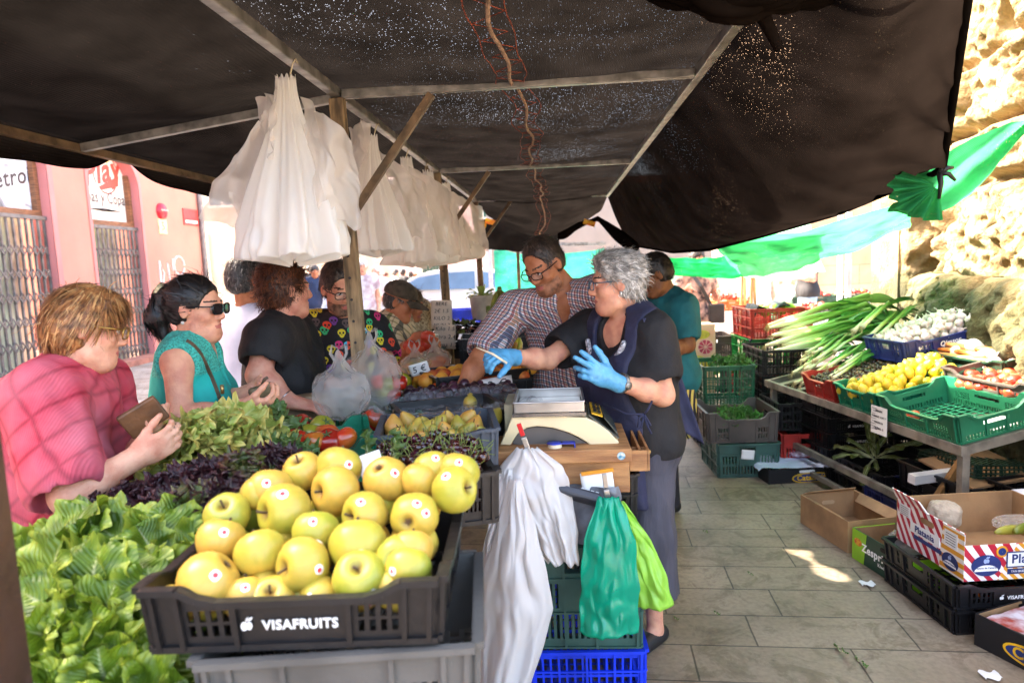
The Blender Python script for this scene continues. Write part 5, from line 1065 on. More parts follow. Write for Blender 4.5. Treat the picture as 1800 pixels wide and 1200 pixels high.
# apron: front bib over the torso, with shoulder straps and a back flap
S=SDF(); p.torso(S,.034); S.ell(J['pel']-V(0,0,.10),(.255,.20,.26),.06,p.B); 
S.cap(J['neck'],J['head'],.07,.07,.012,sub=True); S.ell(J['neck']+p.fw*.10-p.up*.04,(.085,.12,.12),.012,p.B,True)
for sd,a in(('R',1),('L',-1)): S.ell(J['neck']+p.side*a*.235-p.up*.22-p.fw*.0,(.125,.30,.26),.02,p.B,True); S.ell(J['neck']+p.side*a*.33-p.up*.05,(.20,.3,.18),.02,p.B,True)
S.ell(J['pel']-p.fw*.18+p.up*.30,(.5,.17,.42),.02,p.B,True)
S.ell(J['pel']-p.side*.43-p.fw*.04-p.up*.1,(.33,.40,.60),.02,p.B,True); S.ell(J['pel']-p.fw*.27-p.up*.1,(.6,.22,.6),.02,p.B,True); S.cut((0,0,.62),(0,0,-1)); S.disp=fold_fn(.007,21,(10,10,4)); sdf_obj(S,'apron',navy,.0065,p.t)
# loose flap of the apron at her back and a tied bow on the hip
a0,a1,a2,a3=W(1150,560,2.60),W(1188,640,2.72),W(1236,780,2.80),W(1172,742,2.60)
def flap(u,v):
    q=interp([(0,np.array(W(1148,556,2.60))),(.35,np.array(W(1190,640,2.72))),(1,np.array(W(1238,782,2.74)))],v); w=interp([(0,np.array(W(1130,560,2.55))),(.35,np.array(W(1168,650,2.68))),(1,np.array(W(1165,735,2.66)))],v); P=q+(w-q)*u[:,None]; P[:,1]-=.02*np.sin(u*6+v*3)*v; return P-np.array(p.o)
o=grid_np('apron_flap',flap,20,30,navy,p.t); sd=o.modifiers.new('s','SOLIDIFY'); sd.thickness=.004
c=W(1132,728,2.44)-p.o; mb=MB()
for q in ([(0,0,0),(-.018,-.006,-.01),(-.024,-.006,-.045),(-.012,-.004,-.05),(0,0,0)],[(0,0,0),(.015,-.006,.02),(.03,-.004,.05)],[(0,0,0),(.012,-.006,-.02),(.022,-.006,-.04),(.014,-.004,-.045),(0,0,0)],[(0,0,0),(.01,-.008,-.04),(.024,-.008,-.07)],[(0,0,0),(-.06,.01,.0),(-.14,.06,.03)]): mb.tube([c+Vector(x) for x in q],.0042,6)
mb.build('apron_bow',navy,p.t,True)
# silvery embroidery at the neckline
emb=pm('silver_beads','a9a6aa',.35,.4,120,.5,200); mb=MB()
for i in range(34):
    t=-1.25+2.5*i/33; q=J['neck']+p.side*math.sin(t)*.105+p.fw*(.135+.03*math.cos(t))-p.up*(.035+.115*math.cos(t)); mb.ell(q-p.o,(.011,.008,.012),5)
mb.build('neckline_beads',emb,p.t,True)
# short brushed-back grey hair
def exg(S,P,hs,M): S.ell(P(0,.040,.108),(.050*hs,.045*hs,.026*hs),.03,M); S.ell(P(0,-.065,.08),(.062*hs,.045*hs,.05*hs),.03,M)
Zh=np.array(p.hM@V(0,0,1)); Fh=np.array(p.hM@V(0,1,0))
p.hair('grey',n=3000,vox=.006,ln=.036,vol=.010,front=.070,low=-.040,extra=exg,wild=.22,lift=.28,dirf=lambda q,n:-Fh*.9-Zh*.35+n*.5 if (q-np.array(J['head']))@Zh>.02 else -Zh-Fh*.4,width=.0022)
p.glasses(pm('blue_grey_frame','2f4a58',.3,.1),rx=.027,rz=.019)
MB().ell(hpos(J['head'],p.hM,p.hs,(-.085,.0,-.034))-p.o,(.005,.005,.009),6).build('earring',pm('pearl','d8d2c8',.2,metal=.2),p.t,True)
d=U(J['elL']-J['wrL']); B=d.to_track_quat('Z','Y').to_matrix(); mb=MB(); mb.lathe([(.0335,-.008),(.037,-.006),(.037,.006),(.0335,.008)],24,c=J['wrL']+d*.05-p.o,M=B); wv_=(V(0,0,CH)-J['wrL']); wv_=U(wv_-d*wv_.dot(d)+V(0,0,-.15)); mb.lathe([(.001,.003),(.015,.003),(.015,-.004),(.001,-.004)],16,c=J['wrL']+d*.05+wv_*.037-p.o,M=wv_.to_track_quat('Z','Y').to_matrix()); mb.build('wristwatch',pm('watch_steel','9b968e',.3,.2,90,.4,300,metal=.8),p.t,True)
o=MB().tube([(-.058,.0,.026),(0,0,0),(.05,0,-.035)],[.003,.0045,.0042],8).build('pen',pm('pen_cream','d9c7a8',.4),None,True); o.location=W(866,622,2.40); tag(o,'cream coloured pen held in the outstretched blue glove','pen')
# ---------------------------------------------------------------- vendor: man in checked shirt
p=Person('man with glasses and checked shirt leaning over the stall to pick fruit',(W(1010,700,3.35).x,3.42,0),1.74,R(232),.0,'tan',True,1.08,1.12); J=p.J
J['pel']=W(1000,728,3.36); J['neck']=W(998,516,3.14); J['head']=W(957,468,3.06); J['shR']=W(902,545,3.16); J['shL']=W(1056,518,3.06); J['elR']=W(846,628,3.00); J['wrR']=W(808,690,2.86); J['elL']=W(1082,640,3.34); J['wrL']=W(1056,720,3.22)
p.hM=frame(R(233),R(30),R(6)); p.hs=.98; p.belly=1.0; p.arm=1.05
p.hand['R']=dict(d=U(V(-.10,-.25,-1)),n=V(.25,.75,-.3),fc=[(.35,.5,.4),(.3,.45,.4),(.35,.5,.4),(.45,.5,.4)],thumb=(.75,.6),spread=.16)
p.body(.0056,stub=pm('stubble_skin','a06a4c',.6,.2,60,.3,300)); 
chk=plaid('checked_shirt_cloth','efe8e4',[(0,.20,.26,'a8383c',.8),(0,.70,.24,'3a4a7c',.8),(2,.22,.26,'a83a3e',.75),(2,.72,.24,'34447a',.8),(0,.45,.14,'d99a5a',.7),(2,.47,.14,'4a7a5a',.75)],42,(0,.12,R(50)))
p.top(chk,'shirt',.017,.93,.026,hem=J['pel'].z+.02,neck='v',vox=.0062,fold=.007,seed=12,flare=.02); p.collar(chk,open_=.42)
p.trousers(pm('dark_trouser_cloth','25232a',.85,.15,12,.2,80)); p.shoes(pm('dark_shoe','1b191a'))
p.hair('brown',n=1900,ln=.018,vol=.005,front=.100,low=-.030,width=.002,side=-.012); p.glasses(frameBk,rx=.028,rz=.017)
# ---------------------------------------------------------------- helper: man in teal T shirt
p=Person('man in teal t-shirt and yellow striped apron looking down at crates',(W(1165,800,4.2).x,4.25,0),1.70,R(200),.05,'brown',True,1.0,1.05); J=p.J
J['head']=W(1152,484,4.16); J['neck']=W(1172,520,4.22); J['shL']=W(1203,540,4.10); J['shR']=W(1125,535,4.42); J['elL']=W(1208,606,4.06); J['wrL']=W(1150,622,3.92); J['elR']=W(1105,610,4.4); J['wrR']=W(1090,640,4.2); J['pel']=W(1178,655,4.26)
p.hM=frame(R(187),R(22)); p.hand['L']=dict(d=V(-1,-.2,-.2),n=V(0,.3,-1)); p.arm=1.08
p.body(.0075); teal=pm('teal_jersey','0f5f66',.8,.12,8,.15,60); p.top(teal,'t_shirt',.014,.80,.022,hem=J['pel'].z-.12,vox=.0085,fold=.006,seed=31,flare=.012)
def stripes(name,a,b,sc,axis=0,w=.5,rot=(0,0,0)):
    t=NT(name); tc=t.n('TexCoord'); mp=t.n('Mapping'); mp.inputs['Rotation'].default_value=rot; t.l(tc,3,mp,0); sx=t.n('SeparateXYZ'); t.l(mp,0,sx,0); f=t.math('FRACT',t.math('MULTIPLY',(sx,axis),sc)); m=t.math('LESS_THAN',f,w); c=t.mix(m,b,a); t.l(c,0,t.p,'Base Color'); t.p.inputs['Roughness'].default_value=.8; return t.m
drk=pm('dark_trouser_cloth','25232a'); p.trousers(drk); p.shoes(pm('dark_shoe','1b191a'))
S=SDF(); S.ell(J['pel']-V(0,0,.18),(.20,.165,.30),.05,p.B); S.ell(J['pel']+p.fw*-.16-V(0,0,.18),(.3,.17,.5),.02,p.B,True); S.cut((0,0,J['pel'].z+.06),(0,0,1)); S.cut((0,0,J['pel'].z-.40),(0,0,-1)); S.disp=fold_fn(.006,33,(14,14,3)); sdf_obj(S,'striped_apron',stripes('yellow_stripe_cloth','c7b25a','1d1c22',55,0,.5,(0,0,R(30))),.008,p.t)
mb=MB(); mb.tube([J['pel']+p.r*-.12-V(.0,.06,.1)-p.o,J['knL']+V(-.01,-.07,.0)-p.o,J['anL']+V(-.01,-.06,.1)-p.o],.006,5); mb.build('pink_piping',pm('pink_piping','d21f6a',.6),p.t,True)
mb=MB(); mb.tube([J['neck']+p.up*.02+p.r*-.06-p.o,J['neck']+p.fw*.10-p.up*.03-p.o,J['pel']+p.fw*.17+p.up*.15-p.o],.005,5); mb.build('apron_strap',drk,p.t,True)
p.hair('black',n=900,ln=.022,vol=.006,front=.085,low=-.03,width=.003,vox=.008)
# ---------------------------------------------------------------- customers
p=Person('older woman with short blond hair and glasses in a red patterned blouse holding a wallet',(W(85,900,1.8).x,1.80,0),1.60,R(28),.05,'fair',False,1.28,1.25); J=p.J
J['head']=W(155,580,1.76); J['neck']=W(122,648,1.74); J['shR']=W(72,700,1.62); J['shL']=W(172,672,1.95); J['elR']=W(122,872,1.50); J['wrR']=W(236,806,1.62); J['elL']=W(205,830,1.98); J['wrL']=W(252,775,1.80); J['pel']=W(70,985,1.80)
p.hM=frame(R(27),R(14),R(-3)); p.hs=.86; p.bust=1.35; p.belly=1.3; p.arm=1.05
p.hand['R']=dict(d=U(V(.75,.35,.35)),n=V(-.45,.8,.2),fc=[(.6,.7,.4)]*4,thumb=(.5,.5)); p.hand['L']=dict(d=U(V(.5,-.3,.35)),n=V(-.2,-.2,.9),fc=[(.3,.4,.3)]*4,thumb=(.6,.4))
p.body(.0055)
def redcloth():
    t=NT('red_knit_cloth'); tc=t.n('TexCoord'); mp=t.n('Mapping'); mp.inputs['Rotation'].default_value=(0,R(45),R(12)); mp.inputs['Scale'].default_value=(14,14,14); t.l(tc,3,mp,0); nz=t.n('TexNoise'); t.l(tc,3,nz,'Vector'); nz.inputs['Scale'].default_value=5; ad=t.mix(.5,(mp,0),(nz,1),'ADD'); sx=t.n('SeparateXYZ'); t.l(ad,0,sx,0)
    a=t.math('ABSOLUTE',t.math('SUBTRACT',t.math('FRACT',(sx,0)),.5)); b=t.math('ABSOLUTE',t.math('SUBTRACT',t.math('FRACT',(sx,2)),.5)); m=t.math('MINIMUM',a,b); c=t.ramp(m,[(.0,'8c1228'),(.05,'a42236'),(.11,'b93848'),(.46,'c04858')])
    n2=t.n('TexNoise'); t.l(tc,3,n2,'Vector'); n2.inputs['Scale'].default_value=5; n2.inputs['Detail'].default_value=4; c2=t.mix(t.ramp((n2,0),[(.4,(0,0,0,1)),(.7,(.30,.30,.30,1))]),c,'e0a0a6'); t.l(c2,0,t.p,'Base Color'); t.p.inputs['Roughness'].default_value=.9
    wv=t.n('TexWave'); t.l(tc,3,wv,'Vector'); wv.inputs['Scale'].default_value=55; b_=t.n('Bump'); b_.inputs['Strength'].default_value=.25; b_.inputs['Distance'].default_value=.003; t.l(wv,1,b_,'Height'); t.l(b_,0,t.p,'Normal'); return t.m
p.top(redcloth(),'blouse',.018,.93,.034,hem=.72,vox=.0065,fold=.008,seed=41,flare=.04); p.trousers(drk); p.shoes(pm('dark_shoe','1b191a'))
Zr=np.array(p.hM@V(0,0,1)); Fr=np.array(p.hM@V(0,1,0))
def exb(S,P,hs,M): S.ell(P(0,-.055,-.01),(.076*hs,.062*hs,.066*hs),.03,M); S.ell(P(0,.055,.088),(.058*hs,.044*hs,.034*hs),.03,M)
p.hair('blond',n=3000,ln=.05,vol=.012,front=.058,low=-.05,extra=exb,wild=.10,lift=.10,dirf=lambda q,n:-Zr*.9-Fr*.25 if (q-np.array(J['head']))@Fr<.04 else Fr*.3-Zr*.8,width=.0024,side=.0)
p.glasses(frameG,rx=.026,rz=.019); 
walM=pm('brown_leather','6b4426',.5,.2,14,.2,80); o=MB().box((0,0,0),(.105,.018,.075),rot=(.2,-.5,.5)).build('wallet',walM,None,bevel=.005); o.location=W(252,733,1.72); tag(o,'brown leather wallet held by the woman in red','wallet')
# teal blouse
p=Person('dark haired woman with ponytail and sunglasses in a sleeveless turquoise blouse',(W(325,900,2.3).x,2.28,0),1.60,R(-2),.03,'warm',False,.92,.95); J=p.J
J['head']=W(345,545,2.25); J['neck']=W(338,608,2.25); J['shR']=W(312,636,2.12); J['shL']=W(352,622,2.40); J['elR']=W(318,738,2.05); J['wrR']=W(428,716,2.08); J['elL']=W(372,715,2.42); J['wrL']=W(418,696,2.30); J['pel']=W(325,815,2.28)
p.hM=frame(R(-2),R(3)); p.hs=.88; p.bust=1.05; p.arm=.98
p.hand['R']=dict(d=U(V(1,.1,.12)),n=V(-.1,.5,.8),fc=[(.7,.8,.5)]*4,thumb=(.5,.6)); p.hand['L']=dict(d=U(V(1,-.35,.05)),n=V(.0,-.6,.7),fc=[(.5,.6,.4)]*4,thumb=(.5,.5))
p.body(.0056); tq=pm('turquoise_cloth','14a093',.75,.1,8,.15,70); lace=pm('turquoise_lace','3fae9c',.8,.22,160,.6,200)
zc=J['neck'].z-.085
p.top([tq,lace],'blouse',.014,0,.02,hem=.62,neck='v',vox=.0062,fold=.006,seed=51,flare=.03,mi=lambda c:(c[:,2]>zc).astype(int)); p.trousers(drk); p.shoes(pm('dark_shoe','1b191a'))
Zr2=np.array(p.hM@V(0,0,1)); Fr2=np.array(p.hM@V(0,1,0)); pony=hpos(J['head'],p.hM,1,(0,-.125,.055)); pn=np.array(pony)
def expt(S,P,hs,M):
    S.ell(P(0,-.118,.055),(.026,.03,.03),.015,M); S.cap(P(0,-.135,.05),P(.01,-.155,-.03),.034,.036,.02); S.cap(P(.01,-.155,-.03),P(.015,-.12,-.125),.036,.012,.02)
h=p.hair('black',n=1500,ln=.06,vol=.006,front=.078,low=-.03,extra=expt,wild=.12,lift=.12,dirf=lambda q,n:(pn-q)/np.linalg.norm(pn-q) if (q-np.array(J['head']))@Fr2>-.115 else -Zr2+Fr2*.1,side=.01)
MB().lathe([(.020,-.011),(.031,-.006),(.031,.006),(.020,.011)],16,c=hpos(J['head'],p.hM,1,(0,-.125,.062))-p.o,M=p.hM@Matrix.Rotation(R(70),3,'X')).build('hair_tie',pm('cream_scrunchie','cdb78a',.8,.3,60,.5,90),p.t,True)
p.glasses(frameBk,lensD,.027,.019,True); MB().ell(hpos(J['head'],p.hM,1,(.084,.0,-.036))-p.o,(.006,.006,.006),8).build('earring',pm('pearl','d8d2c8'),p.t,True)
def strap_obj(pp,pts,w,mat,name='bag_strap',r=.0):
    mb=MB()
    for a,b in zip(pts[:-1],pts[1:]): mb.bar(Vector(a)-pp.o,Vector(b)-pp.o,w,.005,up=(0,-1,.1))
    return mb.build(name,mat,pp.t)
from mathutils.bvhtree import BVHTree
def strap_on(pp,nm,pix,w,mat,lift=.006,name='bag_strap'):
    ch=[c for c in pp.t.children if c.name.split('.')[0] in (nm,'body')]; pts=[]
    for px,py in pix:
        d=(CM@Vector(((px-900)/1200,(600-py)/1200,-1))).normalized(); best=None
        for c in ch:
            t=BVHTree.FromPolygons([v.co for v in c.data.vertices],[tuple(q.vertices) for q in c.data.polygons]) if not hasattr(strap_on,'k'+str(id(c.data))) else getattr(strap_on,'k'+str(id(c.data)))
            setattr(strap_on,'k'+str(id(c.data)),t); h=t.ray_cast(V(0,0,CH)-pp.o,d)
            if h[0] is not None and (best is None or h[3]<best[1]): best=(h[0]-d*lift,h[3])
        if best: pts.append(best[0]+pp.o)
    return strap_obj(pp,pts,w,mat,name)
lea=pm('tan_leather','5d4630',.55,.2,20,.2,90); o=None
strap_on(p,'blouse',[(328,598),(340,606),(352,620),(362,640),(372,662),(380,682),(386,700),(392,718)],.011,lea); MB().tube([(x) for x in (W(390,676,2.10)-p.o,W(391,692,2.10)-p.o)],.006,6).build('strap_buckle',pm('brass','a58a55',.3,metal=.8),p.t,True)
o=MB().box((0,0,0),(.085,.03,.055),rot=(.1,-.25,.3)).build('purse',pm('olive_purse','6b5d3e',.6,.3,30,.4,60),None,bevel=.012); o.location=W(462,690,2.16); tag(o,'olive brown coin purse in the hands of the ponytailed woman','purse'); MB().tube([(0,0,.025),(.01,0,.045),(.02,0,.05)],.006,6).build('clasp',lea,o,True)
# black polo
p=Person('woman with curly auburn hair in a black polo shirt reaching into a crate',(W(485,820,2.8).x,2.80,0),1.64,R(30),.05,'rosy',False,1.0,1.05); J=p.J
J['head']=W(505,512,2.76); J['neck']=W(492,570,2.74); J['shR']=W(470,598,2.60); J['shL']=W(520,588,2.94); J['elR']=W(455,660,2.52); J['wrR']=W(512,706,2.52); J['elL']=W(548,660,2.95); J['wrL']=W(560,700,2.85); J['pel']=W(485,752,2.80)
p.hM=frame(R(38),R(2)); p.hs=.90; p.bust=1.2; p.belly=1.1; p.arm=1.16; p.hand['R']=dict(d=U(V(.9,.2,-.25)),n=V(.1,.3,-1),fc=[(.3,.4,.3)]*4,thumb=(.6,.3)); p.hand['L']=dict(d=V(.8,-.1,-.5),n=V(0,0,-1))
p.body(.006); p.top(blk,'polo_shirt',.016,.55,.03,hem=.80,vox=.0068,fold=.006,seed=61,flare=.03,collar=blk); p.trousers(drk); p.shoes(pm('dark_shoe','1b191a'))
def exc(S,P,hs,M):
    S.ell(P(0,-.085,.06),(.058*hs,.052*hs,.062*hs),.03,M); S.ell(P(0,-.075,-.02),(.05*hs,.042*hs,.06*hs),.03,M); S.ell(P(0,-.03,.10),(.06*hs,.06*hs,.036*hs),.03,M)
p.hair('auburn',n=2600,ln=.042,vol=.009,front=.078,low=-.05,extra=exc,wild=.4,lift=.35,curl=.0055,width=.0022,side=.005)
MB().tube([hpos(J['head'],p.hM,1.05,q)-p.o for q in ((.08,.02,.09),(.06,.055,.125),(-.06,.055,.125),(-.08,.02,.09))],.0035,6).build('sunglasses_on_head',frameBk,p.t,True)
beige=pm('beige_leather','8c7355',.55,.15,12,.15,80)

mb=MB(); mb.box((0,0,0),(.27,.09,.20),rot=(0,0,.5)); o=mb.build('shoulder_bag',beige,None,bevel=.02); o.location=W(535,728,2.62)+V(0,.0,-.02); tag(o,'beige leather shoulder bag at the waist of the woman in black','bag')
d=U(J['elR']-J['wrR']); B=d.to_track_quat('Z','Y').to_matrix(); MB().lathe([(.0305,-.006),(.034,0),(.0305,.006)],20,c=J['wrR']+d*.045-p.o,M=B).build('bracelet',frameBk,p.t,True); MB().lathe([(.0315,-.003),(.0335,0),(.0315,.003)],20,c=J['wrR']+d*.030-p.o,M=B).build('bracelet',pm('silver','b5b1ac',.25,metal=.9),p.t,True)
# skull-print shirt
p=Person('bearded man with glasses in a black shirt printed with colourful skulls',(W(610,830,3.25).x,3.28,0),1.72,R(-62),.03,'warm',True,1.02,1.12); J=p.J
J['head']=W(597,508,3.16); J['neck']=W(606,560,3.22); J['shR']=W(548,578,3.22); J['shL']=W(655,578,3.34); J['elR']=W(545,650,3.12); J['wrR']=W(572,668,2.96); J['elL']=W(682,642,3.22); J['wrL']=W(700,684,3.05); J['pel']=W(612,750,3.28)
p.hM=frame(R(-52),R(20),R(4)); p.hs=.97; p.belly=1.15; p.arm=1.0; p.hand['R']=dict(d=U(V(.85,-.25,-.3)),n=V(0,.2,-1),fc=[(.2,.3,.2)]*4,thumb=(.6,.2)); p.hand['L']=dict(d=U(V(.3,-.35,-.5)),n=V(-.3,.2,-1),fc=[(.4,.5,.4)]*4)
p.body(.0062,stub=pm('beard_skin','7d5a44',.7,.3,60,.3,300))
def skullcloth():
    t=NT('skull_print_cloth'); tc=t.n('TexCoord'); mp=t.n('Mapping'); mp.inputs['Rotation'].default_value=(0,0,R(-28)); t.l(tc,3,mp,0); sx=t.n('SeparateXYZ'); t.l(mp,0,sx,0); cb=t.n('CombineXYZ'); t.l(sx,0,cb,0); t.l(sx,2,cb,1)
    sc=t.n('VectorMath',operation='SCALE'); t.l(cb,0,sc,0); sc.inputs['Scale'].default_value=19; vo=t.n('TexVoronoi'); vo.voronoi_dimensions='2D'; vo.inputs['Scale'].default_value=1; vo.inputs['Randomness'].default_value=.75; t.l(sc,0,vo,'Vector')
    df=t.n('VectorMath',operation='SUBTRACT'); t.l(sc,0,df,0); t.l(vo,'Position',df,1); s2=t.n('SeparateXYZ'); t.l(df,0,s2,0)
    def ell(cx,cy,rx,ry): 
        a=t.math('DIVIDE',t.math('SUBTRACT',t.math('ABSOLUTE',(s2,0)) if cx else (s2,0),cx),rx); b=t.math('DIVIDE',t.math('SUBTRACT',(s2,1),cy),ry); return t.math('LESS_THAN',t.math('ADD',t.math('MULTIPLY',a,a),t.math('MULTIPLY',b,b)),1)
    cr=ell(0,.06,.34,.30); jw=ell(0,-.20,.20,.20); m=t.math('MAXIMUM',cr,jw); ey=ell(.14,.02,.085,.10); ns=ell(0,-.13,.04,.06); m=t.math('SUBTRACT',m,t.math('MAXIMUM',ey,ns),clamp=True)
    w=t.n('TexWhiteNoise'); t.l(vo,'Position',w,0); c=t.ramp((w,0),[(0,'2aa9c9'),(.14,'2fb877'),(.28,'d8c22a'),(.42,'d8472a'),(.56,'cc2f6e'),(.70,'5a4a48'),(.82,'6a3a8a'),(.92,'39a35c')],'CONSTANT'); o=t.mix(m,'151315',c); t.l(o,0,t.p,'Base Color'); t.p.inputs['Roughness'].default_value=.8; return t.m
skc=skullcloth(); p.top(skc,'shirt',.018,.80,.03,hem=J['pel'].z-.08,neck='crew',vox=.0072,fold=.006,seed=71,flare=.02,collar=skc); p.trousers(drk); p.shoes(pm('dark_shoe','1b191a'))
p.hair('brown',n=1300,ln=.024,vol=.008,front=.084,low=-.03,width=.0026); p.glasses(frameBk)
# man in the cap
p=Person('old man in a dark cap and checked green shirt inspecting tomatoes',(W(685,760,4.25).x,4.25,0),1.66,R(-8),.10,'tan',True,1.1,1.15); J=p.J
J['head']=W(703,532,4.18); J['neck']=W(690,565,4.2); J['shR']=W(672,580,4.08); J['shL']=W(705,574,4.4); J['elR']=W(700,626,4.0); J['wrR']=W(735,592,3.95); J['elL']=W(722,620,4.4); J['wrL']=W(742,590,4.2); J['pel']=W(672,680,4.28)
p.hM=frame(R(-6),R(20)); p.hand['R']=dict(d=U(V(.9,-.1,-.1)),n=V(0,.2,-1),fc=[(.5,.6,.4)]*4); p.hand['L']=dict(d=U(V(.9,-.3,-.2)),n=V(0,-.2,-1),fc=[(.5,.6,.4)]*4); p.belly=1.2
p.body(.0078); p.top(plaid('green_check_cloth','d9c9a8',[(0,.18,.16,'5d7a2a',.8),(0,.62,.12,'2f4a6a',.8),(2,.2,.12,'6a7f3a',.6),(2,.66,.12,'35506e',.75),(0,.4,.05,'a05a3a',.5)],9,(0,.1,R(8))),'shirt',.018,.93,.028,hem=.80,vox=.0085,fold=.007,seed=81,flare=.02,collar=pm('check_collar','b9a77c',.8)); p.trousers(drk); p.shoes(pm('dark_shoe','1b191a')); p.hair('salt',n=500,ln=.02,vol=.003,front=.08,low=-.03,vox=.009,width=.003,extra=lambda S,P,hs,M: S.cut(P(0,0,.035),M@V(0,0,1)))
capM=pm('dark_olive_cap','4b4134',.85,.2,30,.2,90); S=SDF(); c,M,hs=J['head'],p.hM,p.hs; S.ell(hpos(c,M,hs,(0,-.012,.062)),(.088,.108,.080),.02,M); S.cut(hpos(c,M,hs,(0,0,.042)),-(M@V(0,0,1))); cp=sdf_obj(S,'cap',capM,.007,p.t)
def brim(u,v):
    a=(u-.5)*2.2; r=.098+.085*v; x=np.sin(a)*(.082+.012*v); y=.015+np.cos(a)*r; z=.046-.030*v-.010*(np.abs(a)**2); return np.array([np.array(hpos(c,M,hs,(x[i],y[i],z[i]))) for i in range(len(u))])-np.array(p.o)
o=grid_np('cap_brim',brim,22,8,capM,cp); sd=o.modifiers.new('s','SOLIDIFY'); sd.thickness=.005
# woman half hidden behind him
p=Person('woman in a white embroidered top half hidden behind the man in the cap',(W(728,700,4.75).x,4.80,0),1.56,R(-20),0,'tan',False,1.0,1.0); J=p.J; J['head']=W(722,538,4.72); J['neck']=W(728,566,4.78); p.hM=frame(R(-25),R(15)); J['elR']=J['shR']+V(.05,-.08,-.25); J['wrR']=J['elR']+V(.2,-.05,.02)
p.body(.010); p.top(pm('embroidered_top','c9b99a',.85,.6,60,.3,90,col2='6b5238'),'top',.014,.5,.02,hem=.8,vox=.011); p.trousers(drk,vox=.014); p.shoes(drk); p.hair('brown',n=600,ln=.05,vol=.012,front=.05,low=-.05,vox=.010,width=.004)
# man in white T-shirt, seen from behind
p=Person('dark haired man in a plain white t-shirt seen from behind',(W(440,760,3.75).x,3.78,0),1.72,R(65),0,'tan',True,1.05,1.05); J=p.J; J['head']=W(436,494,3.74); J['neck']=W(437,548,3.76); J['shR']=W(478,575,3.62) ; J['shL']=W(405,572,3.92); J['pel']=W(440,705,3.78); J['elR']=W(490,640,3.6); J['wrR']=W(500,700,3.68); J['elL']=W(398,640,3.95); J['wrL']=W(405,700,4.05)
p.hM=frame(R(50),R(6)); p.hs=1.04
p.body(.008); p.top(pm('white_jersey','b9b9c6',.8,.05,5,.1,60),'t_shirt',.014,.7,.025,hem=J['pel'].z-.05,vox=.009,seed=91,flare=.01); p.trousers(drk); p.shoes(drk); p.hair('salt',n=1100,ln=.028,vol=.010,front=.08,low=-.045,vox=.008,width=.003)
# ================================================================ lettuces
def leaf_mat(name,a,b,edge,trl=.25,rough=.42):
    t=NT(name); uv=t.n('UVMap'); sx=t.n('SeparateXYZ'); t.l(uv,0,sx,0); tc=t.n('TexCoord'); n=t.n('TexNoise'); t.l(tc,3,n,'Vector'); n.inputs['Scale'].default_value=24; n.inputs['Detail'].default_value=4
    c=t.ramp((n,0),[(.35,a),(.65,b)]); v=t.math('ABSOLUTE',t.math('SUBTRACT',(sx,0),.5)); e=t.ramp(t.math('ADD',(v,0),t.math('MULTIPLY',(n,0),.12)),[(.42,(0,0,0,1)),(.52,(1,1,1,1))]); c=t.mix(e,c,edge)
    rib=t.ramp(t.math('ADD',t.math('MULTIPLY',(v,0),1.0),t.math('MULTIPLY',(sx,1),.06)),[(.03,(1,1,1,1)),(.08,(0,0,0,1))]); base=t.ramp((sx,1),[(.05,(1,1,1,1)),(.45,(0,0,0,1))]); m=t.math('MAXIMUM',t.math('MULTIPLY',(rib,0),.7),(base,0)); c=t.mix(m,c,'d3d6a2' if 'red' not in name else '9a8a78'); t.l(c,0,t.p,'Base Color'); t.p.inputs['Roughness'].default_value=rough
    # side veins
    w=t.n('TexWave'); cb=t.n('CombineXYZ'); q=t.math('SUBTRACT',(sx,1),t.math('MULTIPLY',(v,0),.8)); t.l(q,0,cb,0); t.l(cb,0,w,'Vector'); w.inputs['Scale'].default_value=5; w.inputs['Distortion'].default_value=1.0; bp=t.n('Bump'); bp.inputs['Strength'].default_value=.35; bp.inputs['Distance'].default_value=.005; ad=t.math('ADD',(w,1),t.math('MULTIPLY',(n,0),1.2)); t.l(ad,0,bp,'Height'); t.l(bp,0,t.p,'Normal')
    tr=t.n('BsdfTranslucent'); t.l(c,0,tr,0); mx=t.n('MixShader'); mx.inputs[0].default_value=trl; t.l(t.p,0,mx,1); t.l(tr,0,mx,2); t.l(mx,0,t.out,0); return t.m
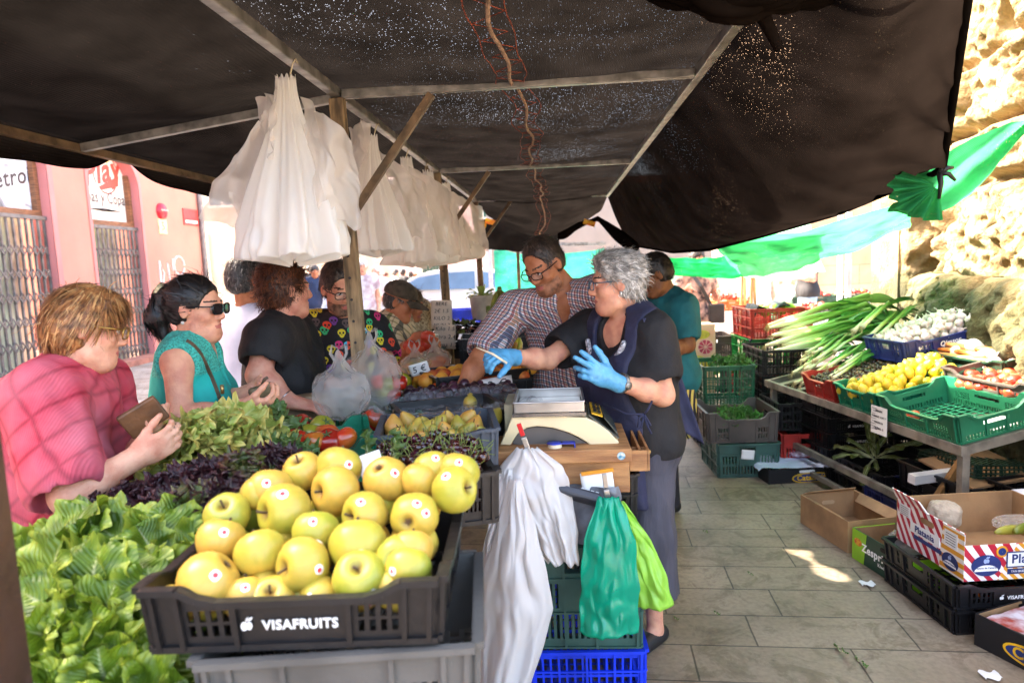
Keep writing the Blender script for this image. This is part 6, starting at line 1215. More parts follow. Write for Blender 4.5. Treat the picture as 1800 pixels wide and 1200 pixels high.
def lettuce(name,label,loc,axis,mat,n=26,ln=.19,wd=.11,ruf=.012,freq=5,open_=1.25,seed=0,group='lettuces',tight=.15,cupk=1.0):
    rs=np.random.RandomState(seed+100); V_=[];F=[];UVs=[]; nu,nv=13,27
    Q=_rot3(U(axis).to_track_quat('Z','Y').to_matrix())
    for i in range(n):
        fr=(i+.5)/n; az=i*2.39996+rs.uniform(-.25,.25); tilt=tight+open_*fr**.8+rs.uniform(-.12,.12); L=ln*(.62+.45*fr)*rs.uniform(.85,1.12); w=wd*(.6+.5*fr)*rs.uniform(.85,1.15); bend=rs.uniform(.3,1.3)*(1 if fr>.35 else -.9); tw=rs.uniform(-.4,.4); ph=rs.rand(4)*6.28; fq=freq*rs.uniform(.8,1.25); crn=rs.uniform(.7,1.3)
        u,v=np.meshgrid(np.linspace(-1,1,nu),np.linspace(0,1,nv)); s=v*L; ang=tilt+bend*(v**1.6)
        d=np.cumsum(np.sin(ang),0)/nv*L; h=np.cumsum(np.cos(ang),0)/nv*L
        prof=w*.5*np.clip(.30+1.3*v,0,1)*np.clip(1-np.abs((v*.88-.47)/.545)**4,0.03,1)**.5*(1+.05*np.sin(v*19+ph[3])+.03*np.sin(v*37+ph[2])); lat=u*prof
        cup=.25*cupk*prof*(u**2)*crn; ruffle=ruf*(np.abs(u)**2.2)*(.3+v)*(np.sin(fq*PI*v*2+ph[0]+u*1.2)+.6*np.sin(fq*1.7*PI*v*2+ph[1]-u*2)); pk=.25*ruf*np.sin(u*7+v*13+ph[2])
        tipw=ruf*1.0*np.clip((v-.75)/.25,0,1)*(np.sin(u*7+ph[1])+.5*np.sin(u*15+ph[0]))
        nrm=cup+ruffle+pk+tipw
        lx=d+np.cos(ang)*(-nrm); lz=h+np.sin(ang)*nrm; ly=lat*np.cos(tw*v)
        x=.006+lx; X=x*math.cos(az)-ly*math.sin(az); Y=x*math.sin(az)+ly*math.cos(az); P=np.stack([X.ravel(),Y.ravel(),lz.ravel()],1)@Q.T; b=len(V_)*0+sum(len(q) for q in V_); V_.append(P)
        I=np.arange(nu*nv).reshape(nv,nu)+b; F.append(np.stack([I[:-1,:-1],I[:-1,1:],I[1:,1:],I[1:,:-1]],-1).reshape(-1,4)); UVs.append(np.stack([(u.ravel()+1)/2,v.ravel()],1))
    vv=np.concatenate(V_); ff=np.concatenate(F); o=mesh_obj(name,vv,ff,mat,None,True); o.location=loc; uv=np.concatenate(UVs); li=np.zeros(len(o.data.loops),np.int32); o.data.loops.foreach_get('vertex_index',li); ul=o.data.uv_layers.new(name='UVMap'); ul.data.foreach_set('uv',uv[li].astype(np.float32).ravel())
    return tag(o,label,'lettuce',group)
lfG=leaf_mat('green_lettuce_leaf','46600f','728c20','93a338',.22); lfR=leaf_mat('red_lettuce_leaf','2a1216','4d2226','2b0f16',.12); lfE=leaf_mat('escarole_leaf','8a9a3a','b8b860','cdbb62',.26); lfR2=leaf_mat('red_green_lettuce_leaf','4a5a22','5d3a2c','3a1a1c',.15)
for i,(px,py,Y,ax,s,lb) in enumerate(((112,950,1.14,(-.3,-.55,.8),1.08,'green lettuce at the back left of the front pile under the woman in red'),(205,925,1.20,(.15,-.35,.95),1.0,'green lettuce at the top middle of the front pile'),(295,945,1.16,(.55,-.35,.8),.92,'green lettuce with leaves pointing right towards the yellow apples'),(85,1045,1.02,(-.35,-.75,.6),1.02,'green lettuce against the dark brown post in the front pile'),(190,1030,1.02,(.15,-.75,.7),1.05,'wide green lettuce in the middle of the front pile with overlapping pale leaves'),(270,1040,1.02,(.6,-.6,.5),.8,'green lettuce touching the left corner of the apple crate'),(110,1145,.93,(-.2,-.8,.6),.92,'green lettuce at the bottom left below the others'),(215,1150,.92,(.3,-.85,.5),.92,'green lettuce at the bottom beside the grey crate'),(160,1090,.98,(0,-.9,.5),.95,'green lettuce low in the middle of the front pile'),(300,1120,.96,(.5,-.8,.3),.7,'small green lettuce hanging below the left end of the apple crate'))):
    lettuce('green_lettuce',lb,W(px,py,Y+.055)+V(-.02,0,-.10),ax,lfG,17,.185*s,.150*s,.0085,3.4,1.20,i,cupk=1.0)
for i,(px,py,Y,ax,s,g,lb) in enumerate(((235,868,1.50,(-.1,-.4,.9),.9,0,'dark red lettuce under the elbow of the woman in red'),(300,850,1.50,(.0,-.4,.9),.9,0,'dark red lettuce left of the middle in the red row'),(365,838,1.50,(.1,-.4,.9),.95,0,'dark red lettuce in the middle of the red row'),(425,822,1.52,(.2,-.3,.9),.9,1,'red and green lettuce behind the left edge of the apples'),(470,800,1.60,(.2,-.2,.95),.85,0,'dark red lettuce behind the top left apples'),(330,880,1.36,(0,-.6,.8),.85,1,'red and green lettuce nearest the green lettuces'),(270,890,1.36,(-.1,-.6,.8),.8,0,'dark red lettuce between the green lettuce and the forearm'),(395,865,1.38,(.2,-.6,.8),.75,0,'dark red lettuce just left of the apples'),(180,880,1.5,(-.3,-.4,.8),.8,0,'dark red lettuce at the left end of the red row'))):
    lettuce('red_lettuce',lb,W(px,py,Y)+V(0,0,-.05),ax,[lfR,lfR2][g],30,.125*s,.10*s,.009,6,1.45,i+40)
lettuce('escarole','large pale yellow green escarole with frilly leaves in front of the tomato crate',W(388,790,1.84)+V(0,.0,-.02),(.25,-.45,.85),lfE,40,.19,.16,.014,6,1.5,77)
lettuce('escarole','pale stemmed escarole lying left of the large frilly one',W(325,800,1.80),(-.5,-.3,.7),lfE,24,.15,.08,.008,5,1.2,78)
lettuce('escarole','yellow green escarole at the right end beside the teal tomato crate',W(458,790,1.86)+V(0,0,-.05),(.5,-.3,.7),lfE,24,.11,.08,.008,5,1.4,79)
for i,(px,py,Y,lb) in enumerate(((480,735,2.05,'dark green leafy bunch rising behind the escarole'),(505,790,1.85,'dull green leafy bunch beside the red tomatoes'),(640,800,1.62,'loose green leaves lying behind the apples by the pole'),(690,795,1.62,'single green leaves between the pole and the cherries'))):
    lettuce('leaf_bunch',lb,W(px,py,Y)+V(0,0,-.03),(.4,-.2,.8) if i<2 else (.7,-.1,.2),leaf_mat('chard_leaf%d'%i,'3f5a22','60793a','5b6b30',.2),9 if i<2 else 4,.10 if i<2 else .08,.06 if i<2 else .045,.010,3,1.2,90+i)
crate('black crate under the front pile of green lettuces',(W(170,1080,1.02).x-.02,1.10,.70),.1,.52,.42,.26,pBlack,'lattice'); crate('black crate under the red lettuces',(W(320,870,1.5).x,1.56,.86),.05,.62,.36,.16,pBlack,'slots'); crate('dark green crate under the escarole',(W(400,790,1.9).x,1.96,.86),.03,.5,.34,.14,pDGreen,'solid'); crate('black crate standing below the crate of green lettuces',(W(170,1080,1.02).x-.02,1.12,.40),.1,.52,.42,.29,pBlack,'lattice'); crate('black crate on the paving under the green lettuces',(W(170,1080,1.02).x-.02,1.12,0),.1,.52,.42,.39,pBlack,'lattice')
# ================================================================ plastic bags
def bundle(label,hook,height,width,seed,quads=(),skew=0,group=None):
    t=thing('plastic_bag_bundle',label,'plastic bags',hook); rs=np.random.RandomState(seed); ph=rs.rand(8)*6.28; o3=rs.rand(3)*30
    def f(u,v):
        a=2*PI*u; vv=np.clip(v/.90,0,1); r=width*.5*(.20+.80*sm(.0,1.0,vv)**.85); end=sm(.90,1,v); r=r*(1-.9*end)
        ple=.16*np.sin(7*a+ph[0]+1.2*vv)+.10*np.sin(13*a+ph[1]-2*vv)+.06*np.sin(23*a+ph[2]); r=r*(1+ple*(.5+.6*vv)*(1-end*.6)); P=np.stack([np.cos(a)*3,np.sin(a)*3,v*4],1)+o3; low=sm(.62,.95,v); r=r*(1+low*.30*noise3(P*2.2,seed))
        z=-.055-height*np.minimum(v,.9)/.9-low*.03*noise3(P*1.5,seed+1)-.012*np.sin(5*a+ph[3])*end; z=z+(1-sm(0,.06,v))*.022*np.abs(np.sin(6*a+ph[4])); z-=end*.015
        bx=.02*np.sin(v*2.2+ph[5])+skew*v; return np.stack([np.cos(a)*r*.92+bx,np.sin(a)*r*.62,z],1)
    grid_np('bag_folds',f,150,90,bagW,t)
    for k,q in enumerate(quads):
        C=[np.array((x,(.03 if k%2 else -.02),z)) for x,z in q]
        def g(u,v,C=C,k=k):
            P=(C[0]+(C[1]-C[0])*u[:,None])*(1-v[:,None])+(C[3]+(C[2]-C[3])*u[:,None])*v[:,None]; N=np.stack([u*2.5,v*2.5,u*0+k*3.7+seed],1); P[:,1]+=.04*np.sin(u*4+v*3+ph[k%8])+noise3(N*1.3,seed)*.05+np.abs(noise3(N*2.6,seed+2))*.02; P[:,2]+=noise3(N*1.7,seed+5)*.03; P[:,0]+=noise3(N*1.7,seed+6)*.025; return P
        grid_np('loose_bag',g,34,34,bagC2,t)
    MB().tube([(.0,0,-.075),(.004,0,-.03),(.014,0,.0),(.026,0,.014),(.03,0,.0)],.0028,6).build('hook',pm('hook_wire','b9a98a',.4,.1,metal=.4),t,True); return t
bagC2=film_mat('pinkish_thin_bag','efe8e1',.72,.25)
bundle('front bundle of milky plastic bags hanging from the roof bar, widest and nearest',V(XL,2.18,2.225),.545,.34,3,skew=-.05,quads=(((-.10,-.20),(-.05,-.12),(-.12,-.55),(-.33,-.46)),((-.22,-.33),(-.08,-.30),(-.12,-.56),(-.22,-.60)),((.03,-.09),(.19,-.24),(.19,-.52),(.08,-.48)),((.05,-.15),(.17,-.28),(.16,-.40),(.06,-.45)),((-.10,-.10),(-.03,-.07),(-.05,-.30),(-.09,-.30))))
bundle('second bundle of plastic bags hanging just behind the first pole',V(XL,3.18,2.225),.51,.30,5,quads=(((-.12,.0),(.0,.02),(-.02,-.22),(-.13,-.25)),((.02,-.10),(.22,-.26),(.24,-.52),(.08,-.50))))
bundle('third bundle of plastic bags hanging between the first two poles',V(XL,3.85,2.225),.56,.32,8,quads=(((.02,-.08),(.22,-.22),(.24,-.58),(.08,-.55)),))
bundle('fourth bundle of plastic bags hanging in front of the second pole',V(XL,4.40,2.225),.57,.34,9,quads=(((.02,-.08),(.20,-.20),(.22,-.60),(.08,-.56)),))
bundle('rearmost bundle of plastic bags hanging beyond the second pole',V(XL+.02,5.1,2.225),.54,.40,12,quads=(((.05,-.10),(.26,-.24),(.30,-.55),(.10,-.52)),))
def bag_blob(label,c,rx,ry,rz,mat,seed,knot=True,parent=None,h2=.10):
    def f(u,v):
        a=2*PI*u; t=PI*v; P=np.stack([np.cos(a)*np.sin(t)*2,np.sin(a)*np.sin(t)*2,np.cos(t)*2],1)+seed; n=1+.16*noise3(P*1.6,seed)+.06*np.abs(noise3(P*4,seed+1)); top=sm(.25,0,v); pl=1+.12*top*np.sin(11*a); x=np.cos(a)*np.sin(t)*rx*n*pl; y=np.sin(a)*np.sin(t)*ry*n*pl; z=np.cos(t)*rz*n+top*h2*.6*(1-v*2); k=1-.55*sm(.30,.06,v)*(1-sm(.06,0,v)*.0); return np.stack([x*k,y*k,z],1)
    o=grid_np('plastic_bag',f,70,46,mat,None); o.location=c; tag(o,label,'plastic bag')
    for s in(-1,1): MB().tube([(s*.010,0,rz*.9+h2*.2),(s*.030,0,rz+h2*.45),(s*.026,.01,rz+h2*.75),(s*.006,.012,rz+h2*.62)],[.016,.014,.012,.010],8,sq=.35).build('handle',mat,o,True)
    return o
bag_blob('thin clear shopping bag with handles left of the pole in the green crate',W(600,690,2.42),.105,.10,.10,bagC,3)
bag_blob('tall thin plastic bag of tomatoes right of the pole',W(655,680,2.66)+V(.0,0,.02),.12,.11,.14,bagC,6)
for px,py,k in ((668,672,'tomato'),(690,692,'tomato'),(686,675,'green_tomato'),(678,690,'green_tomato'),(700,672,'tomato')): fruit(k,W(px,py,2.66),'tomato inside the tall thin plastic bag','tomatoes in the tall plastic bag',s=1.0)
bag_blob('small knotted bag of yellow fruit behind the green beans',W(730,640,3.55),.08,.07,.055,bagC,9); bag_blob('knotted bag of orange fruit against the second pole',W(765,632,3.75),.09,.08,.065,bagC,11)
for px,py,Y in ((722,645,3.55),(733,648,3.52),(742,642,3.55)): fruit('lemon',W(px,py,Y),'yellow fruit inside the small knotted bag','yellow fruit in the knotted bag',s=.9)
for px,py,Y in ((756,640,3.74),(768,642,3.72),(776,634,3.75)): fruit('peach',W(px,py,Y),'orange fruit inside the bag by the second pole','orange fruit in the bag',s=.9)
for px,py,Y in ((722,606,3.95),(735,612,3.93),(748,606,3.95),(728,615,3.9),(753,592,3.9),(742,600,3.98)): fruit('pink_tomato',W(px,py,Y),'large ripe tomato handled by the man in the cap','tomatoes handled by the man in the cap',s=1.25)
for px,py,Y,k in ((702,672,3.0,'lemon'),(712,668,3.1,'lemon')): fruit(k,W(px,py,Y),'green yellow fruit under the hand of the man in the skull shirt','fruit under the hand',s=1.0)
fruit('green_tomato',W(809,707,2.82),'kiwi sized green fruit between the fingers of the man in the checked shirt',s=.75)
# signs on the second pole
slip('price_notice','upper handwritten price notice tied to the second pole','notice',W(776,553,4.74),(1,0,-.03),(0,0,1),.15,.20,paperY,['BERE','2€ 1.5','KILO 2','MUN 3']); slip('price_notice','lower handwritten price notice tied to the second pole','notice',W(781,567,4.72)+V(0,0,-.10),(1,0,-.04),(0,0,1),.15,.17,paperY,['Kilo 1.5','Pera 2.4','Toma 1.2'])
# ================================================================ scale and the stack it stands on
cream_p=pm('cream_scale_plastic','d9c59a',.38,.05,8); dkp=pm('dark_scale_base','57504a',.5,.1,10); steel=pm('scale_steel','b9b4ae',.28,.12,6,.08,30,metal=.85); boxW=pm('old_box_wood','b4814e',.6,.22,4,.3,40,col2='8d5d36',stretch=(1.2,9,9))
Zq=lambda x,y,Y: W(860+x/5,640+y/5,Y)
base=W(985,770,2.42); sc_=thing('market_scale','cream market scale with steel tray and yellow key panel on a wooden box','scale',(base.x,base.y,base.z-.02)); so_=sc_.location.copy()
out=[(95,710),(205,455),(430,440),(850,470),(940,510),(1050,590),(1145,690),(1120,705),(930,745),(860,688),(780,640),(700,603),(560,560),(420,545),(330,560),(250,610),(205,680),(190,712)]
mb=MB(); mb.poly([Zq(x,y,2.26)-so_ for x,y in out],.24,(0,1,0)); mb.build('housing',cream_p,sc_,bevel=.004)
mb=MB(); mb.poly([Zq(x,y,2.275)-so_ for x,y in ((200,700),(250,612),(330,562),(420,548),(560,562),(700,606),(860,690),(920,742),(560,735))],.20,(0,1,0)); mb.build('base',dkp,sc_)
mb=MB()
for x,y in ((250,722),(820,740)): 
    c=Zq(x,y,2.29)-so_; mb.lathe([(.001,-.006),(.018,-.006),(.018,.006),(.001,.006)],14,c=c); 
mb.build('rubber_feet',pBlack,sc_)
fl,frt=Zq(215,325,2.25),Zq(830,347,2.25); zt=(fl.z+frt.z)/2; x0,x1=fl.x,frt.x; zb=Zq(500,425,2.25).z; y0,y1=2.25,2.50
mb=MB(); w=.004
mb.box(((x0+x1)/2-so_.x,(y0+y1)/2-so_.y,zb-so_.z+.003),(x1-x0-.012,y1-y0-.012,.005)); 
for (cx,cy,dx,dy) in (((x0+x1)/2,y0,x1-x0,w),((x0+x1)/2,y1,x1-x0,w),(x0,(y0+y1)/2,w,y1-y0),(x1,(y0+y1)/2,w,y1-y0)): mb.box((cx-so_.x,cy-so_.y,(zt+zb)/2-so_.z),(dx,dy,zt-zb))
for (a,b_) in (((x0,y0),(x1,y0)),((x1,y0),(x1,y1)),((x1,y1),(x0,y1)),((x0,y1),(x0,y0))): mb.bar((a[0]-so_.x,a[1]-so_.y,zt-so_.z),(b_[0]-so_.x,b_[1]-so_.y,zt-so_.z),.008,.006)
mb.build('weighing_tray',steel,sc_,bevel=.002)
MB().box(((x0+x1)/2-so_.x,(y0+y1)/2-so_.y,zb-so_.z-.008),(x1-x0+.015,y1-y0+.0,.012)).build('platform',pm('scale_chrome','86827e',.25,.1,metal=.9),sc_)
A,B_,C_=Zq(862,462,2.262),Zq(1140,676,2.262),V(0,.236,0); n_=(B_-A).cross(C_).normalized(); n_=n_ if n_.z>0 else -n_
def pan(a,b,c,d,mat,nm,h): 
    q=[A+(B_-A)*s+C_*t+n_*h-so_+V(0,0,.026*math.sin(PI*s)) for s,t in ((a,c),(b,c),(b,d),(a,d))]; return MB().poly(q,.004,n_).build(nm,mat,sc_)
pan(.02,.98,.03,.97,pm('panel_grey','4a4c44',.4),'key_panel',.003); kp_=pan(.10,.45,.10,.9,pm('panel_yellow','e0a81c',.4),'yellow_keys',.007); pan(.50,.92,.08,.92,pm('lcd_glass','39413a',.15),'display',.008)
for i in range(3): pan(.16,.24,.18+.24*i,.34+.24*i,pBlack,'key',.011); pan(.30,.38,.18+.24*i,.34+.24*i,pBlack,'key',.011)
MB().box((x0-.022-so_.x,2.40-so_.y,zb-so_.z-.03),(.03,.2,.10)).build('side_post',pm('post_beige','8d8468',.5),sc_)
bx=thing('wooden_box','worn wooden till box with a drawer under the scale','box',(.0,2.38,.88)); ob=bx.location.copy()
za=W(866,792,2.20).z; xa,xb=W(866,800,2.20).x,W(1110,795,2.20).x
MB().box(((xa+xb)/2,2.42-ob.y,za-.024-ob.z),(xb-xa,.46,.045)).build('lid',boxW,bx,bevel=.004)
zb2=W(1060,866,2.22).z; MB().box(((xa+.05+xb)/2,2.43-ob.y,(za-.048+zb2)/2-ob.z),(xb-xa-.06,.42,za-.048-zb2)).build('case',boxW,bx,bevel=.003)
d=MB(); zd=W(1120,815,2.22).z
for q in ((xb+.03,2.26,.06,.01),(xb+.03,2.60,.06,.01),(xb+.062,2.43,.008,.35),(xb+.035,2.43,.008,.34)): d.box((q[0],q[1]-ob.y,zd-ob.z),(q[2],q[3],.07))
d.box((xb+.03,2.43-ob.y,zd-.034-ob.z),(.06,.34,.006)); d.box((xb+.03,2.34-ob.y,zd-ob.z),(.06,.006,.05)); dr=d.build('drawer',boxW,bx); MB().ell((xb+.074,2.36-ob.y,zd+.0-ob.z),(.010,.010,.010),8).build('knob',pm('brass','a58a55'),dr,True)
MB().lathe([(.001,.001),(.013,.001),(.0135,0)],16,c=(W(1092,801,2.19).x,2.1895-ob.y,W(1092,801,2.19).z-ob.z),M=Matrix.Rotation(PI/2,3,'X')).build('round_sticker',pm('sticker_blue','2f7a9a',.4,.5,90,col2='d8dcc8'),bx)
MB().lathe([(.001,.001),(.011,.001),(.0115,0)],16,c=(W(947,798,2.19).x,2.1895-ob.y,W(947,798,2.19).z-ob.z),M=Matrix.Rotation(PI/2,3,'X')).build('small_sticker',pm('sticker_cream','dcc9b4',.5,.3,90,col2='c2402c'),bx)
# stack under it
crate('blue plastic crate on the paving under the hanging bags',(.05,2.50,0),.02,.40,.56,.245,pBlue,'lattice'); crate('slate green crate on top of the blue crate',(.045,2.50,.247),.0,.41,.56,.37,pSlate,'slots'); crate('black crate right under the wooden till box',(.03,2.50,.62),.0,.42,.5,.235,pBlack,'slots')
gb=grid_np('grey_bag',lambda u,v:np.stack([np.array(.09+(u-.5)*.17+.01*np.sin(v*7)),2.195+.02*np.sin(u*5+v*4)+.03*noise3(np.stack([u*3,v*3,u*0],1),3)-.03*np.sin(PI*u),.84-v*.19+.0*u],1),26,24,pm('grey_plastic_bag','6f7076',.3,.2,14,.3,30),None); tag(gb,'crumpled grey plastic bag below the card terminal','plastic bag')
t=thing('card_terminal','dark hand held card terminal leaning below the wooden box','card terminal',W(1012,868,2.14),(R(-35),R(14),R(-8))); MB().box((0,0,0),(.16,.075,.03)).build('body',pm('terminal_dark','34343a',.4),t,bevel=.008); MB().box((-.035,0,.0155),(.06,.05,.003)).build('screen',pm('lcd_glass','39413a'),t)
k=MB()
for i in range(3):
    for j in range(4): k.box((.018+.016*j,-.02+.018*i,.0165),(.010,.011,.004))
k.build('keypad',pm('key_white','c9c9c6',.5),t)
o=slip('note_pad','white note pad with an orange top edge clipped to the box','note pad',W(1050,846,2.175),(1,.0,.12),(-.05,0,1),.105,.068,paperW); MB().box((0,-.0025,.031),(.106,.005,.008),M=face_M((0,0,0),(1,0,.12),(-.05,0,1))@Matrix.Rotation(0,4,'X')).build('orange_edge',pm('pad_orange','e0921c',.5),o)
bpy.data.objects.remove(bpy.data.objects['orange_edge']); MB().bar(Vector((-.052,-.003,.027)),Vector((.053,-.003,.040)),.005,.012).build('orange_edge',pm('pad_orange','e0921c'),o)
def clip(label,p,tilt,mat2,ln=.075,name='metal_clip'):
    t=thing(name,label,'clip',p,(0,tilt,0)); MB().box((0,0,-ln*.25),(.017,.010,ln*.55)).build('jaw',steel,t,bevel=.002); MB().box((0,-.002,ln*.30),(.015,.008,ln*.42)).build('grip',mat2,t,bevel=.002); return t
clip('red gripped metal clip holding the white bags','' and 0 or W(921,770,2.13),R(-17),pm('clip_red','d01c20',.35),.10); clip('metal clip holding the green bags to the box',W(1066,862,2.10),R(-6),steel,.11)
t=thing('tape_dispenser','small blue tape dispenser on the wooden box in front of the scale','tape',W(985,784,2.235)); tb=pm('tape_blue','2a3aa0',.3)
MB().lathe([(.001,.014),(.026,.014),(.027,.012),(.027,.011),(.001,.011)],20,c=(-.018,0,0)).build('cover',tb,t,True); MB().lathe([(.024,-.012),(.024,.011)],20,c=(-.018,0,0)).build('tape_roll',pm('tape_cream','cfc0a4',.3),t,True); m=MB(); m.box((.03,0,-.012),(.04,.03,.004)); m.box((.048,0,0),(.004,.03,.024)); m.box((.025,0,.0125),(.045,.03,.003)); m.lathe([(.001,-.012),(.027,-.012),(.027,-.014)],20,c=(-.018,0,0)); m.build('base',tb,t)
def drape(name,label,top,rows,mat,seed,th=.0,depth=.05,nu=50,nv=44,pleat=.02,fr=5):
    """hanging bag: rows = list of (v, left px, right px, py, Y)"""
    def f(u,v):
        l=interp([(r[0],np.array(W(r[1],r[3],r[4]))) for r in rows],v); q=interp([(r[0],np.array(W(r[2],r[3],r[4]))) for r in rows],v); P=l+(q-l)*u[:,None]; N=np.stack([u*3,v*3,u*0],1); k=.35+.65*v
        P[:,1]-=depth*np.sin(PI*u)*(.4+.6*v); A_=np.stack([u*fr*.9,v*1.3,u*0+seed*1.7],1); P[:,1]+=pleat*k*(3.4*noise3(A_,seed)+.9*(1-3*np.abs(noise3(A_*np.array([1.8,1.5,1]),seed+1)))+.35*noise3(A_*np.array([4.5,6,1]),seed+2)); P[:,1]+=noise3(N*2.2,seed)*.02; P[:,0]+=noise3(N*2,seed+4)*.012; P[:,2]+=noise3(N*2.5,seed+7)*.012; return P-np.array(top)
    o=grid_np(name,f,nu,nv,mat,None); o.location=top; sd=o.modifiers.new('s','SOLIDIFY'); sd.thickness=.0015; return tag(o,label,'plastic bag')
drape('white_bag','bunch of short white carrier bags hanging from the red clip',W(930,795,2.12),[(0,908,944,786,2.13),(.12,880,990,820,2.12),(.3,866,1000,850,2.11),(.6,905,1012,910,2.10),(1,958,1018,985,2.10)],bagWt,3,depth=.05)
drape('white_bag','long white carrier bag trailing down to the ground beside the apples',W(900,860,2.02),[(0,896,915,838,2.08),(.2,876,940,920,2.02),(.45,850,962,1010,2.0),(.65,846,972,1075,2.0),(.85,840,955,1140,2.0),(1,838,930,1215,2.0)],bagWt,8,depth=.07,nu=60,nv=60,fr=3.2,pleat=.022)
drape('white_bag','narrow white carrier bag hanging at the left edge of the bunch',W(880,850,2.1),[(0,880,912,822,2.12),(.3,868,906,880,2.08),(.7,850,880,960,2.06),(1,836,872,1010,2.06)],bagWt,12,depth=.03)
gB=pm('green_bag_film','0fa07a',.22,.08,7,.15,40,trl=.25); lB=pm('lime_bag_film','9fd64a',.32,.08,7,.15,40,trl=.3)
drape('green_bag','glossy green carrier bag hanging from the metal clip',W(1066,880,2.08),[(0,1052,1088,872,2.09),(.10,1046,1096,890,2.08),(.28,1026,1118,950,2.06),(.55,1020,1124,1030,2.05),(1,1019,1122,1112,2.05)],gB,5,depth=.035,pleat=.007,fr=2.2)
drape('lime_bag','lime green carrier bag hanging behind the glossy green one',W(1100,890,2.12),[(0,1072,1096,880,2.12),(.3,1084,1132,930,2.12),(.6,1098,1162,985,2.12),(1,1110,1184,1062,2.12)],lB,6,depth=.03,pleat=.012,fr=1.6)
grid=None
# ================================================================ right hand display table
tbF=pm('table_steel','8b8478',.45,.2,10,.2,50,metal=.5)
TA=R(10); td=thing('display_table','grey steel framed sloping display table along the stone wall','table',(1.93,3.38,0),(0,0,TA)); TO=Vector((1.93,3.38,0)); TRz=Matrix.Rotation(TA,3,'Z'); SL=R(11)
def TP(a,b,h=0):  # a along the front edge away from the camera, b to the back (rising), h above the top -> table local
    return V(b*math.cos(SL)-h*math.sin(SL),a,.60+b*math.sin(SL)+h*math.cos(SL))
def TW(a,b,h=0): return TO+TRz@TP(a,b,h)
TR=(Matrix.Rotation(TA,3,'Z')@Matrix.Rotation(-SL,3,'Y'))
mb=MB()
for b in (0,1.0): mb.bar(TP(0,b),TP(2.0,b),.035,.05).build; 
m1=MB(); m1.bar(TP(-.02,0,-.02),TP(2.0,0,-.02),.03,.05); m1.build('front_rail',tbF,td,bevel=.003)
MB().bar(TP(-.02,1.05,-.02),TP(2.0,1.05,-.02),.03,.05).build('rear_rail',tbF,td)
for a in (0,.95,1.98): MB().bar(TP(a,0,-.022),TP(a,1.05,-.022),.028,.045).build('cross_rail',tbF,td)
for i in range(8): MB().bar(TP(.12+.25*i,.0,-.03),TP(.12+.25*i,1.05,-.03),.06,.012).build('slat',tbF,td)
for a in (0,1.9):
    for b in (.01,1.03): q=TP(a,b,-.04); MB().bar(q,(q.x+.0,q.y,0),.04,.04,up=(0,1,0)).build('leg',tbF,td,bevel=.003)
for b in (.01,): MB().bar((0,.02,.20),(0,1.9,.20),.03,.04).build('lower_rail',tbF,td); MB().bar((0,.02,.06),(0,1.9,.06),.03,.03).build('lower_rail',tbF,td)
MB().bar((.02,.35,.0),(.42,.30,.66),.035,.035,up=(0,1,0)).build('wooden_prop',pm('prop_wood','8d6434',.7,.2,6,.2,40,stretch=(5,5,1)),td)
def tcrate(label,a,b,La,Lb,H,mat,style,dip=(0,0),h=0,yaw=0,**k):  # La along a, Lb along b; long axis local X -> along b when Lb is the width
    p=TW(a+La/2,b+Lb/2,h+.003); M=TR@Matrix.Rotation(PI/2+yaw,3,'Z') ; return crate(label,p,0,La,Lb,H,mat,style,dip,rot=tuple(M.to_euler()),**k),M
def theap(a,b,La,Lb,H,kind,sp,label,group,zf,h=0,layers=1,s=1,**k):
    x=a+sp*.5
    for L in range(layers):
        row=0; y=b+sp*.5
        while y<b+Lb-sp*.3:
            x=a+sp*.5+(sp/2 if (row+L)%2 else 0)
            while x<a+La-sp*.3:
                z=zf((x-a)/La,(y-b)/Lb)-L*sp*.55
                if z>.01:
                    kk=kind if isinstance(kind,str) else random.choice(kind); p=TW(x+random.uniform(-.25,.25)*sp,y+random.uniform(-.25,.25)*sp,h+z+random.uniform(-.15,.15)*sp); fruit(kk,p,label if isinstance(label,str) else label[kk],group if isinstance(group,str) else group[kk],s=s*random.uniform(.88,1.12),**k)
                x+=sp
            y+=sp*.87; row+=1
gT=pm('green_plastic_pale','22704e',.38,.1,6,.1,70)
tcrate('almost empty green crate with one tomato at the near end of the table',-.0,.0,.60,.42,.15,gT,'solid',(.045,.035))
fruit('pink_tomato',TW(.42,.07,.045),'single red tomato left in the almost empty green crate',s=1.0); MB
o=grid_np('paper_sheet',lambda u,v:np.array([list(TW(.05+.26*a,.22+.14*b,.012+.02*math.sin(a*5)*b)) for a,b in zip(u,v)]),14,10,paperW,None); tag(o,'crumpled white paper in the almost empty green crate','paper')
tcrate('taupe grey crate of pink tomatoes behind the empty green crate',.0,.43,.62,.42,.17,pBrown,'solid',(.03,.03),h=.03)
theap(.0,.43,.62,.42,.17,'pink_tomato',.068,'pinkish red tomato in the taupe crate','tomatoes in the taupe crate',lambda x,y:.085+.05*y*(1-x),h=.03,layers=1)
fruit('pink_tomato',TW(.10,.80,.20),'red tomato at the top of the taupe crate',s=1.1); o=slip('paper_sheet','white paper sheet on the tomatoes of the taupe crate','paper',TW(.04,.62,.17),(.2,1,0),(-.9,.2,.4),.18,.12,paperW,curl=.01)
tcrate('green crate of lemons beside the empty green crate',.62,.0,.40,.62,.15,pTeal,'solid',(.02,.02))
theap(.62,.0,.40,.62,.15,'lemon',.066,'yellow lemon in the heap in the green crate','lemons in the green crate',lambda x,y:.10+.10*math.sin(PI*x)*min(1,.35+y),layers=2,s=.98,rot=None)
tcrate('red crate of small dark figs beside the lemons',1.05,.0,.36,.60,.15,pRed,'solid',(.03,.02))
theap(1.06,.03,.34,.56,.15,'fig',.034,'small dark fig in the red crate','figs in the red crate',lambda x,y:.115,layers=2)
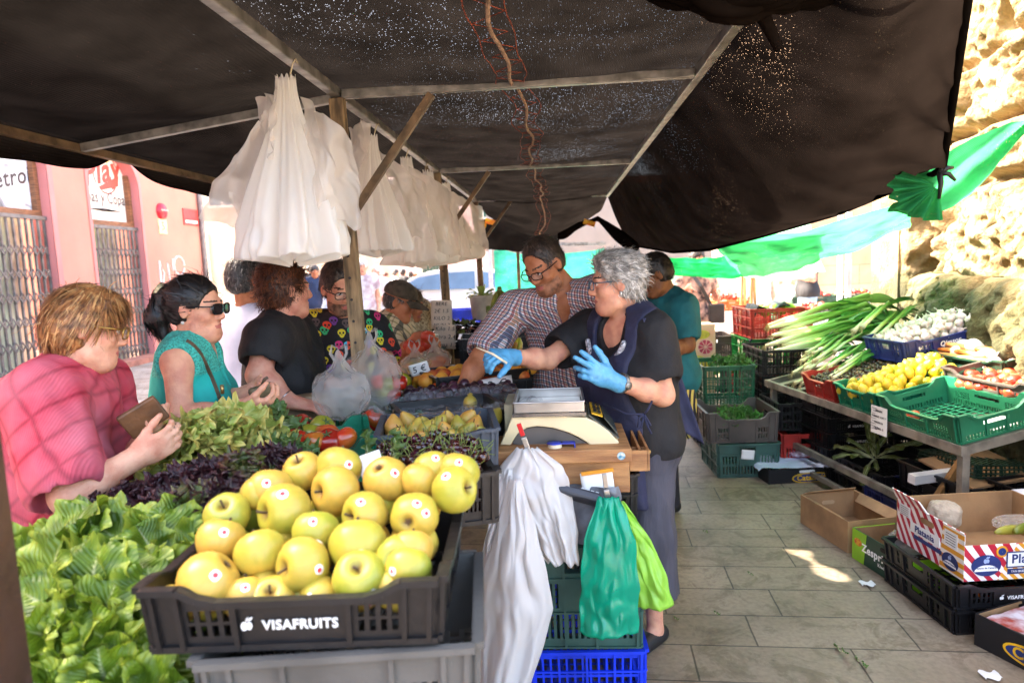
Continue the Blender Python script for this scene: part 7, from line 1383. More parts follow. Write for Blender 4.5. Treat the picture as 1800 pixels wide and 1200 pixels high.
tcrate('dark green crate of turnips and carrots behind the lemons',.46,.68,.62,.44,.16,pDGreen,'solid',(.02,.02),h=.03)
for i,(a,b,hh,s,lb) in enumerate(((.80,.80,.20,1.15,'large white turnip at the top of the root vegetables'),(.92,.76,.17,.9,'pale turnip behind the lemons'),(.68,.76,.18,1.0,'pinkish white turnip in the middle of the root vegetables'),(.60,.72,.15,.9,'round turnip at the near end of the root vegetables'),(.60,.86,.17,.9,'white turnip against the back of the dark green crate'),(.98,.88,.17,1.0,'white turnip beside the blue garlic crate'),(.74,.92,.19,.9,'white turnip at the back of the dark green crate'),(.54,.80,.14,.8,'small turnip at the near corner of the dark green crate'))): fruit('turnip',TW(a,b,hh),lb,'turnips in the dark green crate',s=s,rot=(random.uniform(.8,1.8),random.uniform(-.5,.5),random.uniform(0,6)))
cp_=None
for i in range(9):
    if cp_ is None: cp_=MB().tube([(-.11,0,0),(-.10,0,0),(-.06,.003,0),(.02,.0,0),(.08,-.004,0),(.12,0,0)],[.004,.016,.018,.014,.009,.002],10).build('carrot',fCA,None,True); o=cp_
    else: o=cp_.copy(); COL.objects.link(o)
    o.location=TW(.72+.035*i+random.uniform(-.02,.02),.70+.04*(i%3),.165+.02*(i%3)); M=TR@Matrix.Rotation(PI*.52+random.uniform(-.25,.25),3,'Z'); o.rotation_euler=M.to_euler(); tag(o,'pale orange carrot lying between the lemons and the garlic','carrot','carrots by the garlic')
def garlic_logo(t,L,Wd,H,dip): 
    text_mesh('lettering','Qimsor',.045,white,face_M((0,-Wd/2*.985-.006,H*.5),(1,0,0),(0,0,1)),t,bold=.001,shear=.2); text_mesh('lettering','Ajos',.03,white,face_M((0,-Wd/2*.985-.006,H*.8),(1,0,0),(0,0,1)),t,shear=.2)
# blue garlic crate raised at the back, long side towards the lemons
pg_=TW(1.22,.80,.14); Mg_=TR@Matrix.Rotation(R(2),3,'Z'); gc=crate('navy blue crate of white garlic raised at the back of the table',pg_,0,.62,.40,.15,pNavy,'visa',(.03,.0),rot=tuple(Mg_.to_euler()),logo=garlic_logo)
for ly in range(2):
    for i in range(9):
        for j in range(6):
            x=-.27+.065*i+random.uniform(-.015,.015); y=-.16+.062*j+random.uniform(-.015,.015); z=.12+.05*sm(-.3,.1,np.array([x]))[0]-.05*ly+random.uniform(-.008,.012)+.012*math.cos(y*9); fruit('garlic',pg_+Mg_@V(x,y,z),'white garlic bulb in the navy blue crate','garlic bulbs in the navy crate',s=random.uniform(.85,1.1),rot=(random.uniform(-1.2,1.2),random.uniform(-1.2,1.2),random.uniform(0,6)))
# price tag on front rail
TAGM=face_M((0,0,0),TRz@V(0,-1,0),V(0,0,1)); q=TW(.585,0,.0)+TRz@V(-.025,0,0)
o=MB().box((0,0,0),(.14,.16,.003),M=TAGM).build('product_card',paperW); o.location=q+V(0,0,.0); tag(o,'white printed product card hanging on the front rail of the table','card')
for i,l in enumerate(('ORIGEN','TOMATE  CAT 1','VALENCIA','CALIBRE  G')): text_mesh('print',l,.016,inkB,TAGM@face_M((0,.055-.034*i,.0025),(1,0,0),(0,1,0)),o)
bl=MB()
for i in range(9): bl.box((-.045+random.uniform(-.01,.02),.065-.015*i,.0022),(random.uniform(.03,.06),.002,.001),M=TAGM)
bl.build('print_lines',inkB,o)
# leeks and spring onions
lkM=None
def leek_mat():
    t=NT('leek_stalk'); uv=t.n('UVMap'); sx=t.n('SeparateXYZ'); t.l(uv,0,sx,0); tc=t.n('TexCoord'); n=t.n('TexNoise'); mp=t.n('Mapping'); mp.inputs['Scale'].default_value=(90,3,1); t.l(uv,0,mp,0); t.l(mp,0,n,'Vector'); n.inputs['Scale'].default_value=1; n.inputs['Detail'].default_value=3; a=t.math('ADD',(sx,1),t.math('MULTIPLY_ADD',(n,0),.16,-.08)); c=t.ramp(a,[(.0,'d9cfa0'),(.25,'dfe0b8'),(.42,'a9bf62'),(.6,'4f8a34'),(.95,'2c6228')]); t.l(c,0,t.p,'Base Color'); t.p.inputs['Roughness'].default_value=.42; return t.m
lkM=leek_mat(); rootM=pm('dry_roots','b9a878',.9,.3,60)
def stalk(name,label,cat,pts,r,leaves,group,seed,bulb=0,lw=.02,ll=.25,rad=None):
    rs=np.random.RandomState(seed); t=thing(name,label,cat,pts[0],group=group); o0=Vector(pts[0]); P=[Vector(p)-o0 for p in pts]; mb=MB(); n=10; k=len(P)
    rr=[(r*(1+bulb*math.exp(-((i/(k-1))/.10)**2))) for i in range(k)]; rr[0]*=.6
    b0=len(mb.v); mb.tube(P,rr,n); o=mb.build('stem',lkM,t,True); ul=o.data.uv_layers.new(name='UVMap'); li=np.zeros(len(o.data.loops),np.int32); o.data.loops.foreach_get('vertex_index',li); ring=np.minimum(li//n,k-1); ul.data.foreach_set('uv',np.stack([(li%n)/n,ring/(k-1)*.70],1).astype(np.float32).ravel())
    end=P[-1]; d=U(P[-1]-P[-2]); V_=[];F=[];uv=[]
    for j in range(leaves):
        sd=d.cross(V(rs.randn(),rs.randn(),rs.randn())).normalized(); dd=U(d+sd*rs.uniform(.03,.22)); L=ll*rs.uniform(.7,1.15); w=lw*rs.uniform(.7,1.2); nn=dd.cross(sd).normalized(); st=P[-2].lerp(end,rs.rand()); droop=rs.uniform(.15,.65); b=len(V_)
        for i in range(7):
            s=i/6; c=st+dd*L*s+V(0,0,-droop*L*s*s); ww=w*(.6+.6*math.sin(PI*min(1,s*.8+.15)))*(1-.75*s**3)
            for e,u_ in ((-1,0),(0,.5),(1,1)): V_.append(c+nn*ww*e+sd*(.35*ww*abs(e))); uv.append((u_,min(1,.62+.4*s)))
        for i in range(6):
            for e in (0,1): q=b+i*3+e; F.append((q,q+1,q+4,q+3))
    lo=mesh_obj('leaves',V_,np.array(F),lkM,t,True); ul=lo.data.uv_layers.new(name='UVMap'); li=np.zeros(len(lo.data.loops),np.int32); lo.data.loops.foreach_get('vertex_index',li); ul.data.foreach_set('uv',np.array(uv)[li].astype(np.float32).ravel())
    rb=MB(); d0=U(P[0]-P[1])
    for j in range(22): g=U(d0+V(rs.randn(),rs.randn(),rs.randn()-.4)*.75)*rs.uniform(.02,.06); rb.tube([d0*.0,g*.5+V(0,0,-.004),g+V(0,0,-.018)],[.0012,.001,.0006],3,cap=False)
    rb.build('roots',rootM,t); return t
rs=np.random.RandomState(4)
for i in range(13):   # leeks: roots at the left end, greens to the right and up
    r_,c_=i//5,i%5; p0=W(1352+22*r_+rs.uniform(-10,10),616-12*c_+rs.uniform(-4,4),5.55+.08*c_); p1=W(1440+10*r_,600-15*c_+rs.uniform(-6,6),5.55+.10*c_); p2=W(1520+10*r_+rs.uniform(-10,10),575-13*c_+rs.uniform(-8,8),5.55+.12*c_)
    stalk('leek','fat leek with white shank lying in the upper pile beyond the spring onions','leek',[p0,p0.lerp(p1,.25),p0.lerp(p1,.6),p1,p2],.021,5,'leeks in the upper pile',i,.15,.034,.34)
for i in range(26):
    r_,c_=i//7,i%7; p0=W(1392+16*c_*.8+rs.uniform(-8,8)+r_*6,672-16*r_-4*c_*.3+rs.uniform(-6,6),5.0-.07*c_+.10*r_); p1=p0+TRz@V(.10,.03,.035)+V(.0,0,rs.uniform(-.01,.02)); p2=p1+TRz@V(.16,rs.uniform(.02,.10),.06+rs.uniform(-.02,.02))
    stalk('spring_onion','spring onion with round white bulb and long green leaves in the lower pile','spring onion',[p0,p0.lerp(p1,.3),p1,p1.lerp(p2,.4),p2],.010,6,'spring onions in the lower pile',50+i,1.35,.011,.24)
for i,(px,py) in enumerate(((1500,582),(1528,592),(1548,588),(1515,575))):
    p0=W(px,py,4.95); p1=p0+TRz@V(.10,.05,.05); p2=p1+TRz@V(.22,.12,.10); stalk('spring_onion','large white bulb spring onion lying at the back by the garlic crate','spring onion',[p0,p0.lerp(p1,.3),p1,p1.lerp(p2,.4),p2],.014,5,'spring onions by the garlic crate',90+i,1.6,.014,.30)
# ================================================================ crates under and beside the table
def tl(a,b,z): return TO+TRz@V(b,a,z)
for i in range(5): crate(['lowest','second','third','fourth','topmost'][i]+' black crate of the stack at the far end under the display table',tl(1.55,.30,.02+.108*i-(.02 if i==0 else 0)),TA-PI/2*0,.42,.56,.105,pBlack,'visa',(.02,0),logo=visa_logo if i in(1,2,3) else None)
for i in range(2): crate(['lower','upper'][i]+' black crate with leek leaves under the middle of the table',tl(.98,.34,.0+.108*i),TA,.46,.5,.105,pBlack,'visa',(.02,0),logo=visa_logo)
for i in range(3): crate(['lowest','middle','topmost'][i]+' black slotted crate of the stack behind under the table',tl(1.2,.78,.0+.16*i),TA,.42,.5,.155,pBlack,'slots')
crate('navy blue crate lying under the near end of the table',tl(.62,.30,.0),TA,.45,.5,.16,pNavy,'slots'); crate('black crate of flattened cardboard under the near end of the table',tl(.42,.46,.165),TA,.56,.56,.16,pBlack,'visa',(.03,0),logo=visa_logo)
o=MB().box((0,0,0),(.42,.40,.012),rot=(.12,-.08,.2)).build('cardboard_sheet',pm('cardboard','a07c55',.8,.12,6,.15,40),None); o.location=tl(.42,.46,.335); tag(o,'flattened brown cardboard sheet in the black crate under the table','cardboard')
o=MB().box((0,0,0),(.40,.05,.05),rot=(.1,0,.3)).build('cardboard_strip',paperW,None); o.location=tl(.42,.24,.31); tag(o,'white folded cardboard strip in front of the flattened sheet','cardboard')
lid=crate('green black lattice tray turned over on the crates under the table',tl(.52,.62,.36),TA,.56,.46,.07,pDGreen,'lattice',rot=(R(176),R(4),TA))
lettuce('leek_leaves','bundle of limp dark leek leaves under the table',tl(.95,.20,.26),(-.3,-.3,.6),leaf_mat('limp_leek_leaf','42501f','6a7434','5a5a2a',.15),18,.26,.035,.006,2,1.1,300,group='leek leaves under the table')
for i in range(2): crate(['lower','upper'][i]+' black crate at the near back corner under the table',tl(.05,.62,.0+.17*i),TA,.5,.4,.165,pBlack,'lattice')
# stacks beyond the table, next to the passage
crate('slate green slotted crate at the bottom of the passage stack',(1.30,5.06,0),.03,.43,.5,.245,pSlate,'slots'); t=crate('taupe crate with raised corners and green leaves in the passage stack',(1.27,5.08,.247),.02,.49,.5,.22,pBrown,'visa',(.05,.0))
c=slip('paper_slip','torn white paper stuck on the slate green crate','paper',V(1.30,4.80,.17),(1,0,-.1),(.1,0,1),.09,.07,paperW,curl=.004)
crate('tall green lattice crate of leafy vegetables in the second passage stack',(1.33,5.72,.36),.03,.40,.5,.34,pGreen,'lattice'); crate('black lattice crate under the tall green crate',(1.33,5.74,.0),.03,.40,.5,.355,pBlack,'lattice')
for i,(px,py,Y,lb) in enumerate(((1285,722,4.95,'green leafy herbs in the taupe crate at left'),(1310,720,5.0,'green leafy herbs in the taupe crate at right'),(1300,628,5.6,'green leaves sticking out of the tall green crate'),(1270,632,5.65,'pale leaves in the tall green crate'))): lettuce('herb_bunch',lb,W(px,py,Y)+V(0,0,-.06),(.1,-.2,.9),leaf_mat('herb_leaf%d'%i,'2f5a1e','4f8430','4a7a2c',.2),26,.13,.05,.014,5,1.2,200+i,group='herbs in the passage crates')
crate('red slotted crate on the paving beside the slate green crate',(1.73,5.16,0),.05,.34,.5,.28,pRed,'slots')
for i in range(4): crate(['lowest','second','third','topmost'][i]+' black lattice crate of the stack under the leeks',(1.80,5.72,.0+.205*i),.05,.42,.50,.20,pBlack,'lattice')
crate('black lattice crate behind the red slotted crate',(1.74,5.20,.285),.05,.34,.40,.20,pBlack,'lattice')
crate('bright green crate in the stack under the red crate with a jacket',(1.86,6.35,.53),.05,.42,.5,.30,pBGreen,'lattice'); crate('dark red crate in the middle of the stack under the jacket',(1.86,6.36,.265),.05,.42,.5,.26,pRed,'lattice'); crate('black crate at the bottom of the stack under the jacket',(1.86,6.36,0),.05,.42,.5,.26,pBlack,'lattice')
rc=crate('red lattice crate of green peppers with a dark jacket over it',(1.88,6.30,.84),.06,.46,.52,.26,pRed,'lattice'); crate('second red crate behind the one with the jacket',(2.20,6.9,.80),.02,.42,.5,.24,pRed,'lattice')
for i in range(7): 
    o=MB().ell((0,0,0),(.045,.04,.055),8).build('green_pepper',blush('green_pepper_skin','6f9a2a','8fb83c','a9c24a',.35,9,.4) if i==0 else bpy.data.materials['green_pepper_skin'],None,True); o.location=(1.82+.07*(i%4),6.15+.12*(i//4),1.07+.02*(i%2)); o.rotation_euler=(i,i*.7,i*2); tag(o,'light green pepper in the red crate with the jacket','pepper','peppers in the red crate')
jk=pm('dark_jacket_cloth','1f2a33',.85,.2,12,.3,90)
def jacket(u,v):
    x=1.66+u*.34; y=6.04+v*.36; z=1.115+.035*noise3(np.stack([u*5,v*5,u*0],1),3)+.02*np.sin(u*9); k=sm(.22,.0,u); z=z-k*.30; x=x+k*(.0)-.02*k; return np.stack([x-.02*np.sin(z*20)*k,y,z],1)
o=grid_np('jacket',jacket,40,30,jk,None); sd=o.modifiers.new('s','SOLIDIFY'); sd.thickness=.012; tag(o,'dark blue jacket thrown over the red crate','jacket')
crate('brown grey crate standing behind the green crates by the fruit printed box',(1.50,7.0,.55),.0,.40,.45,.24,pBrown,'slots'); crate('black crate under the brown grey crate',(1.50,7.0,.275),0,.40,.45,.27,pBlack,'lattice'); crate('black crate at the very bottom behind the green crates',(1.50,7.0,.0),0,.40,.45,.27,pBlack,'lattice')
# ================================================================ cartons
def carton(label,loc,rz,L,Wd,H,mats,rot=None,th=.006,lowfront=0,name='cardboard_box'):
    """open carton; mats: dict front/back/left/right/inside"""
    t=thing(name,label,'box',loc,rot or (0,0,rz)); ins=mats['inside']
    def pnl(nm,c,d,key):
        o=MB().box(c,d).build('side_panel',mats[key],t); return o
    hf=H-lowfront
    pr={}
    pr['front']=pnl('f',(0,-Wd/2+th/2,hf/2),(L,th,hf),'front'); pr['back']=pnl('b',(0,Wd/2-th/2,H/2),(L,th,H),'back'); pr['left']=pnl('l',(-L/2+th/2,0,H/2),(th,Wd-2*th,H),'left'); pr['right']=pnl('r',(L/2-th/2,0,H/2),(th,Wd-2*th,H),'right')
    li=MB(); e=.0015
    li.box((0,-Wd/2+th+e/2+.0005,hf/2),(L-2*th-.002,e,hf-.004)); li.box((0,Wd/2-th-e/2-.0005,H/2),(L-2*th-.002,e,H-.004)); li.box((-L/2+th+e/2+.0005,0,H/2),(e,Wd-2*th-.006,H-.004)); li.box((L/2-th-e/2-.0005,0,H/2),(e,Wd-2*th-.006,H-.004)); li.box((0,0,.006),(L-2*th-.004,Wd-2*th-.004,.006)); li.build('lining',ins,t); return t,pr
def hand_hole(t,x,y,z,w,h,side,mat):
    M=face_M((x,y,z),(1,0,0),(0,0,1)) if side=='front' else face_M((x,y,z),(0,-1,0),(0,0,1)); b=MB(); n=10; pts=[]
    for s in(-1,1):
        for i in range(n+1): a=-PI/2*s+PI*i/n*1; pts.append(M@V(s*(w/2-h/2)+s*abs(math.cos(-PI/2+PI*i/n))*h/2,(-1 if s>0 else 1)*(h/2)*math.cos(PI*i/n),0))
    b.poly(pts,.002,M.to_3x3()@V(0,0,1)); return b.build('hand_hole',mat,t)
card=pm('cardboard','a07c55'); darkH=pm('hole_dark','1a1512',.9); cBlack=pm('carton_black','17171a',.5,.1,6); cYel=pm('carton_yellow','e3b31c',.45); cBlu=pm('carton_blue','20336e',.45); 
def cata(t,c,right,s):
    mb=MB(); rgt=U(right); up=V(0,0,1); out=rgt.cross(up); n=28
    def el(rx,rz,th): return [c+rgt*(math.copysign(abs(math.cos(2*PI*i/n))**.7,math.cos(2*PI*i/n))*rx)+up*(math.sin(2*PI*i/n)*rz) for i in range(n)]
    MB().poly(el(s*2.7,s*.72,.001),.0015,out).build('yellow_oval',cYel,t); MB().poly([p+out*.0016 for p in el(s*2.5,s*.56,.001)],.0008,out).build('blue_oval',cBlu,t); text_mesh('lettering','Catafruit',s*1.05,cYel,face_M(c+out*.003,rgt,up),t,bold=.0016)
# flat black carton of white paper, far
t,_=carton('flat black fruit carton lined with white paper beside the red crate',(1.62,4.86,0),R(8),.50,.36,.10,dict(front=cBlack,back=cBlack,left=cBlack,right=cBlack,inside=card)); cata(t,V(.05,-.181,.032),V(1,0,0),.05); hand_hole(t,.02,-.183,.078,.11,.018,'front',paperW)
_g=grid_np('paper_sheet',lambda u,v:np.stack([1.62+(u-.5)*.5-.03,4.86+(v-.5)*.36,.105+.012*noise3(np.stack([u*5,v*5,u*0],1),3)-.02*(u<.04)],1),24,18,pm('blue_white_paper','c9cbe0',.7,.05,6),None); tag(_g,'white paper sheet spread over the flat black carton','paper')
o=MB().ell((0,0,0),(.09,.06,.025),8).build('fruit_wrapper',pm('wrapper_print','d9d2e0',.4,.5,16,col2='7a2434'),None,True); o.location=(1.70,4.93,.135); tag(o,'crumpled printed fruit wrapper on the flat black carton','wrapper')
# brown cartons
t,_=carton('empty brown cardboard box with folded flaps on the paving',(1.585,3.78,0),R(12),.34,.44,.17,dict(front=card,back=card,left=card,right=card,inside=card))
fm=MB(); fm.add([(-.16,.21,.17),(.16,.21,.17),(.14,.16,.20),(-.14,.16,.20)],[(0,1,2,3)]); o=fm.build('flap',card,t); sd=o.modifiers.new('s','SOLIDIFY'); sd.thickness=.005
for q_ in ([(-.165,-.18,.17),(-.165,.16,.17),(-.12,.14,.14),(-.12,-.15,.14)],[(.165,-.18,.17),(.165,.16,.17),(.12,.14,.13),(.12,-.15,.13)]): o=MB().add(q_,[(0,1,2,3)]).build('flap',card,t); sd=o.modifiers.new('s','SOLIDIFY'); sd.thickness=.005
hand_hole(t,.0,.213,.11,.08,.022,'front',pm('cardboard_light','c4a27a',.8))
kD=pm('carton_dark_green','123a2a',.45,.05); kL=pm('carton_lime','86b81e',.45,.05)
t,_=carton('green and lime fruit carton with white lettering beside the brown box',(1.63,3.30,0),R(-78),.42,.24,.16,dict(front=kD,back=kD,left=kL,right=kL,inside=card)); text_mesh('lettering','Zespri Green',.056,white,face_M((.03,-.1215,.085),(1,0,0),(0,0,1)),t,bold=.0012); text_mesh('lettering','Kiwifruit',.024,white,face_M((.03,-.1215,.045),(1,0,0),(0,0,1)),t)
mb=MB(); mb.poly([(-.21,-.1208,0),(-.12,-.1208,0),(-.10,-.1208,.16),(-.21,-.1208,.16)],.0012,(0,-1,0)); mb.build('lime_panel',kL,t); hand_hole(t,.05,-.124,.135,.09,.022,'front',darkH); m=MB(); m.ell((-.165,-.1222,.10),(.03,.001,.02),8); m.build('fruit_emblem',pm('emblem_orange','d8a02c',.5,.4,60,col2='c23a24'),t,True)
bag_blob('crumpled clear plastic bag stuffed in the lime carton',V(1.66,3.26,.17),.12,.09,.06,bagC,15)
# black print crates with cartons of bananas on top
for i in range(2): crate(['lower','upper'][i]+' black crate of the low stack under the striped banana carton',(1.79,3.005,.107*i),R(6),.52,.50,.105,pBlack,'visa',(.018,.0),logo=lambda t,L,W_,H,d:visa_logo(t,L,W_,H,d))
for i in range(5): fruit('tomato',V(1.64+.08*i,2.86+.03*(i%2),.10),'dark red tomato in the lower black crate under the banana carton','tomatoes in the low black crate',s=.9)
def wavy(name,ca,cb,sc,rotz,dist):
    t=NT(name); tc=t.n('TexCoord'); mp=t.n('Mapping'); mp.inputs['Rotation'].default_value=rotz; t.l(tc,3,mp,0); w=t.n('TexWave'); t.l(mp,0,w,'Vector'); w.inputs['Scale'].default_value=sc; w.inputs['Distortion'].default_value=dist; w.inputs['Detail'].default_value=0; w.inputs['Detail Scale'].default_value=.6; m=t.math('GREATER_THAN',(w,1),.5); c=t.mix(m,ca,cb); t.l(c,0,t.p,'Base Color'); t.p.inputs['Roughness'].default_value=.45; return t.m
rw=wavy('red_white_waves','efe8e4','b81c34',9,(0,R(40),R(40)),3.0); ow=wavy('orange_white_stripes','efe6da','e09a24',11,(0,R(45),0),0)
PLx,PLy,PLz=1.86,3.02,.214
t,pr=carton('red and orange striped banana carton on the low black stack',(PLx,PLy,PLz),R(6),.56,.46,.20,dict(front=rw,back=card,left=rw,right=card,inside=card),lowfront=.05); t_st=t
MB().poly([(-.14,-.2302,0),(.28,-.2302,0),(.28,-.2302,.15),(-.06,-.2302,.15)],.001,(0,-1,0)).build('orange_stripes',ow,t); MB().poly([(-.2802,-.23,0),(-.2802,-.08,0),(-.2802,-.10,.20),(-.2802,-.23,.20)],.001,(-1,0,0)).build('orange_stripes',ow,t)
def oval_logo(t,c,right,s):
    rgt=U(right); out=rgt.cross(V(0,0,1)); n=26; el=lambda a,b,o_,dx=0,dz=0:[c+rgt*(dx+math.cos(2*PI*i/n)*a)+V(0,0,dz+math.sin(2*PI*i/n)*b)+out*o_ for i in range(n)]
    MB().poly(el(s,s*.72,.0012),.001,out).build('blue_oval',cBlu,t); MB().poly([c+rgt*(math.cos(PI*i/12)*s*.8)+V(0,0,(math.sin(PI*i/12)*.42-.38)*s)+out*.0026 for i in range(13)],.0006,out).build('white_arc',white,t); apple_logo(m:=MB(),c+V(0,0,s*.32)+out*.0026,s*.36,rgt); m.build('fruit_emblem',pm('pale_blue_print','a9b9dc',.5),t); text_mesh('lettering','Platano de Canarias',s*.17,cBlu,face_M(c+V(0,0,-s*.15)+out*.004,rgt,V(0,0,1)),t)
oval_logo(t,V(-.19,-.2318,.065),V(1,0,0),.062); m=MB(); m.lathe([(.001,.001),(.024,.001),(.0245,0)],18,c=(-.125,-.2318,.120),M=Matrix.Rotation(PI/2,3,'X')); m.build('round_seal',pm('seal_orange','e09a24',.4),t); m=MB(); m.lathe([(.001,.0012),(.016,.0012),(.0165,0)],18,c=(-.125,-.2325,.120),M=Matrix.Rotation(PI/2,3,'X')); m.build('seal_centre',cBlu,t)
MB().box((.0,-.2325,.085),(.21,.003,.065)).build('white_plate',white,t); fr_=MB(); 
for q in ((.0,.1165,.21,.005),(.0,.0535,.21,.005),(-.1045,.085,.005,.065),(.1045,.085,.005,.065)): fr_.box((q[0],-.2345,q[1]),(q[2],.0015,q[3]))
fr_.build('plate_border',cBlu,t); text_mesh('lettering','Platania',.052,cBlu,face_M((.0,-.2345,.086),(1,0,0),(0,0,1)),t,bold=.0012); MB().box((.0,-.2318,.034),(.20,.002,.022)).build('blue_band',cBlu,t); text_mesh('lettering','TAN BUENO, TAN NUESTRO',.0125,white,face_M((.0,-.2333,.034),(1,0,0),(0,0,1)),t)
MB().box((-.2815,.02,.10),(.003,.20,.045)).build('white_plate',white,t); text_mesh('lettering','Platania',.04,cBlu,face_M((-.2838,.02,.10),(0,-1,0),(0,0,1)),t,bold=.001); MB().box((-.2812,.0,.062),(.002,.19,.018)).build('blue_band',cBlu,t); oval_logo(t,V(-.2818,-.15,.05),V(0,-1,0),.05); MB().box((-.2812,.165,.155),(.002,.08,.05)).build('white_label',white,t); MB().box((-.2815,-.15,.145),(.002,.08,.07)).build('white_label',white,t)
ll=MB()
for i in range(5): ll.box((-.283,.165,.172-.009*i),(.001,.06,.002)); ll.box((-.2835,-.15,.168-.011*i),(.001,.06,.002))
ll.build('fine_print',inkB,t); hand_hole(t,-.2835,.0,.160,.09,.026,'left',card)
f=MB(); f.add([(-.28,.0,.2),(-.28,.23,.2),(-.30,.23,.245),(-.30,.03,.245)],[(0,1,2,3)]); o=f.build('flap',rw,t); sd=o.modifiers.new('s','SOLIDIFY'); sd.thickness=.005
for i in range(4):
    o=MB().tube([(-.09+.18*k/6,.03*math.sin(PI*k/6),0) for k in range(7)],[.006,.016,.02,.021,.019,.014,.006],7).build('banana',banM,None,True); o.location=(PLx+.05+.06*i,PLy-.10,PLz+.14+.01*i); o.rotation_euler=(0,0,.3*i); tag(o,'yellow green banana lying in the striped carton','banana','bananas in the striped carton')
MB
def crum(label,c,rx,ry,rz,mat,seed,nm='paper_bag'):
    def f(u,v):
        a=2*PI*u; t=PI*v; P=np.stack([np.cos(a)*np.sin(t)*2,np.sin(a)*np.sin(t)*2,np.cos(t)*2],1)+seed; n=(1-.45*sm(.2,1,np.cos(t)))*(1+.25*noise3(P*1.2,seed)+.10*np.abs(noise3(P*2.5,seed+2))); return np.stack([np.cos(a)*np.sin(t)*rx*n,np.sin(a)*np.sin(t)*ry*n,np.cos(t)*rz*n],1)
    o=grid_np(nm,f,44,30,mat,None,smooth=False); o.location=c; return tag(o,label,'bag')
crum('crumpled pale paper bag standing in the striped carton',V(1.72,3.12,.375),.07,.06,.085,pm('kraft_pale','b5a48e',.8,.1,8),4)
o=MB().box((0,0,.10),(.34,.30,.20)).build('white_carton',pm('white_carton','d3d3da',.6,.05,4),None,bevel=.004); o.location=(2.30,3.16,PLz+.0); o.rotation_euler=(0,0,R(6)); tag(o,'plain white carton behind the striped banana carton at the right edge','box'); MB().box((-.171,0,.14),(.002,.3,.008)).build('red_tape',pm('tape_red','b02c2c',.5),o)
crum('wrinkled clear bag on the bananas in the striped carton',V(2.0,3.0,.36),.13,.09,.03,bagC,7,'plastic_bag')
# near carton at the bottom right corner
p=G(1725,1150,0); t,_=carton('black carton of printed fruit paper at the bottom right corner',(1.86,2.50,0),R(-66),.52,.34,.13,dict(front=cBlack,back=cBlack,left=cBlack,right=cBlack,inside=card)); cata(t,V(.0,-.1715,.055),V(1,0,0),.055); hand_hole(t,.05,-.1735,.105,.11,.02,'front',paperW)
_g=grid_np('fruit_paper',lambda u,v:np.stack([1.86+((u-.5)*.46)*math.cos(R(-66))-((v-.5)*.30)*math.sin(R(-66)),2.50+((u-.5)*.46)*math.sin(R(-66))+((v-.5)*.30)*math.cos(R(-66)),.122+.012*noise3(np.stack([u*5,v*5,u*0],1),8)],1),24,18,pm('fruit_print_paper','d8d0d4',.5,.5,14,col2='a03c2c'),None); tag(_g,'printed fruit paper covering the black carton at the corner','paper')
crate('dark blue crate cut off by the bottom right corner',(1.92,2.18,0),R(12),.5,.36,.20,pNavy,'slots')
# litter on the paving
for i,(px,py,sx_,lb) in enumerate(((1525,1028,.05,'scrap of white paper by the green and lime carton'),(1742,1190,.05,'scrap of white paper near the corner carton'))):
    p=G(px,py); o=grid_np('paper_scrap',lambda u,v:np.stack([(u-.5)*sx_*1.3,(v-.5)*sx_+.01*np.sin(u*8),.008+.012*np.abs(noise3(np.stack([u*4,v*4,u*0+i],1),i))],1),10,8,paperW,None); o.location=p; tag(o,lb,'paper scrap')
for i,(px,py) in enumerate(((1480,1147),(1513,1165),(1240,935),(1445,880),(1190,1090),(1320,1010),(1260,1080))):
    p=G(px,py); lettuce('fallen_leaf',['green leaf scrap at the near end of the aisle','small wilted leaf beside the green leaf scrap','dark leaf scrap by the feet of the vendor','tiny leaf scrap by the flat black carton','leaf scrap beside the lime bag','tiny leaf scrap in the middle of the aisle','leaf crumb left of the aisle middle'][i],p+V(0,0,.004),(.3,.2,.25),leaf_mat('litter_leaf%d'%i,'3a5a1c','566f2a','5a6a2c',.15),3 if i<2 else 2,.05 if i<2 else .022,.03 if i<2 else .014,.004,2,.3,400+i,group='leaf scraps on the paving',tight=1.35)
# ================================================================ square beyond the stall
def simple_person(label,px,py,Y,theta,skin,male,topm,hairk,botm,h=None,group=None,sleeve=.6,arms=None,long_hair=False,bald=False,vox=.016,topname='t_shirt',shorts=False):
    hd=W(px,py,Y); hh=h or (hd.z+.115); p=Person(label,(hd.x,Y,0),hh,theta,0,skin,male,1.05 if male else .95,1.05,group); J=p.J; dz=hd.z-J['head'].z
    p.hM=frame(theta,R(6))
    if arms:
        for k,v in arms.items(): J[k]=J['sh'+k[-1]]+p.r*v[0]+p.f*v[1]+V(0,0,v[2])
    p.body(vox*.8); p.top(topm,topname,.016,sleeve,.022,hem=J['pel'].z-.08,vox=vox*.9,seed=int(px)%90,flare=.012); p.trousers(botm,hem=.06 if not shorts else .5,vox=vox); p.shoes(pm('dark_shoe','1b191a'))
    if not bald: p.hair(hairk,n=260,ln=.04 if not long_hair else .22,vol=.012,front=.05,low=-.03 if not long_hair else -.10,vox=vox*.7,width=.006,wild=.15,lift=.1)
    else: p.hair(hairk,n=120,ln=.02,vol=.002,front=.10,low=-.04,vox=vox*.7,width=.005)
    return p
wt=pm('white_tee','d8d6d6',.8,.05,6); pwt=pm('printed_white_tee','dcdad6',.8,.4,7,col2='a0868c'); nvy=pm('navy_tee','22304e',.8); jean=pm('faded_jeans','7e95ad',.8,.2,9); pk=pm('pink_tee','c9547e',.8); tl_=pm('aqua_tee','4aa79a',.8); pkp=pm('pink_print_tee','e0b39e',.8,.4,14,col2='3a2c30'); beigeT=pm('beige_trousers','cdb9a2',.85); blkT=pm('black_tee','1d1b1e',.8)
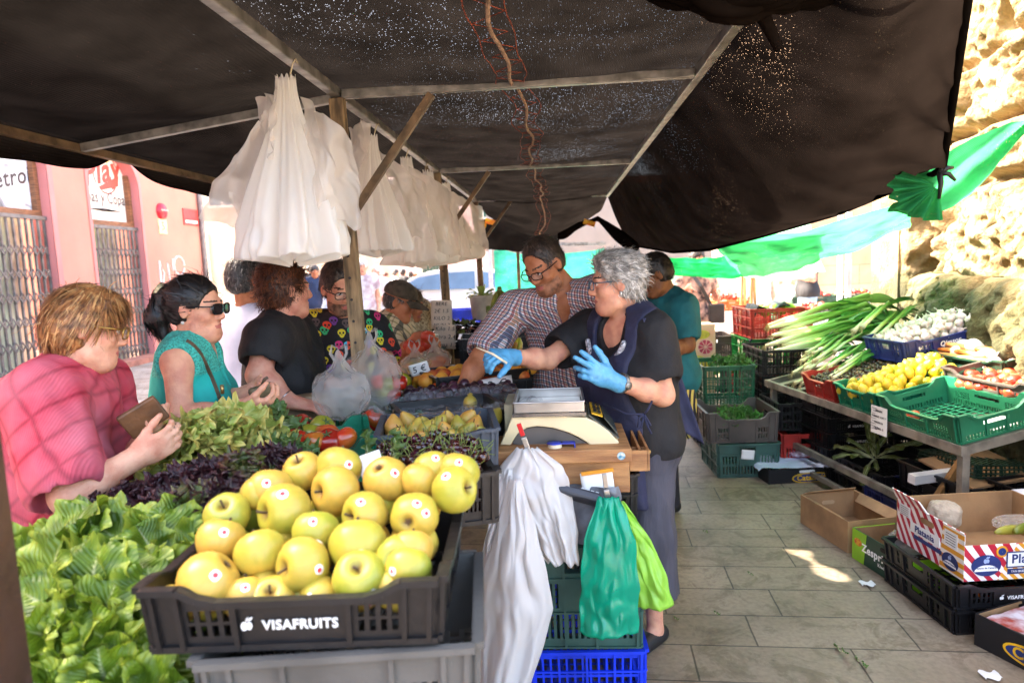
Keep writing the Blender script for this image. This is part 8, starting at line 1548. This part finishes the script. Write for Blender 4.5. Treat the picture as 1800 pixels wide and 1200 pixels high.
simple_person('man with white hair in a printed white t-shirt and pale jeans on the square',637,484,11.5,R(-70),'fair',True,pwt,'white',jean,h=1.76)
simple_person('balding man in a plain white shirt looking down beside the printed t-shirt man',667,499,12.6,R(-130),'rosy',True,wt,'white',beigeT,bald=True,h=1.66,arms=dict(wrR=(-.1,.25,-.35),wrL=(.1,.25,-.35)))
simple_person('grey haired man with dark glasses in navy far left of the skull shirt man',553,491,13.5,R(-60),'tan',True,nvy,'salt',beigeT,h=1.72,arms=dict(wrL=(.05,.3,-.2)))
simple_person('person in a pale blue top close to the man in navy on the square',578,502,12.8,R(30),'fair',False,pm('pale_blue_tee','c2cedb',.8),'brown',jean,h=1.62)
for i,(px,py,Y,tm,hk,lb) in enumerate(((653,487,19,pk,'brown','person in a pink top in the far crowd'),(664,484,20,nvy,'brown','person in a navy top in the far crowd'),(676,486,21,pk,'auburn','person with auburn hair in a pink top in the far crowd'),(693,481,19.5,wt,'salt','grey haired person in a white top in the far crowd'),(707,480,21,blkT,'black','dark haired person in a black top in the far crowd'),(722,484,22,tl_,'brown','person in an aqua top behind the white car'),(545,474,20,blkT,'black','distant person in black walking past the green shutters'),(732,487,24,pm('rose_tee','d98f86',.8),'blond','person in a rose top far behind the white car'))):
    simple_person(lb,px,py,Y,R(-90+37*i),'fair',i%2==0,tm,hk,jean if i%2 else beigeT,vox=.024,group='far crowd on the square')
q=simple_person('woman in a pink printed t-shirt with a dark shoulder bag beyond the helper',1222,462,8.2,R(-75),'rosy',False,pkp,'brown',beigeT,h=1.66,arms=dict(elR=(.10,.02,-.27),wrR=(.02,.22,-.12),elL=(-.10,0,-.28),wrL=(-.02,.2,-.2)))
strap_obj(q,[q.J['neck']+V(-.08,-.10,-.02),q.J['neck']+V(.02,-.17,-.18),q.J['neck']+V(.14,-.17,-.42)],.04,pm('bag_dark','3a3433',.6)); MB().box((0,0,0),(.17,.09,.22)).build('shoulder_bag',pm('bag_dark','3a3433'),q.t,bevel=.015).location=q.J['neck']+V(.19,-.18,-.50)-q.o
simple_person('girl with long brown hair in a white sleeveless top beyond the bamboo poles',1336,493,9.6,R(115),'rosy',False,pm('white_vest','e6e0dc',.8),'auburn',beigeT,h=1.55,sleeve=0,long_hair=True)
q=simple_person('man in a black t-shirt holding out a bag at the far fruit stall',1420,462,11.2,R(-170),'rosy',True,blkT,'brown',jean,h=1.74,arms=dict(elL=(-.08,.06,-.27),wrL=(-.02,.33,-.22),elR=(.08,.08,-.26),wrR=(.0,.33,-.2)))
bag_blob('white bag held by the man in the black t-shirt',W(1385,512,10.95),.10,.09,.14,bagC,21)
# ---- parked white car, facing right
carW=pm('car_white_paint','a4a4a6',.22,.02,2,coat=.6); glassB=pm('car_glass','3d5570',.06,.15,1.5,spec=.8); tyre=pm('tyre','17171a',.7); alloy=pm('alloy_rim','b9babd',.25,.05,metal=.8); carT=pm('car_trim','2a2b2f',.5)
wc=W(758,557,16.8); ct=thing('parked_car','white parked hatchback with alloy wheels beyond the customers','car',(wc.x-.72,16.8,0)); cw=1.78
side=[(-.08,.42),(-.02,.36),(.28,.30),(3.6,.28),(4.2,.32),(4.30,.50),(4.26,.74),(4.05,.90),(3.35,1.04),(3.15,1.08)]; roofl=[(2.55,1.42),(2.05,1.53),(1.45,1.56),(.85,1.50),(.40,1.34),(.10,1.10),(-.06,.92),(-.10,.66)]
prof=side+roofl
def carsec(u,v): pass
V_=[];F=[]; n=len(prof); rows=[(-1,.0),(-.965,.0),(-.90,.02),(.90,.02),(.965,.0),(1,.0)]
for (yy,_) in rows:
    for (x,z) in prof:
        t=max(0,min(1,(z-.95)/.6)); half=cw/2*(1-.20*t)*abs(yy) ; V_.append((x+ (0 if abs(yy)<.93 else .012*(2.1-x)),math.copysign(half,yy),z-(0 if abs(yy)<.93 else .012)))
for r in range(len(rows)-1):
    for i in range(n): a=r*n+i; b_=r*n+(i+1)%n; F.append((a,b_,b_+n,a+n))
F.append(tuple(range(n-1,-1,-1))); F.append(tuple((len(rows)-1)*n+i for i in range(n)))
o=mesh_obj('body',V_,F,carW,ct,True,None,40)
def cy(z,s): t=max(0,min(1,(z-.95)/.6)); return s*(cw/2*(1-.20*t)+.004)
for s in(-1,1):
    m=MB()
    for pts in ([(.42,1.08),(.30,1.20),(.62,1.36),(1.12,1.43),(1.12,1.06)],[(1.18,1.06),(1.18,1.44),(1.95,1.46),(1.95,1.05)],[(2.01,1.05),(2.01,1.455),(2.45,1.38),(2.92,1.08)]):
        q=[V(x,cy(z,s),z) for x,z in pts]; m.add(q+[V(p.x,p.y-.02*s,p.z) for p in q],[tuple(range(len(q))),tuple(range(2*len(q)-1,len(q)-1,-1))])
    m.build('side_window',glassB,ct)
    m=MB(); m.box((2.05,s*(cw/2+.004),.40),(2.3,.02,.12)); m.build('sill',carT,ct)
    for x in (1.55,2.35): MB().box((x,s*(cw/2*.985+.012),.92),(.16,.02,.025)).build('door_handle',carW,ct)
    MB().box((-.02,s*.66,.80),(.10,.30,.20)).build('tail_light',pm('tail_light','9a1a1a',.2),ct,bevel=.02); MB().box((4.18,s*.62,.72),(.14,.34,.14)).build('headlight',pm('headlight_glass','c9d0d6',.1),ct,bevel=.02)
    MB().box((2.78,s*(cw/2+.06),1.06),(.10,.16,.11)).build('mirror',carW,ct,bevel=.02)
    for x in (.72,3.36):
        ar=MB(); ar.tube([(x+.40*math.cos(a),s*(cw/2-.002),.34+.40*math.sin(a)) for a in [PI*i/14 for i in range(15)]],.045,6,sq=.6); ar.build('wheel_arch',carT,ct,True)
        wl=MB().lathe([(.20,-.10),(.315,-.11),(.345,-.07),(.345,.07),(.315,.11),(.20,.10)],28,M=Matrix.Rotation(PI/2,3,'X')).build('wheel',tyre,ct,True,40); wl.location=(x,s*(cw/2-.09),.345)
        rm=MB(); rm.lathe([(.225,-.02),(.235,.0),(.225,.02),(.19,.012)],28,M=Matrix.Rotation(PI/2,3,'X')); rm.ell((0,0,0),(.055,.03,.055),8)
        for k in range(5):
            for e in (-.16,.16): a=k*2*PI/5; rm.bar((.03*math.cos(a),0,.03*math.sin(a)),(.22*math.cos(a+e),0,.22*math.sin(a+e)),.028,.02,up=(0,1,0))
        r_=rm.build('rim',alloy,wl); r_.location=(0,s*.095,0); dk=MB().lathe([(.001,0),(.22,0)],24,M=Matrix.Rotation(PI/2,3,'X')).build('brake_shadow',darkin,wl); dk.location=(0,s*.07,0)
m=MB(); m.add([(.02,-.62,1.08),(.02,.62,1.08),(.38,.60,1.345),(.38,-.60,1.345)],[(0,1,2,3)]); m.build('rear_window',glassB,ct).location=(-.02,0,.02); m=MB(); m.add([(3.08,-.66,1.11),(3.08,.66,1.11),(2.58,.58,1.42),(2.58,-.58,1.42)],[(0,1,2,3)]); m.build('windscreen',glassB,ct).location=(.02,0,.02)
# ---- bin, far stalls, tarps and poles
q=G(391,609); bn=thing('litter_bin','round green litter bin at the corner of the pink building','bin',q); MB().lathe([(.001,0),(.20,0),(.22,.06),(.24,.88),(.255,.90),(.25,.94),(.001,.98)],24).build('bin_body',pm('bin_green','3f7a5a',.5),bn,True,40); m=MB(); 
for i in range(12): a=2*PI*i/12; m.bar((.225*math.cos(a),.225*math.sin(a),.08),(.243*math.cos(a),.243*math.sin(a),.84),.02,.012)
m.build('ribs',pm('bin_green','3f7a5a'),bn)
tealN=net_mat('teal_shade_net','3fb595',.25,90,.55)
def tarp(name,label,tl_,tr_,bl_,br_,mat,sag=.08,seed=3,wr=.05):
    o=grid_np(name,corner_fn(tl_,tr_,bl_,br_,sag,seed,wr),40,26,mat,None); return tag(o,label,'tarp')
tarp('teal_net','teal shade net hanging behind the checked shirt man and in front of the car',W(868,440,10.2),W(1062,436,10.2),W(872,540,10.2),W(1062,560,10.2),tealN)
MB_=MB().bar(W(866,432,10.25),W(1064,428,10.25),.05,.05); o=MB_.build('tarp_pole',galv,None); 
tag(o,'thin horizontal pole carrying the teal net','pole')
for i,(px,Y) in enumerate(((846,10.3),(866,10.25))):
    b_=W(px,560,Y); o=MB().bar((b_.x,b_.y,0),(b_.x,b_.y,2.1),.06,.06,up=(0,1,0)).build('white_post',pm('white_post','d6d2cd',.5),None); tag(o,['white post at the left of the teal net, in front of the car door','white post carrying the left end of the teal net'][i],'post')
grn=pm('grey_green_tarp','8da393',.8,.1,3,trl=.2); tarp('grey_green_tarp','grey green market backdrop sheet behind the far fruit stall',W(1178,462,12.5),W(1432,452,12.5),W(1180,560,12.5),W(1432,556,12.5),grn,.02,8,.08)
tcl=pm('white_table_cover','dcd8d2',.7,.05,3)
def far_table(label,pl,pr,Y,dep,kinds,seed):
    a=W(*pl,Y); b_=W(*pr,Y); w=(b_-a).length; z=(a.z+b_.z)/2; t=thing('far_market_table',label,'table',((a.x+b_.x)/2,Y+dep/2,0)); MB().box((0,0,z-.02),(w,dep,.04)).build('table_top',tcl,t); MB().box((0,-dep/2+.01,z-.16),(w,.015,.24)).build('table_cover',tcl,t)
    for sx_ in(-1,1):
        for sy in(-1,1): MB().bar((sx_*(w/2-.06),sy*(dep/2-.08),0),(sx_*(w/2-.06),sy*(dep/2-.08),z-.04),.04,.04,up=(0,1,0)).build('leg',galv,t)
    n=len(kinds); rs=np.random.RandomState(seed)
    for i,(mat,fr_,lb) in enumerate(kinds):
        cx=-w/2+w*(i+.5)/n; c=crate(lb,((a.x+b_.x)/2+cx,Y+dep*.4,z),0,w/n*.94,dep*.7,.13,mat,'slots')
        for j in range(26 if w/n>.3 else 14):
            x=rs.uniform(-.42,.42)*w/n; y=rs.uniform(-.3,.28)*dep; fruit(fr_,((a.x+b_.x)/2+cx+x,Y+dep*.4+y,z+.12+.06*math.cos(x*6)+rs.uniform(-.01,.02)),'fruit heaped in the %s'%lb.split(' ',1)[1] if False else {'peach':'orange','tomato':'bright red','pink_tomato':'red','lemon':'yellow'}.get(fr_,'round')+' fruit heaped in the '+lb.split(' by the')[0].split(' on the')[0].split(' at the')[0].split(' in the')[0]+' far off',group='%s on the far table %d'%(fr_,seed),s=1.15)
    return t
far_table('white covered fruit table beyond the leeks with orange and red fruit',(1362,566),(1545,556),9.9,.9,[(pTeal,'peach','teal crate of orange fruit at the left of the far table'),(pGrey,'tomato','grey crate of red fruit in the middle of the far table'),(pDGreen,'pink_tomato','dark green crate of red fruit at the right of the far table')],1)
far_table('white covered table with pale crates beside the woman in pink',(1262,548),(1318,545),9.2,.8,[(pm('orange_plastic','c9703a',.5),'pink_tomato','orange crate on the far table by the woman in pink')],2)
far_table('second fruit table further back with heaps of red fruit',(1400,535),(1560,530),12.2,.8,[(pDGreen,'tomato','left crate of red fruit on the second far table'),(pDGreen,'tomato','right crate of red fruit on the second far table')],3)
for i,(px,Y) in enumerate(((1476,8.6),(1491,8.0))):
    b_=W(px,520,Y); o=MB().bar((b_.x,b_.y,0),(b_.x,b_.y,2.0),.05,.05,up=(0,1,0)).build('white_pole',pm('white_post','d6d2cd'),None); tag(o,['thinner left white pole of the far stall','thicker right white pole of the far stall'][i],'pole')
bam=pm('bamboo','b58a4a',.5,.2,14,stretch=(1,1,.3))
for i,(px,dx) in enumerate(((1303,.01),(1310,-.02),(1321,.0),(1328,-.03))):
    b_=W(px,560,8.4); o=MB().tube([(b_.x-dx*2,8.4,0),(b_.x,8.4,.9),(b_.x+dx,8.4,1.62)],.016,8).build('bamboo_pole',bam,None,True); tag(o,['leftmost of the four bamboo canes under the green net','second of the four bamboo canes','third of the four bamboo canes','rightmost of the four bamboo canes under the green net'][i],'cane','bamboo canes')
# carton printed with citrus
p0,p1=W(1218,652,6.6),W(1252,570,6.6); t=thing('printed_carton','tall carton printed with a pink grapefruit and lemons beside the helper','box',((p0.x+p1.x)/2,6.75,0)); cw_=abs(p1.x-p0.x)+.06
MB().box((0,0,p1.z/2),(cw_,.28,p1.z)).build('carton_body',pm('carton_peach','e6c39a',.6,.2,5,col2='e0a878'),t)
gf=MB(); gc_=V(.03,-.1405,W(1236,610,6.6).z); gf.lathe([(.001,.001),(.078,.001)],24,c=gc_,M=Matrix.Rotation(PI/2,3,'X')); gf.build('rind',pm('grapefruit_rind','e6b49a',.5),t); m=MB()
for k in range(9): a0,a1=2*PI*k/9+.06,2*PI*(k+1)/9-.06; m.add([gc_+V(.010*math.cos((a0+a1)/2),-.002,.010*math.sin((a0+a1)/2)),gc_+V(.066*math.cos(a0),-.002,.066*math.sin(a0)),gc_+V(.069*math.cos((a0+a1)/2),-.002,.069*math.sin((a0+a1)/2)),gc_+V(.066*math.cos(a1),-.002,.066*math.sin(a1))],[(0,1,2,3)])
m.build('segments',pm('grapefruit_pink','c23a50',.5,.15,30),t); m=MB()
for (px,py,rx,rz,ry_) in ((1232,588,.09,.045,.5),(1225,632,.08,.04,-.4),(1243,640,.07,.035,.3)): c=W(px,py,6.6); m.ell((c.x-t.location.x,-.1402,c.z),(rx,.0015,rz),8,M=None)
m.build('lemons',pm('print_lemon','c9b83a',.5,.2,10),t,True)
# potted leaves behind the bananas, blue crates near the car, bamboo etc.
lettuce('potted_plant','pale green leafy plant in the white bucket behind the bananas',W(848,535,5.6)+V(0,0,.06),(0,0,1),leaf_mat('pale_plant_leaf','8fae4a','b4cc70','a9c260',.3),26,.14,.035,.004,2,1.1,500,group='plants behind the bananas')
for i,(px,py,Y) in enumerate(((828,545,8.5),(842,548,8.9))): q=W(px,py,Y); crate(['blue plastic crate standing near the car at left','blue plastic crate standing near the car at right'][i],(q.x,Y,0),.2,.5,.4,q.z+.02,pBlue,'lattice')
